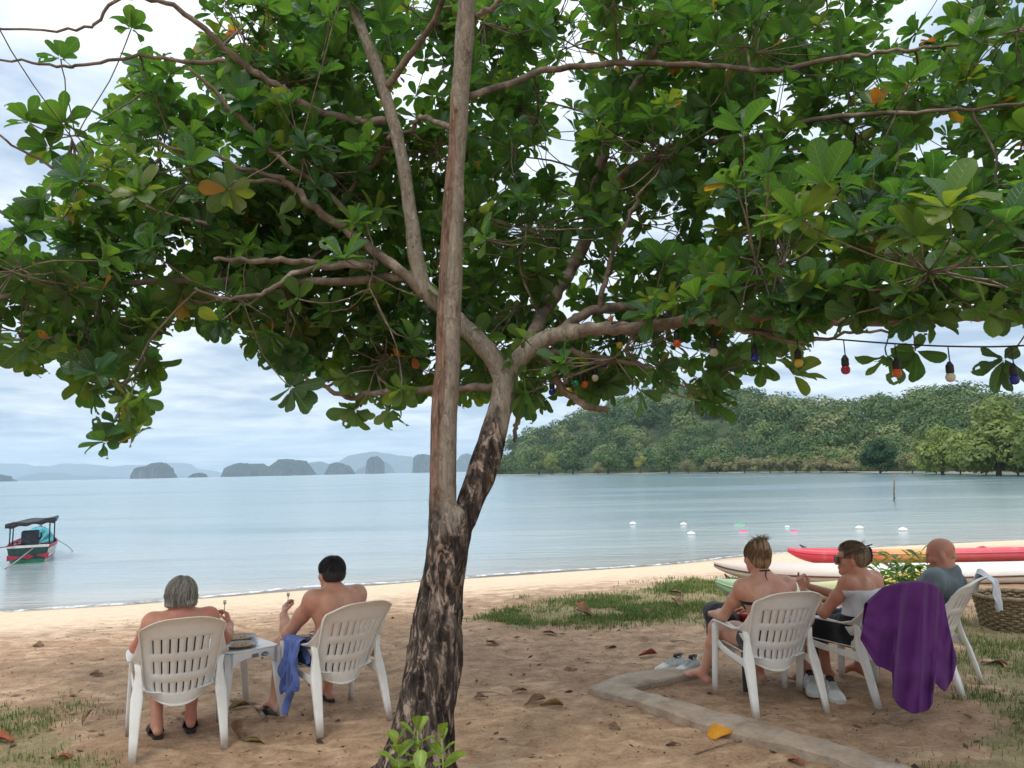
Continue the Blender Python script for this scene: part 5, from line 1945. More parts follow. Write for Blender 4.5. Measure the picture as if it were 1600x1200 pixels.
def try_ros(n, pxr, pyr, spread, off=0.0, holes=True):
    k = 0
    while k < n:
        px, py = rt.uniform(*pxr), rt.uniform(*pyr)
        if not (np.interp(px, ux, uy) < py < np.interp(px, lx, ly) - 24):
            continue
        if holes and any(((px - a) / (c + 16)) ** 2 + ((py - b) / (e + 16)) ** 2 < 1 for a, b, c, e in HOLES):
            continue
        d = d0(px, py) + off + rt.triangular(-spread * .6, spread, 0)
        p = P(px, py, d)
        if p.z < 1.75:
            continue
        # keep clear of the bare stems' faces
        if 655 < px < 740 and d < 4.5:
            continue
        if 600 < px < 690 and d < 4.9 and 180 < py < 470:
            continue
        ROS.append((p, px, py))
        k += 1


try_ros(1320, (-260, 1860), (0, 720), 1.5)
try_ros(260, (450, 1250), (0, 660), 1.4, 1.5)
try_ros(290, (-260, 640), (60, 640), 1.3, .9)
try_ros(190, (-300, 1900), (-400, 10), 1.5)
try_ros(420, (700, 1800), (0, 600), 1.6, .9, False)
try_ros(220, (-200, 640), (250, 640), 1.4, .6, False)
try_ros(120, (480, 860), (0, 660), 1.2, .9, False)
# drooping lower fringe and single rosettes that the picture shows alone
for px, py, d in ((95, 92, 4.2), (46, 192, 4.2), (100, 195, 4.25), (78, 232, 4.3), (205, 45, 4.2), (180, 660, 4.25), (205, 625, 4.3), (165, 690, 4.2), (215, 680, 4.25), (455, 605, 4.6), (555, 640, 4.9), (610, 640, 4.9), (1110, 630, 4.2), (1240, 585, 4.2), (1385, 555, 4.1), (1430, 548, 4.1), (1570, 560, 3.75), (1085, 620, 4.3), (1000, 610, 4.5), (650, 300 + 300, 5.2),
                  (1290, 290, 2.9), (1400, 310, 2.8), (1480, 325, 2.7), (1570, 350, 2.6), (1250, 340, 3.0), (1340, 360, 2.9), (1520, 400, 2.7), (1600, 300, 2.7), (1430, 370, 2.8), (1200, 270, 3.2), (1150, 290, 3.4), (1160, 205, 3.5), (1590, 440, 2.7), (1075, 420, 3.9), (1060, 470, 3.95), (1020, 495, 4.1), (820, 530, 4.35), (760, 375, 4.05), (1420, 130, 3.8), (1520, 60, 3.7), (1590, 45, 3.6)):
    ROS.append((P(px, py, d), px, py))
for _k in range(46):                      # leaves hanging before the right hand limb
    _px = rt.uniform(1080, 1640)
    ROS.append((P(_px, rt.uniform(440, 500), float(np.interp(_px, [1080, 1640], [4.0, 3.0])) - rt.uniform(.02, .3)), _px, 400))
# the near half of the crown, above and behind the picture's top edge
k = 0
while k < 300:
    p = Vector((rt.uniform(-5.2, 5.0), rt.uniform(-1.2, 4.6), rt.uniform(3.7, 6.2)))
    v = p - CAM
    if v.y > .2 and to_px(p)[1] > -30:
        continue
    if math.hypot(p.x + .4, p.y - 4.2) > 5.4:
        continue
    ROS.append((p, -999, -999))
    k += 1

# ---- twigs: rosettes gathered on boughs, boughs on limbs
NP_ = np.array([list(p) for p, _ in NODES])
RP = np.array([list(p) for p, _, _ in ROS])
KC = 150
cen = RP[RNG.choice(len(RP), KC, replace=False)]
for _ in range(7):
    lab = np.argmin(((RP[:, None] - cen[None]) ** 2).sum(-1), 1)
    for k in range(KC):
        if (lab == k).any():
            cen[k] = RP[lab == k].mean(0)
tw = MB()
DIRS = np.zeros_like(RP)
for k in range(KC):
    mem = np.where(lab == k)[0]
    if not len(mem):
        continue
    c = Vector(cen[k])
    # spring from a limb that is near but towards the trunk
    dist = np.linalg.norm(NP_ - cen[k], axis=1) + .25 * np.maximum(0, np.linalg.norm(NP_ - np.array((-.2, 4.4, 2.6)), axis=1) - np.linalg.norm(cen[k] - np.array((-.2, 4.4, 2.6))))
    j = int(np.argmin(dist))
    a = Vector(NP_[j])
    mid = a.lerp(c, .5) + Vector((rt.gauss(0, .06), rt.gauss(0, .06), rt.uniform(-.02, .10)))
    pth, rr = smooth_path([a, mid, c], [min(.010, NODES[j][1] * .8), .007, .0045], 5, .006, rt)
    tw.tube([x - tree.location for x in pth], rr, 5, False)
    hub = pth[5:]
    for m_ in mem:
        e = Vector(RP[m_])
        hb = min(hub, key=lambda x: (x - e).length)
        md = hb.lerp(e, .55) + Vector((rt.gauss(0, .03), rt.gauss(0, .03), rt.uniform(-.06, .01)))
        p2, r2 = smooth_path([hb, md, e], [.0042, .0038, .0042], 3, .004, rt)
        tw.tube([x - tree.location for x in p2], r2, 4, False)
        DIRS[m_] = list((e - md).normalized())
o = tw.build('twigs', M_TWIG, tree)
o['kind'] = 'stuff'

# ---- leaves
t = NT('almond_leaf')
rn, uu, tt = t.attr('rnd'), t.attr('lu'), t.attr('lt')
geo = t.node('ShaderNodeNewGeometry')
lc = t.ramp(rn, [(0.0, (0.014, 0.062, 0.024)), (0.25, (0.026, 0.098, 0.032)), (0.55, (0.050, 0.135, 0.034)), (0.80, (0.095, 0.178, 0.038)), (0.91, (0.17, 0.205, 0.045)), (0.94, (0.42, 0.20, 0.035)), (0.97, (0.50, 0.15, 0.03)), (1.0, (0.38, 0.06, 0.03))])
lc = t.mix(t.rng(t.noise(t.coord('Object'), 9, 3), .4, .7, 0, .3), lc, (0.075, 0.13, 0.035))
vein = t.math('ABSOLUTE', t.math('SUBTRACT', t.math('FRACT', t.math('MULTIPLY', t.math('SUBTRACT', tt, t.math('MULTIPLY', t.math('ABSOLUTE', uu), .22)), 8.0)), .5))
vm = t.math('MAXIMUM', t.rng(t.math('ABSOLUTE', uu), .0, .08, 1, 0), t.math('MULTIPLY', t.rng(vein, 0.0, .13, 1, 0), .55))
lc2 = t.mix(t.math('MULTIPLY', vm, .42), lc, (0.24, 0.30, 0.10))
back = t.mix(.5, lc2, (0.10, 0.145, 0.055))
front = t.mix(geo.outputs['Backfacing'], lc2, back)
pb = t.principled(front, t.mix(geo.outputs['Backfacing'], (.36, .36, .36), (.62, .62, .62)), t.bump(t.math('MULTIPLY', vm, -1.0), .35, .006), .5)
tl = t.node('ShaderNodeBsdfTranslucent')
t.l.new(t.mix(1.0, lc2, (2.8, 2.7, .95), 'MULTIPLY'), tl.inputs[0])
mx = t.node('ShaderNodeMixShader')
mx.inputs[0].default_value = .42
t.l.new(pb, mx.inputs[1])
t.l.new(tl.outputs[0], mx.inputs[2])
M_LEAF = t.done(mx.outputs[0])

TS = np.array([0, .10, .28, .50, .70, .85, .95, 1.0])
HW = np.array([.012, .085, .165, .245, .285, .245, .15, .02])


def leaf_template(curl, fold, wav=0.0):
    V, U, Tt = [], [], []
    for s, w in zip(TS, HW):
        z = -curl * s * s * .55
        y = s - curl * curl * .25 * s ** 3
        for q in (-1, -.5, 0, .5, 1):
            V.append((q * w, y, z + abs(q) * w * fold + wav * math.sin(s * 9 + q * 2) * abs(q) * .04))
            U.append(q)
            Tt.append(s)
    return np.array(V), np.array(U), np.array(Tt)


LF = grid_faces(5, len(TS))
TEMPL = [leaf_template(c, f, w) for c, f, w in ((.10, .25, 0.3), (.28, .32, .6), (.45, .22, .8), (.05, .38, .4), (.6, .30, 1.0), (.2, .12, .7), (.75, .5, 1.6), (.3, .3, 1.2), (.15, .2, 1.0))]
EATEN = {6: (22, 23), 7: (11, 15, 19, 23, 27), 8: (8, 17, 24, 25)}       # leaves bitten by insects
LFS = [np.delete(LF, EATEN.get(i, ()), 0) for i in range(len(TEMPL))]
LV = []     # base, rot, scale, template, tone
for i, (p, px, py) in enumerate(ROS):
    dr = Vector(DIRS[i])
    axv = (Vector((0, 0, 1)) * rt.uniform(.45, 1.0) + dr * rt.uniform(.2, .9) + Vector((rt.gauss(0, .3), rt.gauss(0, .3), rt.gauss(0, .2)))).normalized()
    lower = px > -900 and py > np.interp(px, lx, ly) - 70
    if lower and rt.random() < .75:
        axv = (axv + Vector((0, 0, -1.1)) + dr * .4).normalized()
    qn = Vector((0, 0, 1)).rotation_difference(axv)
    n = rt.randint(7, 12)
    L0 = rt.uniform(.108, .178)
    tone = min(.84, max(0, rt.gauss(.40, .24)))
    ph = rt.uniform(0, 6.28)
    for k in range(n):
        f = k / n
        az = ph + k * 2.4
        pol = R(28 + 74 * f + rt.uniform(-12, 12))
        d = Vector((math.sin(pol) * math.cos(az), math.sin(pol) * math.sin(az), math.cos(pol)))
        d = (qn @ d)
        d.z -= .16 * f + rt.uniform(0, .1)
        d.normalize()
        upv = axv + Vector((0, 0, .25))
        nrm = (upv - d * upv.dot(d))
        nrm = nrm.normalized() if nrm.length > .1 else d.orthogonal().normalized()
        nrm = (Matrix.Rotation(rt.gauss(0, .35), 3, d) @ nrm)
        sx = d.cross(nrm).normalized()
        L = L0 * (.55 + .5 * math.sin(math.pi * min(1, .25 + f * .75))) * rt.uniform(.8, 1.15)
        tn = min(.89, max(0, tone + rt.gauss(0, .10)))
        if rt.random() < .009:
            tn = rt.uniform(.90, 1.0)
        b = p + d * .012
        LV.append((b, np.array([list(sx), list(d), list(nrm)]), L, rt.randrange(len(TEMPL)), tn, L / max(.5, (p - CAM).length) if 0 < px < 1600 and 0 < py < 690 else 0))
LV.sort(key=lambda x: -x[5])
NI = 300
quant = [0.05, .18, .30, .42, .54, .66, .78, .87, .94, .98]
cache = {}
for b, Rm, L, ti, tn, _ in LV[:NI]:
    qi = int(np.argmin([abs(tn - x) for x in quant]))
    if (ti, qi) not in cache:
        tv, tu, tt_ = TEMPL[ti]
        cache[(ti, qi)] = np_mesh('leaf', tv, LFS[ti], M_LEAF, attrs={'rnd': np.full(len(tv), quant[qi]), 'lu': tu, 'lt': tt_})
    o = bpy.data.objects.new('leaf', cache[(ti, qi)])
    COL.objects.link(o)
    o.parent = tree
    M4 = Matrix(Rm.T.tolist()).to_4x4() @ Matrix.Scale(L, 4)
    M4.translation = b - tree.location
    o.matrix_local = M4
Vs, Fs, Rn, Lu, Lt = [], [], [], [], []
nb = 0
for b, Rm, L, ti, tn, _ in LV[NI:]:
    tv, tu, tt_ = TEMPL[ti]
    Vs.append(np.array(b - tree.location) + (tv * L) @ Rm)
    Fs.append(LFS[ti] + nb)
    nb += len(tv)
    Rn.append(np.full(len(tv), tn))
    Lu.append(tu)
    Lt.append(tt_)
o = obj('foliage', np_mesh('foliage', np.vstack(Vs), np.vstack(Fs), M_LEAF, attrs={'rnd': np.concatenate(Rn), 'lu': np.concatenate(Lu), 'lt': np.concatenate(Lt)}), tree)
o['kind'] = 'stuff'
print('leaves', len(LV), 'rosettes', len(ROS), 'T tree', time.time() - T0)
# ================================================================== THINGS ON THE BEACH
M_CONC = None
t = NT('weathered_concrete')
co = t.coord()
n1 = t.noise(co, 5, 6, .7)
n2 = t.noise(co, 60, 4, .7)
cc = t.ramp(n1, [(0.3, (0.21, 0.155, 0.115)), (0.5, (0.38, 0.30, 0.23)), (0.7, (0.50, 0.42, 0.335))])
cc = t.mix(t.rng(t.noise(co, 2.2, 4), .5, .68, 0, .55), cc, (0.42, 0.29, 0.195))
M_CONC = t.done(t.principled(t.mix(t.rng(n2, .55, .7, 0, .4), cc, (0.16, 0.125, 0.095)), .95, t.bump(t.math('ADD', n1, t.math('MULTIPLY', n2, .3)), .8, .02), .2))

outer = [(1115, 1034), (1040, 1045), (960, 1059), (918, 1077), (1000, 1098), (1112, 1138), (1240, 1170), (1340, 1200), (1430, 1228)]
inner = [(1115, 1051), (1050, 1062), (1010, 1070), (984, 1077), (1040, 1092), (1180, 1128), (1300, 1163), (1430, 1203), (1520, 1230)]


def resample(L, n):
    L = np.array(L, float)
    s = np.concatenate([[0], np.cumsum(np.linalg.norm(np.diff(L, axis=0), axis=1))])
    q = np.linspace(0, s[-1], n)
    return np.stack([np.interp(q, s, L[:, 0]), np.interp(q, s, L[:, 1])], 1)


def edge_pts(L):
    out = []
    for (a, b), (c, d) in zip(L[:-1], L[1:]):
        for f in np.arange(0, 1, .1):
            out.append((a + (c - a) * f, b + (d - b) * f))
    return out + [L[-1]]


O_, I_ = [G(*p, .04) for p in edge_pts(outer)], [G(*p, .04) for p in edge_pts(inner)]
kb = MB()
NK = len(O_)
for i in range(NK):
    a, b = O_[i], I_[i]
    row = [(a, -.08), (a, .046)] + [(a.lerp(b, f), .056) for f in (.05, .3, .5, .7, .95)] + [(b, .044), (b, -.08)]
    for p, z in row:
        nn = float(fbm(np.array([[p.x * 7, p.y * 7, 0]]), 81, 3)[0]) - .5
        kb.v.append((p.x + nn * .02, p.y + nn * .02, z + nn * .02))
kb.f = [(i * 9 + k, i * 9 + k + 1, (i + 1) * 9 + k + 1, (i + 1) * 9 + k) for i in range(NK - 1) for k in range(8)] + [tuple(range(9)), tuple((NK - 1) * 9 + k for k in range(9))]
tag(kb.build('concrete_kerb', M_CONC, sharp=38), 'low V shaped concrete kerb sunk in the sand behind the right hand chairs', 'kerb')

# ---- grass
t = NT('grass_blade')
rn = t.attr('rnd')
gc = t.ramp(rn, [(0.0, (0.055, 0.10, 0.022)), (0.5, (0.12, 0.19, 0.04)), (0.8, (0.21, 0.25, 0.07)), (1.0, (0.38, 0.33, 0.15))])
pb = t.principled(gc, .6, None, .3)
tl = t.node('ShaderNodeBsdfTranslucent')
t.l.new(gc, tl.inputs[0])
mx = t.node('ShaderNodeMixShader')
mx.inputs[0].default_value = .3
t.l.new(pb, mx.inputs[1])
t.l.new(tl.outputs[0], mx.inputs[2])
M_GRASS = t.done(mx.outputs[0])


def blades(x, y, hgt, wid, rg, tone):
    n = len(x)
    z = ground_z(x, y)
    a = rg.uniform(0, 2 * np.pi, n)
    ln = rg.uniform(.1, .8, n)
    dx, dy = np.cos(a), np.sin(a)
    b = np.stack([x, y, z - .004], 1)
    s = np.stack([-dy, dx, np.zeros(n)], 1) * wid[:, None]
    mid = b + np.stack([dx * ln * .35, dy * ln * .35, np.full(n, .6)], 1) * hgt[:, None]
    tip = b + np.stack([dx * ln, dy * ln, 1 - .35 * ln], 1) * hgt[:, None]
    V = np.stack([b - s, b + s, mid + s * .7, mid - s * .7, tip], 1).reshape(-1, 3)
    k = np.arange(n) * 5
    rn = np.repeat(np.clip(tone + rg.normal(0, .2, n), 0, 1), 5)
    return V, [np.stack([k, k + 1, k + 2, k + 3], 1), np.stack([k + 3, k + 2, k + 4], 1)], rn


rg = np.random.default_rng(12)
for poly, n, hh, ww, lab in zip(GRASS_POLYS, (34000, 40000, 14000), (.055, .05, .045), (.0042, .0028, .0026),
                                ('strip of green grass between the sand and the kayaks', 'patch of short grass along the right edge', 'tuft of thin grass in the lower left corner')):
    xs, ys = [p[0] for p in poly], [p[1] for p in poly]
    x = rg.uniform(min(xs) - .4, max(xs) + .4, n * 3)
    y = rg.uniform(min(ys) - .4, max(ys) + .4, n * 3)
    q = np.stack([x, y, np.zeros_like(x)], 1)
    w, w2 = (fbm(q * 2.3, 55, 3) - .5) * 1.1, (fbm(q * 2.3 + 40, 56, 3) - .5) * 1.1
    qr = np.stack([x * .8 - y * .6, x * .6 + y * .8, 0 * x], 1)
    dens = fbm(qr * 2.1, 61, 5, 2.1, .62)
    m = in_poly(x + w + rg.normal(0, .12, n * 3), y + w2 + rg.normal(0, .16, n * 3), poly) & (rg.random(n * 3) < .04 + .96 * sstep(.36, .68, dens))
    x, y = x[m][:n], y[m][:n]
    V, Fq, rn = blades(x, y, hh * rg.uniform(.5, 1.4, len(x)), ww * rg.uniform(.7, 1.3, len(x)), rg, .52 + .7 * (fbm(np.stack([x * .8 - y * .6, x * .6 + y * .8, 0 * x], 1) * 2.3, 77, 3) - .45))
    tag(obj('grass', np_mesh('grass', V, Fq, M_GRASS, False, {'rnd': rn})), lab, kind='stuff')

# ---- litter of tiny bits
t = NT('litter')
M_LITTER = t.done(t.principled(t.ramp(t.attr('rnd'), [(0, (0.05, 0.03, 0.02)), (.5, (0.14, 0.085, 0.05)), (.85, (0.28, 0.19, 0.12)), (1, (0.45, 0.38, 0.29))]), .9, None, .2))
n = 8500
lx_ = rg.uniform(-5, 6.5, n)
ly_ = 3.0 + 7.0 * rg.random(n) ** 1.3
m = (shore_s(lx_, ly_) < -4.6)
lx_, ly_ = lx_[m], ly_[m]
n = len(lx_)
an = rg.uniform(0, 6.28, n)
L = rg.uniform(.004, .016, n) * np.where(rg.random(n) < .08, 3.2, 1)
W = L * rg.uniform(.14, .6, n)
b = np.stack([lx_, ly_, ground_z(lx_, ly_) + .003], 1)
d1 = np.stack([np.cos(an), np.sin(an), rg.normal(0, .15, n)], 1) * L[:, None]
d2 = np.stack([-np.sin(an), np.cos(an), rg.normal(0, .2, n)], 1) * W[:, None]
up = np.array([0, 0, 1.0]) * (W * .6)[:, None]
V = np.stack([b - d1, b - d2, b + d1, b + d2, b + up + d1 * .2], 1).reshape(-1, 3)
k = np.arange(n) * 5
Fq = np.vstack([np.stack([k + i, k + (i + 1) % 4, k + 4], 1) for i in range(4)])
tag(obj('ground_litter', np_mesh('ground_litter', V, Fq, M_LITTER, False, {'rnd': np.repeat(rg.random(n), 5)})), 'small twigs and leaf bits strewn over the sand', kind='stuff')

# ---- fallen leaves, each its own thing
M_DRY = {}
for nm, c1, c2 in (('brown', (0.13, 0.07, 0.04), (0.27, 0.155, 0.08)), ('orange', (0.50, 0.20, 0.02), (0.72, 0.33, 0.03)), ('olive', (0.20, 0.14, 0.045), (0.32, 0.23, 0.08)), ('pink', (0.42, 0.24, 0.16), (0.55, 0.34, 0.24)), ('red', (0.25, 0.07, 0.03), (0.40, 0.12, 0.05))):
    t = NT('dry_leaf_' + nm)
    co = t.coord()
    M_DRY[nm] = t.done(t.principled(t.ramp(t.noise(co, 3.5, 5, .7), [(.3, c1), (.7, c2)]), .75, t.bump(t.noise(co, 20, 3), .4, .05), .3))
LMESH = {}
DG = 'dry brown leaves scattered on the sand'
DL = 'curled dry brown leaf lying on the bare sand'
rl = random.Random(9)
for px, py, L, kind, rz, tilt, lab in (
        (1124, 1154, .17, 'orange', 1.0, .10, 'bright orange fallen leaf beside the concrete kerb'),
        (400, 1158, .22, 'olive', -1.4, .12, 'large olive brown leaf lying flat between the two left chairs'),
        (372, 1152, .13, 'brown', .3, .9, 'upright curled brown leaf between the two left chairs'),
        (372, 1108, .17, 'olive', -1.0, .15, 'brown leaf lying behind the white side table leg'),
        (862, 1104, .17, 'olive', -1.6, .1, 'olive brown leaf right of the tree trunk'),
        (838, 1099, .15, 'brown', -1.2, .2, 'dark brown leaf touching the olive leaf right of the trunk'),
        (1012, 1026, .17, 'red', -1.5, .2, 'reddish brown curled leaf left of the white sneakers'),
        (1552, 1036, .24, 'pink', -1.5, .25, 'pale pinkish dry leaf on the grass at the right'),
        (1575, 1042, .20, 'pink', -.6, .2, 'smaller pale pinkish leaf touching the one on the right grass'),
        (100, 1186, .16, 'red', -1.5, .3, 'curved dark red leaf in the lower left grass'),
        (134, 1132, .12, 'brown', -.6, 1.0, 'dark curled leaf standing up near the lower left grass'),
        (0, 1160, .20, 'red', 1.5, .3, 'orange red leaf cut by the left edge'),
        (916, 966, .24, 'brown', 1.2, .5, 'dark brown leaf at the near edge of the grass strip'),
        (908, 955, .2, 'red', .2, .5, 'reddish leaf standing in the grass strip'),
        (1057, 948, .22, 'brown', .4, .5, 'brown leaf in the grass strip beside the black bag'),
        (1015, 958, .2, 'brown', 1.8, .4, 'brown leaf low in the right part of the grass strip'),
        (1058, 930, .2, 'brown', 1.1, .4, 'small dark leaf high in the grass strip'),
        (1245, 1192, .12, 'red', .5, .3, 'dark red leaf bit at the bottom edge below the kerb'),
        (1052, 1165, .10, 'brown', 1.3, .3, None), (890, 1048, .13, 'brown', 1.5, .2, None), (812, 1082, .12, 'brown', -1.4, .2, None),
        (770, 1008, .15, 'brown', 1.0, .3, None), (860, 992, .14, 'brown', 1.4, .3, None), (955, 1012, .13, 'brown', -1.3, .2, None),
        (752, 1092, .11, 'brown', 1.5, .2, None), (566, 1010, .15, 'brown', .4, .3, None), (60, 1010, .14, 'brown', 1.3, .2, None), (585, 1032, .16, 'brown', 1.0, .4, None), (150, 1055, .12, 'brown', 1.5, .2, None), (960, 1140, .10, 'brown', .8, .3, None)):
    key = (kind, rl.randrange(3))
    if key not in LMESH:
        tv, tu, tt_ = leaf_template((.35, .7, .2)[key[1]], (.55, .3, .8)[key[1]], 1.3)
        LMESH[key] = np_mesh('fallen_leaf', tv - np.array((0, .5, 0)), LF, M_DRY[kind])
    p = gpt(px, py)
    o = obj('fallen_leaf', LMESH[key])
    o.scale = (L, L, L)
    o.rotation_euler = (tilt, rl.uniform(-.3, .3), rz)
    o.location = (p.x, p.y, p.z + .012 + math.sin(min(1.2, tilt)) * L * .42)
    if kind == 'orange':
        o.rotation_euler = (.12, -.75, 1.45)
        o.location.z += .03
    md = o.modifiers.new('solid', 'SOLIDIFY')
    md.thickness = .01
    tag(o, lab or DL, 'leaf', DG)

# ---- sticks and exposed roots
for px0, py0, px1, py1, r, lab in ((1372, 1132, 1408, 1136, .007, 'short brown stick lying below the purple towel'), (690 + 55, 1078 + 5, 790, 1088, .005, 'thin dark stick lying right of the tree trunk'),
                                   (1085, 1180, 1180, 1155, .005, 'thin crooked stick beside the orange leaf'), (1048, 1003, 1082, 1005, .006, 'pale stick lying left of the black table')):
    a, b = gpt(px0, py0, r), gpt(px1, py1, r)
    c = a.lerp(b, .5) + Vector((.02, .01, .012))
    tag(MB().tube([a - a, a.lerp(c, .5) - a + Vector((0, .008, 0)), c - a, b - a], [r, r * .9, r * .8, r * .4], 6).build('stick', M_TWIG, None, a), lab, 'stick')
rts = empty('exposed_roots', gpt(400, 1102))
tag(rts, 'tangle of bare grey roots showing in the sand beside the flip flop', 'roots')
for L in (((352, 1094), (375, 1098), (398, 1102), (420, 1112), (428, 1124)), ((385, 1099), (402, 1108), (412, 1121), (416, 1132)), ((398, 1102), (425, 1106), (447, 1118))):
    pts = [gpt(a, b) for a, b in L]
    pts, rr = smooth_path(pts, [.012, .016, .017, .013, .007][:len(pts)], 4, .003, rt)
    MB().tube([p - rts.location + Vector((0, 0, .002)) for p in pts], rr, 7).build('root', M_TWIG, rts)

# ---- young shoots at the foot of the tree
t = NT('young_leaf')
uu, tt = t.attr('lu'), t.attr('lt')
yc = t.ramp(t.noise(t.coord(), 2.5, 3), [(.3, (0.16, 0.27, 0.03)), (.6, (0.27, 0.38, 0.05)), (.8, (0.42, 0.44, 0.09))])
yc = t.mix(t.math('MULTIPLY', t.rng(t.math('ABSOLUTE', uu), 0, .12, 1, 0), .6), yc, (0.5, 0.52, 0.18))
pb = t.principled(yc, .42, None, .5)
tl = t.node('ShaderNodeBsdfTranslucent')
t.l.new(yc, tl.inputs[0])
mx = t.node('ShaderNodeMixShader')
mx.inputs[0].default_value = .35
t.l.new(pb, mx.inputs[1])
t.l.new(tl.outputs[0], mx.inputs[2])
M_YOUNG = t.done(mx.outputs[0])
YM = [np_mesh('leaf', tv, LF, M_YOUNG, attrs={'lu': tu, 'lt': tt_}) for tv, tu, tt_ in (leaf_template(.25, .4, .4), leaf_template(.5, .3, .6))]
ry = random.Random(21)
for px, top, d, lab in ((622, 1140, 3.72, 'leftmost bright green leafy shoot at the foot of the tree'), (652, 1118, 3.76, 'tall middle green shoot with pale bud before the trunk'), (690, 1130, 3.70, 'right hand bright green leafy shoot at the foot of the tree'), (655, 1190, 3.55, 'lowest green shoot at the bottom edge before the trunk')):
    T_ = P(px, top + 22, d)
    x, y = T_.x, T_.y
    z0 = gz(x, y)
    root = empty('young_shoot', (x, y, z0))
    tag(root, lab, 'plant', 'green shoots at the foot of the tree')
    H = T_.z - z0
    MB().tube([(0, 0, -.01), (.01, .01, H * .5), (0, 0, H)], [.006, .005, .003], 6).build('stem', M_YOUNG, root)
    n = 9
    for k in range(n):
        az, f = k * 2.4 + px, k / n
        pol = R(22 + 65 * f)
        d_ = Vector((math.sin(pol) * math.cos(az), math.sin(pol) * math.sin(az), math.cos(pol)))
        nr_ = Vector((-math.cos(pol) * math.cos(az), -math.cos(pol) * math.sin(az), math.sin(pol)))
        o = bpy.data.objects.new('leaf', ry.choice(YM))
        COL.objects.link(o)
        o.parent = root
        L = ry.uniform(.09, .15) * (.75 + .4 * f)
        M4 = Matrix((d_.cross(nr_), d_, nr_)).transposed().to_4x4() @ Matrix.Scale(L, 4)
        M4.translation = Vector((0, 0, H * (1 - .45 * f)))
        o.matrix_local = M4
    MB().lathe([(.002, 0), (.007, .01), (.009, .025), (.005, .04), (.001, .05)], 8, (0, 0, H - .005)).build('bud', M_DRY['olive'], root)

# ---- white side table with two plates
M_TABLE = simple('white_table_plastic', (0.79, 0.79, 0.78), .4, .06, 8)
ta = R(44)
tc = Vector((-1.99, 5.27, 0)) + Vector((math.cos(ta), math.sin(ta), 0)) * .20 + Vector((-math.sin(ta), math.cos(ta), 0)) * .41 + Vector((.105, .02, 0))
tc.z = gz(tc.x, tc.y)
tb = empty('side_table', tc, ta)
tag(tb, 'low white plastic side table between the two left chairs', 'table')
TW, TH = .19, .50
ts = [(-TW, -TW - .06), (TW, TW + .10)]


def slab(x0, x1, y0, y1, z0, z1, r=.04, n=5):
    out = []
    for cx, cy, a0 in ((x1 - r, y1 - r, 0), (x0 + r, y1 - r, 90), (x0 + r, y0 + r, 180), (x1 - r, y0 + r, 270)):
        for k in range(n + 1):
            a = R(a0 + 90 * k / n)
            out.append((cx + r * math.cos(a), cy + r * math.sin(a)))
    m = MB()
    N = len(out)
    m.v = [(x, y, z0) for x, y in out] + [(x, y, z1) for x, y in out]
    m.f = [tuple(range(N))[::-1], tuple(range(N, 2 * N))] + [(i, (i + 1) % N, N + (i + 1) % N, N + i) for i in range(N)]
    return m


slab(-TW, TW, -.29, .30, TH - .012, TH, .05).build('table_top', M_TABLE, tb, bevel=.004, sharp=40)
for (x0, y0, x1, y1) in ((-TW + .03, -.286, TW - .03, -.286), (-TW + .03, .296, TW - .03, .296), (-TW + .004, -.25, -TW + .004, .26), (TW - .004, -.25, TW - .004, .26)):
    n = 12
    st = [(x0 + (x1 - x0) * i / n, y0 + (y1 - y0) * i / n) for i in range(n + 1)]
    dep = [.022 + .030 * abs(2 * i / n - 1) ** 3 for i in range(n + 1)]
    th = Vector((0, .003, 0)) if y0 == y1 else Vector((.003, 0, 0))
    MB().ribbon([(x, y, TH - .0125 - d) for (x, y), d in zip(st, dep)], [Vector((0, 0, d)) for d in dep], [th] * (n + 1)).build('apron', M_TABLE, tb)
for sx in (-1, 1):
    for y0 in (-.262, .272):
        MB().ribbon([(sx * (TW + .028), y0 * 1.10, 0), (sx * (TW - .01), y0, TH * .6), (sx * (TW - .025), y0, TH - .014)], [(.022 * sx, 0, 0), (.030 * sx, 0, 0), (.036 * sx, 0, 0)], [(0, .010, 0)] * 3).build('leg', M_TABLE, tb)
M_MARK = simple('grey_print', (0.10, 0.11, 0.12), .6, .1)
mk = MB()
for k in range(7):                       # the small printed mark on the apron: bars and a ringed oval
    mk.box((-.02 + .007 * k, -.2925, TH - .045), (.0018, .001, .013))
mk.build('printed_bars', M_MARK, tb, smooth=False)
em = MB()
em.tube([(.072 + .024 * math.cos(a), -.2925, TH - .045 + .013 * math.sin(a)) for a in np.linspace(0, 2 * math.pi, 21)], .0022, 5, False)
em.tube([(.072 + .016 * math.cos(a), -.2925, TH - .045 + .008 * math.sin(a)) for a in np.linspace(.4, 4.6, 13)], .0016, 5)
em.tube([(.062, -.2925, TH - .052), (.072, -.2925, TH - .038), (.083, -.2925, TH - .050)], .0018, 5)
em.build('printed_emblem', M_MARK, tb)


def tw_(x, y, z):
    return Vector((tc.x + x * math.cos(ta) - y * math.sin(ta), tc.y + x * math.sin(ta) + y * math.cos(ta), tc.z + z))


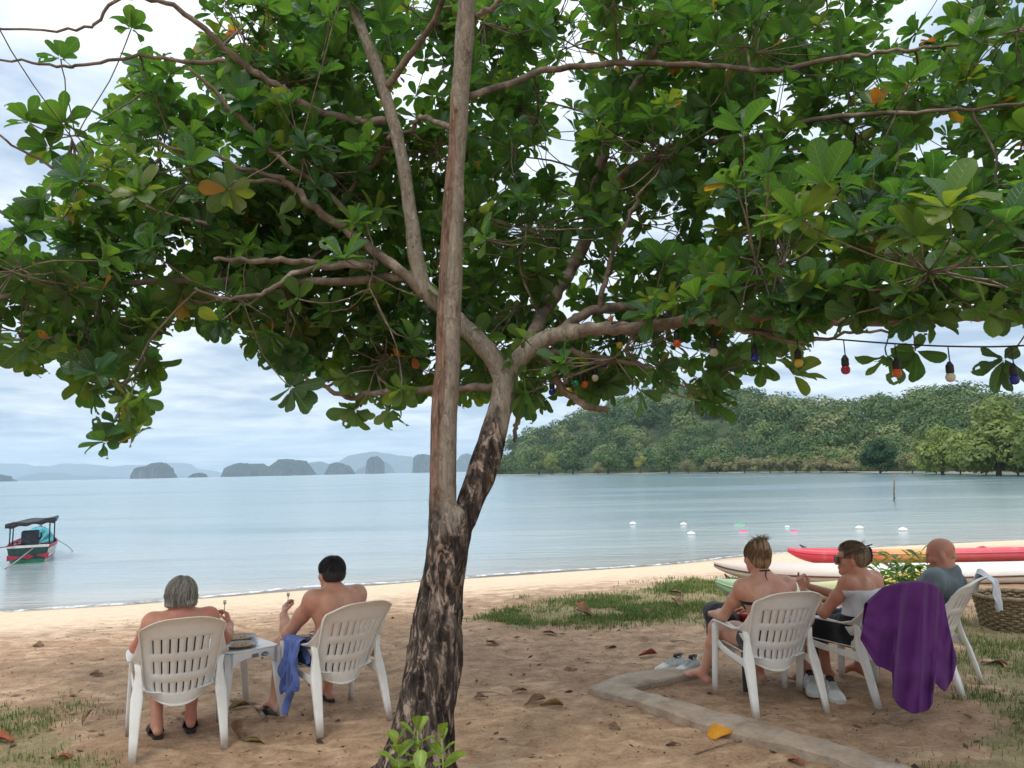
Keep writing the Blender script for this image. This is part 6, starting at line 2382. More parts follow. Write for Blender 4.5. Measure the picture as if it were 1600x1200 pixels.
M_PLATE = simple('grey_plate', (0.20, 0.17, 0.15), .3, .1)
M_FOOD = simple('fried_rice', (0.50, 0.33, 0.18), .7, .35, 60, .6, 120)
for x, y, r, lab in ((-.04, -.155, .115, 'dark rimmed plate of food on the near side of the white table'), (.065, .095, .12, 'dark rimmed plate of food on the far side of the white table')):
    pl = empty('plate', tw_(x, y, TH + .001))
    tag(pl, lab, 'plate', 'plates on the white table')
    MB().lathe([(r * .55, 0), (r * .7, .003), (r * .95, .018), (r, .021), (r * .985, .0235), (r * .9, .018), (r * .68, .008), (0.01, .007)], 32).build('dish', M_PLATE, pl)
    m = MB()
    m.grid(lambda u, v: (r * .66 * v * math.cos(u * 2 * math.pi), r * .66 * v * math.sin(u * 2 * math.pi), .0095 + .028 * (1 - v * v) * (.7 + .5 * math.sin(u * 19 + v * 7) * v)), 28, 8)
    m.build('food', M_FOOD, pl)
M_GLASS = simple('glass_tumbler', (0.9, 0.92, 0.92), .05, .02, **{'Transmission Weight': 1.0, 'IOR': 1.2})
for x, y, lab in ((-.09, .06, 'left glass tumbler on the white table'), (-.02, .21, 'right glass tumbler on the white table')):
    tag(MB().lathe([(.022, 0), (.026, .003), (.030, .07), (.028, .071), (.024, .007), (.001, .006)], 20).build('tumbler', M_GLASS, None, tw_(x, y, TH + .001)), lab, 'glass')

# ---- black table of the right hand group
M_BTAB = simple('black_wood', (0.022, 0.022, 0.026), .55, .2, 20)
A_, B_ = Vector((1.70, 5.99, 0)), Vector((1.555, 6.55, 0))
ey = (B_ - A_).normalized()
ex = Vector((ey.y, -ey.x, 0))
ba = math.atan2(ex.y, ex.x)
bt = empty('black_table', (A_ + B_) / 2 + ex * .33, ba)
bt.location.z = gz(bt.location.x, bt.location.y)
tag(bt, 'low black wooden table in front of the right hand group', 'table')
slab(-.33, .33, -.29, .29, .405, .43, .01, 2).build('table_top', M_BTAB, bt, bevel=.003, sharp=40)
MB().box((0, -.275, .385), (.30, .010, .02)).box((0, .275, .385), (.30, .010, .02)).build('apron', M_BTAB, bt, smooth=False)
for sx in (-1, 1):
    for sy in (-1, 1):
        MB().box((sx * .305, sy * .265, .20), (.020, .020, .204)).build('leg', M_BTAB, bt, smooth=False, bevel=.004)


def btw(x, y, z=.4315):
    l = bt.location
    return Vector((l.x + x * math.cos(ba) - y * math.sin(ba), l.y + x * math.sin(ba) + y * math.cos(ba), l.z + z))


def sdf_thing(name, lab, cat, loc_, prims, mat, noise=.012, freq=14, h=.008, parent=None, rz=0):
    lo, hi = bounds(prims, .05)
    S = SDF(lo, hi, h)
    apply_prims(S, prims)
    X = S.points()
    nr = np.abs(S.D) < .04
    S.D[nr] += ((fbm(X[nr] * freq, 3, 3) - .5) * 2 * noise).astype(np.float32)
    S.D = np.maximum(S.D, -X[..., 2].astype(np.float32))
    V, Q = S.mesh_arrays()
    o = obj(name, np_mesh(name, V, Q, mat), parent, loc_, rz)
    if lab:
        tag(o, lab, cat)
    return o


sdf_thing('bag', 'soft black bag slumped on the left end of the black table', 'bag', btw(-.27, .16), [('b', 'ell', (0, 0, .06), np.array((.12, .16, .10)), None, .03), ('b', 'ell', (.03, -.06, .05), np.array((.11, .12, .07)), None, .03), ('b', 'ell', (-.03, .08, .09), np.array((.08, .09, .06)), None, .03)], C_BLACK, .014, 11)
M_RED = simple('red_plastic', (0.55, 0.05, 0.03), .4, .1)
M_BLUEL = simple('blue_label', (0.06, 0.16, 0.36), .5, .1)
M_CLEAR = simple('clear_plastic', (0.75, 0.82, 0.85), .12, .05, **{'Transmission Weight': .6})
M_CAP = simple('blue_cap', (0.25, 0.42, 0.62), .4, .1)
for x, y, lab, bodym, lblm, capm in ((.02, .05, 'bottle with blue and red label standing behind the bikini woman', M_RED, M_BLUEL, M_RED), (.27, -.02, 'clear water bottle with pale blue cap on the black table', M_CLEAR, M_CAP, M_CAP)):
    bo = empty('bottle', btw(x, y))
    tag(bo, lab, 'bottle')
    MB().lathe([(.028, 0), (.032, .006), (.032, .13), (.026, .16), (.012, .185), (.012, .20)], 20).build('body', bodym, bo)
    MB().lathe([(.0326, .04), (.0330, .042), (.0330, .10), (.0326, .102)], 20).build('label', lblm, bo)
    MB().lathe([(.0145, .195), (.0145, .215), (.012, .218)], 16).build('cap', capm, bo)
tag(MB().lathe([(.03, 0), (.045, .01), (.055, .05), (.056, .07), (.05, .072), (.001, .05)], 20).build('red_cup', M_RED, None, btw(-.06, .13)), 'small red cup beside the black bag', 'cup')
sdf_thing('pouch', 'small dark pouch at the right end of the black table', 'pouch', btw(.26, .15), [('b', 'ell', (0, 0, .05), np.array((.06, .10, .065)), None, .02)], C_DKGREY, .006, 16)

# ---- sneakers
M_SNK = simple('white_canvas', (0.66, 0.66, 0.63), .8, .12, 20, .4, 200)
M_SNKS = simple('rubber_sole', (0.60, 0.57, 0.50), .7, .15, 18)


def sneaker(px, py, rz, lab, grey=False):
    p = gpt(px, py)
    root = empty('sneaker', (p.x, p.y, p.z - .004), rz)
    root.scale = (1.2, 1.15, 1.25)
    tag(root, lab, 'shoe')
    st = [(-.125, .030, .060), (-.11, .036, .085), (-.07, .036, .088), (-.03, .036, .083), (.01, .040, .072), (.05, .046, .060), (.09, .046, .050), (.125, .036, .040), (.142, .015, .028)]
    m = MB()
    n = 12
    for y, w, h in st:
        for k in range(n + 1):
            a = math.pi * k / n
            m.v.append((math.cos(a) * w * (1 if abs(math.cos(a)) > .5 else 1), y, .022 + (h - .022) * math.sin(a) ** .7))
    N = n + 1
    m.f = [(j * N + i, j * N + i + 1, (j + 1) * N + i + 1, (j + 1) * N + i) for j in range(len(st) - 1) for i in range(n)] + [tuple(range(N)), tuple((len(st) - 1) * N + k for k in range(N))]
    m.build('upper', M_SNK, root)
    ol = [(w * 1.08, y) for y, w, h in st]
    out = ol + [(-x, y) for x, y in ol[::-1]]
    s = MB()
    K = len(out)
    s.v = [(x, y, 0) for x, y in out] + [(x, y, .026) for x, y in out]
    s.f = [tuple(range(K)), tuple(range(K, 2 * K))] + [(i, (i + 1) % K, K + (i + 1) % K, K + i) for i in range(K)]
    s.build('sole', M_SNKS, root, bevel=.004, sharp=40)
    MB().grid(lambda u, v: (.025 * math.cos(u * 2 * math.pi) * v, -.075 + .038 * math.sin(u * 2 * math.pi) * v, .0905 - .006 * (1 - v) + .012 * (math.sin(u * 2 * math.pi) < -.2) * v), 20, 3).build('opening', M_SOLE if not grey else C_DKGREY, root)
    for k in range(4):
        MB().tube([(-.024, -.02 + .022 * k, .078 - .006 * k), (0, -.018 + .022 * k, .089 - .006 * k), (.024, -.02 + .022 * k, .078 - .006 * k)], .0035, 5).build('lace', M_SNKS, root)
    MB().ribbon([(0, -.035, .085), (0, -.045, .108)], [(.018, 0, 0), (.016, 0, 0)], [(0, .003, 0)] * 2).build('tongue', M_SNK if grey else M_SOLE, root)


sneaker(1049, 1048, R(118), 'left white sneaker with dark lining left of the black table')
sneaker(1075, 1050, R(132), 'right white sneaker with dark lining by the black table leg')
sneaker(1270, 1080, R(168), 'scuffed pale sneaker further under the purple towel chair')
sneaker(1303, 1090, R(172), 'scuffed pale sneaker nearest the camera under the purple towel chair')


# ---- cloths hung on the chairs
def sheet(name, lab, cat, fn, nu, nv, mat, thick=.006):
    m = MB()
    m.grid(fn, nu, nv)
    o = m.build(name, mat, None, solid=thick)
    md = o.modifiers.new('sub', 'SUBSURF')
    md.levels = md.render_levels = 1
    return tag(o, lab, cat)


C_PURPLE = cloth('purple_terry', (0.105, 0.024, 0.135), 1.0, 260, .16, .06)
tu = [0, .1, .28, .45, .62, .75, .9, 1]
tpx = [1357, 1386, 1414, 1437, 1450, 1459, 1467, 1473]
tpy = [942, 916, 908, 906.5, 907, 910, 917, 928]
hu = [0, .10, .24, .30, .34, .44, .54, .64, .72, .77, .82, .90, .96, 1]
hpx = [1338, 1362, 1388, 1394, 1397, 1411, 1427, 1443, 1457, 1463, 1468, 1478, 1485, 1489]
hpy = [998, 1040, 1050, 1052, 1085, 1103, 1116, 1110, 1098, 1086, 1066, 1082, 1062, 1030]


def purple(u, v):
    # v < .16: the flap in front of the backrest; then over the rim and down behind
    c = .16
    dt = 5.16 + .30 * u
    if v < c:
        f = 1 - v / c
        t3 = P(np.interp(u, tu, tpx), np.interp(u, tu, tpy), dt)
        fw = Vector((-math.sin(CH[3][1]), math.cos(CH[3][1]), 0))
        return t3 + fw * (.028 + .03 * f) + Vector((0, 0, .004 - .16 * f))
    f = (v - c) / (1 - c)
    ease = f ** .85
    px = np.interp(u, tu, tpx) + (np.interp(u, hu, hpx) - np.interp(u, tu, tpx)) * ease
    py = np.interp(u, tu, tpy) + (np.interp(u, hu, hpy) - np.interp(u, tu, tpy)) * f
    d = dt - .03 - .17 * math.sin(f * 1.35) * (.55 + .45 * math.sin(math.pi * u))
    ud = u - .16 * f * math.sin(u * 4 + .4)
    fold = (abs(math.sin(ud * 10.5 + .5 + .5 * f)) ** .6 * 1.1 - .6 + math.sin(ud * 23 + 1.9 * f) * .34 + .08 * math.sin(ud * 43 + f * 6) + .32 * math.sin(f * 8 + u * 13) * f + .10 * math.sin(f * 21 + u * 5)) * (.012 + .080 * f ** .6)
    crease = -.028 * math.exp(-((u - .30 - .04 * f) / .012) ** 2) * min(1, f * 3)
    px += 7 * math.sin(ud * 10.5 + 1.6) * f
    p = P(px, py, d + fold + crease)
    p.z = max(p.z, .02)
    return p


sheet('purple_towel', 'big purple towel draped over the chair back and hanging to the ground', 'towel', purple, 84, 46, C_PURPLE, .007)

C_BLUE = cloth('blue_cotton', (0.115, 0.17, 0.44), .9, 300, .2)


def shirt(u, v):
    """over the left arm of the man's chair: u along the arm, v across it"""
    y = -.13 + .27 * u + .02 * math.sin(v * 7)
    hem_o = .30 + .16 * math.sin(u * 3.1 + .4) + .05 * math.sin(u * 17) - .12 * (u < .25)
    hem_i = .13 + .04 * math.sin(u * 9)
    tot = hem_o + hem_i + .07
    s = v * tot
    top = .607 * CZ + .014
    wob = .016 * math.sin(u * 24 + v * 6) + .010 * math.sin(u * 41 - v * 9)
    if s < hem_i:
        k = hem_i - s
        return cw(1, (-.236 + .006 * math.sin(u * 30), y + .02 * k, top - k))
    if s < hem_i + .07:
        k = (s - hem_i) / .07
        return cw(1, (-.236 - .08 * k, y, top + .012 * math.sin(math.pi * k) + wob * .2))
    k = s - hem_i - .07
    g = min(1, k / .15)
    pinch = (u - .55) * (-.20 * k)
    return cw(1, (-.318 - .012 * g + wob * g * 1.3, y + pinch + .03 * math.sin(k * 14 + u * 4) * g, top - k))


sheet('blue_shirt', 'crumpled blue shirt hanging over the left arm of the chair beside the tree', 'shirt', shirt, 40, 44, C_BLUE, .004)


C_WTOW = cloth('white_blue_towel', (0.62, 0.64, 0.68), .95, 260, .15)


def wtow(u, v):
    b0 = Vector(back_pt(-.25 + 1.2 * u, 1.0))
    b0.z = b0.z * CZ + .014
    s = (v - .35) * .42
    wob = .024 * math.sin(u * 17 + v * 5) + .012 * math.sin(u * 37 - v * 8)
    bump_ = .05 * math.sin(u * 5 + .6) ** 2
    if s < 0:
        return cw(4, (b0.x + .05 * s, b0.y + .034 + wob * .5 - s * .35, b0.z + bump_ * max(0, 1 + s * 9) + s))
    k = min(1, s / .05)
    return cw(4, (b0.x + .06 * s, b0.y + .034 - .075 * k - abs(wob) * k - .05 * s, b0.z + bump_ * (1 - k) - s * .95))


sheet('white_towel', 'crumpled white and grey towel hung over the bald man\'s chair back', 'towel', wtow, 30, 30, C_WTOW, .006)


# ---- kayaks and the pale hull drawn up on the grass
def hull_mat(name, stops, rough=.4):
    t = NT(name)
    co = t.coord()
    x = t.sep(co)[0]
    w = t.math('ADD', x, t.math('MULTIPLY', t.math('SUBTRACT', t.noise(co, 2.2, 4), .5), .8))
    c = t.ramp(t.rng(w, 0, 1, 0, 1, False), stops) if False else t.ramp(t.math('MULTIPLY_ADD', w, .2, .5), stops)
    n = t.noise(co, 6, 6, .7)
    c = t.mix(t.rng(n, .5, .75, 0, .35), c, (0.55, 0.45, 0.36))
    return t.done(t.principled(c, rough, t.bump(t.noise(co, 30, 3), .1, .01), .5))


def kayak(name, lab, cat, loc_, rz, L, B, H, mat, deck=True, tilt=0.0, seam=None):
    root = empty(name, loc_, rz)
    root.rotation_euler = (tilt, 0, rz)
    tag(root, lab, cat)
    nS, nR = 40, 20
    V = []
    for i in range(nS + 1):
        s = math.sin((i / nS - .5) * math.pi)
        w = B / 2 * max(.004, (1 - abs(s) ** 2.4)) ** .8
        rock = .06 * abs(s) ** 3 + .62 * H * abs(s) ** 9
        zt = H * (.86 + .20 * s * s)
        zb = rock
        for k in range(nR):
            a = 2 * math.pi * k / nR
            ca, sa = math.cos(a), math.sin(a)
            yy = w * math.copysign(abs(ca) ** .6, ca)
            f = .5 + .5 * math.copysign(abs(sa) ** .7, sa)
            dish = 0
            if deck and sa > .25 and abs(s) < .62:
                dish = -.42 * H * (1 - (abs(s) / .62) ** 6) * max(0, 1 - (abs(yy) / (w * .80 + 1e-6)) ** 4) * (.65 + .35 * math.cos(s * 9))
            V.append((s * L / 2, yy, zb + (zt - zb) * f + dish))
    Fq = [(i * nR + k, i * nR + (k + 1) % nR, (i + 1) * nR + (k + 1) % nR, (i + 1) * nR + k) for i in range(nS) for k in range(nR)]
    m = MB()
    m.v, m.f = V, Fq + [tuple(range(nR)), tuple(nS * nR + k for k in range(nR))]
    m.build('hull', mat, root)
    # side seam / rub rail on both sides
    for q in (-1, 1):
        pts, rr = [], []
        for i in range(1, nS):
            s = math.sin((i / nS - .5) * math.pi)
            w = B / 2 * max(.004, (1 - abs(s) ** 2.4)) ** .8
            rock = .06 * abs(s) ** 3 + .62 * H * abs(s) ** 9
            zt = H * (.86 + .20 * s * s)
            pts.append((s * L / 2, q * w * 1.005, rock + (zt - rock) * .5))
        MB().tube(pts, .012, 6).build('side_rail', seam or mat, root)
    if deck:
        for sx in (-.22, .18):
            MB().ribbon([(sx * L - .10, 0, H * .66), (sx * L - .15, 0, H * .84), (sx * L - .17, 0, H * .93)], [(0, .16, 0), (0, .17, 0), (0, .12, 0)], [(.02, 0, 0)] * 3).build('seat_rest', mat, root)
        for sx in (-1, 1):
            MB().tube([(sx * L * .44, -.05, H * 1.04), (sx * L * .455, 0, H * 1.20), (sx * L * .44, .05, H * 1.04)], .009, 6).build('carry_handle', M_BLACKP, root)
    return root


M_KRED = hull_mat('red_yellow_hull', [(0.05, (0.60, 0.045, 0.075)), (0.22, (0.62, 0.06, 0.09)), (0.33, (0.72, 0.34, 0.13)), (0.45, (0.72, 0.40, 0.14)), (0.53, (0.66, 0.13, 0.15)), (0.9, (0.62, 0.07, 0.11))])
M_KGRN = hull_mat('green_yellow_hull', [(0.1, (0.30, 0.56, 0.33)), (0.36, (0.52, 0.62, 0.38)), (0.58, (0.66, 0.60, 0.25)), (0.68, (0.66, 0.45, 0.07)), (0.9, (0.62, 0.37, 0.04))])
M_KWHT = hull_mat('white_hull', [(0.1, (0.62, 0.52, 0.46)), (0.4, (0.70, 0.66, 0.58)), (0.9, (0.70, 0.66, 0.60))], .55)
M_KBRN = simple('brown_rail', (0.13, 0.055, 0.035), .6, .2)


def kay_between(px0, px1, d0_, d1_, **kw):
    a, b = P(px0, 735, d0_), P(px1, 735, d1_)
    c = (a + b) / 2
    L = math.hypot(b.x - a.x, b.y - a.y)
    z = gz(c.x, c.y)
    return kayak(loc_=(c.x, c.y, z - .01), rz=math.atan2(b.y - a.y, b.x - a.x), L=L, **kw)


kay_between(1225, 1690, 13.2, 13.0, name='kayak', lab='pink red kayak with orange yellow middle lying behind the others', cat='kayak', B=.78, H=.30, mat=M_KRED, tilt=R(-14))
kay_between(1108, 1740, 11.6, 11.0, name='white_boat', lab='long off white hull with brown rail lying in front of the red kayak', cat='boat', B=.85, H=.30, mat=M_KWHT, deck=False, seam=M_KBRN)
kay_between(1112, 1432, 9.7, 10.1, name='kayak', lab='green to yellow kayak nearest the seated women', cat='kayak', B=.72, H=.31, mat=M_KGRN, tilt=R(-8))

# ---- leafy weed in front of the kayaks
for px, py, d, n, H, W, lab in ((1436, 912, 8.3, 154, .58, .42, 'leafy green weed growing before the kayaks behind the purple towel'), (1392, 905, 8.8, 70, .46, .32, 'smaller green weed left of the leafy one before the kayaks'), (1478, 925, 7.9, 40, .36, .20, 'low green weed beside the bald man')):
    b = P(px, py, d)
    z0 = gz(b.x, b.y)
    root = empty('weed_plant', (b.x, b.y, z0))
    tag(root, lab, 'plant')
    Vs, Fs, Rn, Lu, Lt = [], [], [], [], []
    nb = 0
    H = max(.2, b.z - z0 + H * .62)
    stems = MB()
    for s in range(7):
        a = s * .9
        tip = Vector((math.cos(a) * W * .8, math.sin(a) * W * .5, H * ry.uniform(.7, 1)))
        stems.tube([(0, 0, -.01), tip * .5 + Vector((0, 0, .05)), tip], [.006, .004, .002], 5)
        for k in range(n // 7):
            f = .35 + .65 * k / (n // 7)
            bp_ = (tip * .5 + Vector((0, 0, .05))) * min(1, f * 2) if f < .5 else (tip * .5 + Vector((0, 0, .05))).lerp(tip, (f - .5) * 2)
            az, pol = ry.uniform(0, 6.28), R(ry.uniform(35, 105))
            d_ = Vector((math.sin(pol) * math.cos(az), math.sin(pol) * math.sin(az), math.cos(pol)))
            nr_ = Vector((-math.cos(pol) * math.cos(az), -math.cos(pol) * math.sin(az), math.sin(pol)))
            tv, tu_, tt_ = TEMPL[ry.randrange(len(TEMPL))]
            L = ry.uniform(.10, .20)
            Vs.append(np.array(bp_) + (tv * L * np.array((.62, 1, 1))) @ np.array([list(d_.cross(nr_)), list(d_), list(nr_)]))
            Fs.append(LF + nb)
            nb += len(tv)
            Rn.append(np.full(len(tv), ry.uniform(.45, .88)))
            Lu.append(tu_)
            Lt.append(tt_)
    stems.build('stems', M_YOUNG, root)['kind'] = 'stuff'
    o = obj('leaves', np_mesh('leaves', np.vstack(Vs), np.vstack(Fs), M_LEAF, attrs={'rnd': np.concatenate(Rn), 'lu': np.concatenate(Lu), 'lt': np.concatenate(Lt)}), root)
    o['kind'] = 'stuff'

# ---- wicker basket at the right edge
M_WICK = simple('wicker', (0.30, 0.215, 0.13), .85, .3, 30)
p = gpt(1592, 988)
bk = empty('wicker_basket', (p.x + .12, p.y + .25, p.z - .01))
tag(bk, 'round woven wicker basket behind the bald man at the right edge', 'basket')
RB, HB = .34, .30
for j in range(13):
    z = .02 + HB * j / 12
    r = RB * (.86 + .14 * j / 12)
    ph = (j % 2) * math.pi
    MB().tube([(((r + .012 * math.cos(18 * a + ph)) * math.cos(a)), ((r + .012 * math.cos(18 * a + ph)) * math.sin(a)), z) for a in np.linspace(0, 2 * math.pi, 109)], .013, 5, False).build('woven_band', M_WICK, bk)
for k in range(36):
    a = 2 * math.pi * k / 36
    MB().tube([(RB * .86 * math.cos(a), RB * .86 * math.sin(a), 0), (RB * math.cos(a), RB * math.sin(a), HB + .02)], .009, 5).build('stake', M_WICK, bk)
MB().tube([(RB * 1.02 * math.cos(a), RB * 1.02 * math.sin(a), HB + .03) for a in np.linspace(0, 2 * math.pi, 49)], .024, 7, False).build('rim', M_WICK, bk)
MB().lathe([(RB * .5, .0), (RB * .84, .006), (RB * .8, .016), (.01, .014)], 28).build('base', M_WICK, bk)

# ---- festoon lights
M_CABLE = simple('black_rubber', (0.012, 0.012, 0.014), .5, .1)


def bulbmat(nm, c):
    return simple('bulb_' + nm, c, .22, .06, 20, **{'Transmission Weight': .25})


BM = {k: bulbmat(k, c) for k, c in (('red', (0.45, 0.02, 0.05)), ('orange', (0.75, 0.14, 0.02)), ('white', (0.72, 0.68, 0.56)), ('blue', (0.015, 0.03, 0.30)), ('yellow', (0.72, 0.52, 0.06)), ('green', (0.02, 0.30, 0.14)))}


def festoon(lab, cable, bulbs):
    root = empty('string_lights', P(*cable[0]))
    tag(root, lab, 'string lights')
    pts = [P(*c) for c in cable]
    pp, _ = smooth_path(pts, [1] * len(pts), 6)
    MB().tube([q - root.location for q in pp], .0045, 6).build('cable', M_CABLE, root)
    for px, py, c in bulbs:
        j = min(range(len(pp)), key=lambda i: abs(to_px(pp[i])[0] - px))
        a = pp[j]
        d = a.y
        e = P(px, py, d)
        e = Vector((a.x, a.y, e.z))
        drop = a.z - e.z - .085
        lo = a - root.location
        so = MB()
        so.lathe([(.007, .012), (.013, 0), (.0175, -.006), (.0185, -.036), (.016, -.044)], 14, (lo.x, lo.y, lo.z - max(.01, drop)))
        so.tube([lo, lo - Vector((-.003, 0, max(.01, drop)))], .003, 5)
        sk = so.build('socket', M_CABLE, root)
        z = lo.z - max(.01, drop) - .040
        MB().lathe([(.010, 0), (.015, -.004), (.021, -.014), (.0225, -.024), (.0195, -.036), (.012, -.043), (.002, -.0455)], 16, (lo.x, lo.y, z)).build('bulb', BM[c], sk)


festoon('string of coloured bulbs hanging under the right hand branch', [(955, 506, 4.4), (1005, 492, 4.3), (1056, 496, 4.2), (1113, 505, 4.1), (1177, 514, 4.0), (1245, 524, 3.9), (1318, 531, 3.8), (1398, 537, 3.7), (1481, 541, 3.6), (1580, 541, 3.5), (1700, 532, 3.4)],
        [(1005, 534, 'green'), (1056, 543, 'orange'), (1113, 557, 'white'), (1177, 566, 'blue'), (1245, 574, 'yellow'), (1318, 585, 'red'), (1398, 590, 'orange'), (1481, 597, 'white'), (1580, 601, 'blue')])
festoon('string of small coloured bulbs in the dark leaves right of the trunk', [(820, 590, 4.9), (862, 590, 4.88), (887, 585, 4.86), (913, 575, 4.84), (944, 545, 4.82), (967, 515, 4.8), (990, 498, 4.78)],
        [(862, 618, 'blue'), (887, 616, 'yellow'), (899, 603, 'green'), (913, 606, 'orange'), (926, 596, 'white'), (944, 574, 'blue'), (967, 545, 'yellow')])

# ---- longtail boat
M_BGRN = simple('boat_green', (0.018, 0.15, 0.085), .45, .25, 6)
M_BDRK = simple('boat_dark_green', (0.012, 0.055, 0.045), .45, .25, 6)
M_BRED = simple('boat_red', (0.42, 0.025, 0.06), .45, .2, 6)
M_BMAR = simple('boat_maroon', (0.16, 0.018, 0.04), .5, .2, 6)
M_BWHT = simple('boat_white', (0.66, 0.60, 0.58), .5, .15, 6)
M_CYAN = simple('cyan_tarp', (0.12, 0.50, 0.58), .6, .12, 8)
M_TARP = simple('black_tarp', (0.015, 0.02, 0.025), .6, .3, 8)
M_ENG = simple('engine_dark', (0.022, 0.030, 0.042), .5, .3, 14)
b0 = G(43, 880, WATER_Z)
b1 = P(70, 735, b0.y + 5.0)
bz = math.atan2(b1.y - b0.y, b1.x - b0.x) - math.pi / 2
boat = empty('longtail_boat', (b0.x, b0.y, WATER_Z), bz)
boat.scale = (.86, .86, .86)
tag(boat, 'small green and red longtail boat with dark canopy floating at the left', 'boat')
LB = 5.4
NS = 26


def bsec(i):
    f = i / NS
    w = .66 * (1 - max(0, f - .35) ** 2.4 * 2.15) * (.93 + .22 * math.sin(min(1, f * 2) * math.pi / 2))
    return max(.03, w), f * LB, .52 + .06 * (1 - f) + .50 * max(0, f - .4) ** 2


def strip(a0, a1, name, mat, side=None, n=4):
    """planking between two heights (0 keel .. 1 gunwale)"""
    m = MB()
    for q in ((-1, 1) if side is None else (side,)):
        rows = []
        for i in range(NS + 1):
            w, y, h = bsec(i)
            for k in range(n + 1):
                g = a0 + (a1 - a0) * k / n
                rows.append((q * w * (.62 + .38 * g ** .6), y, -.22 + (h + .22) * g))
        m.add(rows, [(i * (n + 1) + k, i * (n + 1) + k + 1, (i + 1) * (n + 1) + k + 1, (i + 1) * (n + 1) + k) for i in range(NS) for k in range(n)])
    return m.build(name, mat, boat, solid=.03)


strip(0, .60, 'lower_planking', M_BWHT, 1)
strip(0, .60, 'lower_planking', M_BWHT, -1)
strip(.60, .86, 'upper_planking', M_BWHT, 1)
strip(.60, .86, 'upper_planking', M_BWHT, -1)
strip(.86, 1.0, 'gunwale', M_BRED, 1)
strip(.86, 1.0, 'gunwale', M_BRED, -1)
w0, _, h0 = bsec(0)
for g0, g1, mat, nm in ((0, .44, M_BGRN, 'transom_board'), (.44, .70, M_BDRK, 'transom_board'), (.70, .93, M_BDRK, 'transom_board'), (.93, 1.03, M_BWHT, 'transom_cap')):
    m = MB()
    for g in (g0, g1):
        ww = w0 * (.62 + .38 * g ** .6)
        z = -.22 + (h0 + .22) * g
        m.v += [(-ww, -.03 - .02 * g, z), (ww, -.03 - .02 * g, z)]
    m.f = [(0, 1, 3, 2)]
    m.build(nm, mat, boat, solid=.03, smooth=False)
for cx, wd in ((-.40, .40), (.02, .34), (.44, .40)):           # red lozenges painted on the stern, as thin applied boards
    m = MB()
    zc = .205
    if cx < -.2:
        m.v = [(-.60, -.066, zc + .09), (-.60, -.066, zc - .10), (-.40, -.066, zc - .06), (-.18, -.066, zc + .02)]
    elif cx > .2:
        m.v = [(.61, -.066, zc + .12), (.61, -.066, zc - .06), (.44, -.066, zc - .02), (.24, -.066, zc + .05)]
    else:
        m.v = [(-.16, -.066, zc + .0), (.0, -.066, zc - .07), (.20, -.066, zc + .02), (.02, -.066, zc + .09)]
    m.f = [(0, 1, 2, 3)]
    m.build('lozenge', M_BRED, boat, solid=.012, smooth=False)
MB().grid(lambda u, v: ((u * 2 - 1) * bsec(int(v * NS))[0] * .9, v * LB, .12), 6, NS).build('floor_boards', M_BMAR, boat, solid=.02)
for y in (1.5, 2.6, 3.6):
    w, _, h = bsec(int(y / LB * NS))
    MB().box((0, y, h * .82), (w * .95, .10, .02)).build('thwart', M_BMAR, boat, smooth=False)
for x, y in ((-.56, .12), (.60, .22), (-.62, 1.9), (.66, 2.0)):
    MB().tube([(x, y, .45), (x * .99, y, 1.28 + .12 * (x > 0))], .022, 7).build('canopy_post', M_BDRK, boat)
MB().grid(lambda u, v: (-.70 + 1.46 * u, .02 + 2.1 * v, 1.30 + .15 * u + .03 * math.sin(u * 9 + v * 4) - .05 * math.sin(math.pi * v) + .02 * math.sin(v * 13)), 14, 14).build('canopy', M_TARP, boat, solid=.05)
MB().grid(lambda u, v: (-.70 + 1.46 * u, .0, 1.30 + .15 * u - .12 * v * (.6 + .4 * math.sin(u * 11) ** 2 + .5 * abs(u - .5))), 24, 4).build('canopy_fringe', M_TARP, boat, solid=.02)
en = MB()
en.box((.02, .42, .80), (.26, .26, .27))
o = en.build('engine', M_ENG, boat, smooth=False, bevel=.05)
MB().box((-.02, .30, .52), (.10, .16, .22)).build('engine_mount', M_ENG, boat, smooth=False, bevel=.02)
MB().tube([(.30, .3, .78), (.36, .1, .86), (.36, -.05, 1.0)], .03, 7).build('exhaust_pipe', M_ENG, boat)
MB().tube([(.30, .30, .62), (-.30, -1.0, .12), (-.75, -2.0, -.12)], .022, 7).build('tail_shaft', simple('grey_shaft', (0.30, 0.30, 0.27), .5, .2), boat)
MB().tube([(-.1, .2, .66), (-.7, -.3, .60), (-1.3, -.8, .58)], .018, 6).build('tiller', M_BMAR, boat)
MB().grid(lambda u, v: (math.cos(math.pi * (.08 + .84 * u)) * -.52 + .12, 3.0 + 1.0 * v, .45 + math.sin(math.pi * u) ** .8 * (.62 - .2 * v)), 16, 6).build('spray_hood', M_CYAN, boat, solid=.02)
MB().grid(lambda u, v: ((math.cos(math.pi * (.08 + .84 * u)) * -.52) * v + .12, 2.96 + .03 * math.sin(u * 30) * v, .45 + math.sin(math.pi * u) ** .8 * .60 * v), 24, 5).build('hood_curtain', M_CYAN, boat, solid=.015)
MB().tube([(0, LB - .05, .55), (0, LB + .35, .95), (0, LB + .55, 1.25)], [.07, .05, .03], 8).build('stem_post', M_BRED, boat)
tag(MB().tube([Vector((0, 0, 0)), Vector((.22, .35, -.28)), Vector((.40, .6, -.62))], .012, 5).build('mooring_rope', simple('rope', (0.25, 0.24, 0.22), .8, .2), None, boat.matrix_basis @ Vector((.62, 3.6, .55))), 'thin mooring rope running from the boat into the water', 'rope')

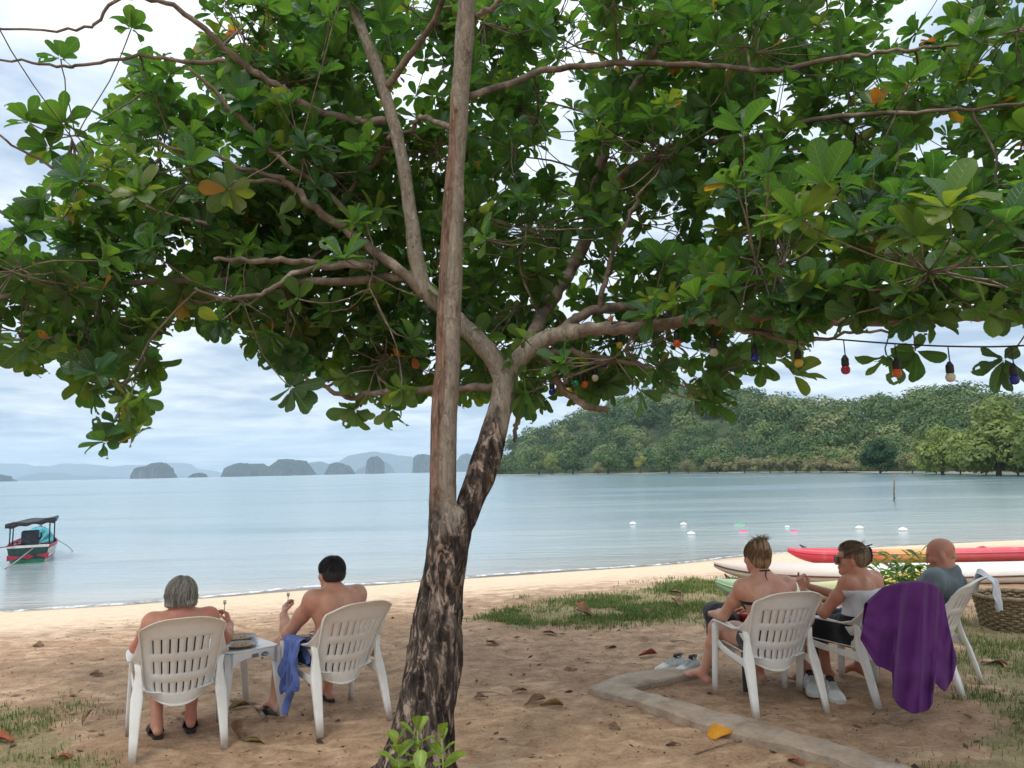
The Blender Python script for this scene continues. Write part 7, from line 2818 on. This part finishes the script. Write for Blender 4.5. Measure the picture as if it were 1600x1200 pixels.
# ---- buoys and the stake in the shallows
M_BUW = simple('white_float', (0.78, 0.78, 0.76), .4, .08)
M_BUP = simple('pink_float', (0.72, 0.04, 0.20), .4, .08)
M_BUG = simple('green_float', (0.02, 0.45, 0.14), .4, .08)
for px, py, sz, m_, lab in ((989, 819, .14, M_BUW, 'leftmost white float on the water'), (1068, 820, .13, M_BUW, 'white float second from left, above another one'), (1080, 835, .14, M_BUW, 'white float nearest the bikini woman on the left'),
                            (1230, 824, .09, M_BUW, 'small white float behind the right pink float'), (1343, 826, .14, M_BUW, 'white float left of the rightmost one'), (1411, 829, .15, M_BUW, 'rightmost white float on the water'),
                            (1161, 831, .13, M_BUP, 'pink float just above the bikini woman'), (1241, 831, .12, M_BUP, 'pink float between the two women'), (1155, 820, .12, M_BUG, 'long green float beside the pink one')):
    p = G(px, py, WATER_Z)
    root = empty('float', (p.x, p.y, WATER_Z))
    tag(root, lab, 'float', 'floats on the water')
    long_ = 1.9 if m_ is M_BUG else (1.35 if m_ is M_BUP else 1.15)
    bd = MB().lathe([(.02, -.62), (.55, -.5), (.92, -.2), (1.0, .1), (.85, .5), (.5, .76), (.16, .84), (.14, .95), (.04, 1.0)], 18)
    bd.v = [(x * sz * long_, y * sz, z * sz * (.55 if m_ is not M_BUW else .85)) for x, y, z in bd.v]
    bd.build('body', m_, root)
    MB().tube([(sz * long_ * .98 * math.cos(a), sz * 1.0 * math.sin(a), sz * .06) for a in np.linspace(0, 2 * math.pi, 19)], sz * .06, 5, False).build('band', M_BUW if m_ is not M_BUW else M_CONC, root)
p0, p1 = G(1396, 783, WATER_Z), None
dk_ = p0.y
p1 = P(1398, 738, dk_)
st_ = empty('wooden_stake', p0)
tag(st_, 'thin leaning wooden stake standing in the water', 'stake')
e = p1 - p0
MB().tube([Vector((0, 0, -.5)), e * .4 + Vector((.01, 0, 0)), e], [.055, .045, .03], 7).build('pole', M_TWIG, st_)
MB().tube([e * .06 + Vector((.02, 0, 0)), e * .12 + Vector((.16, 0, .02))], [.04, .02], 6).build('broken_knot', M_TWIG, st_)
print('T all', time.time() - T0)
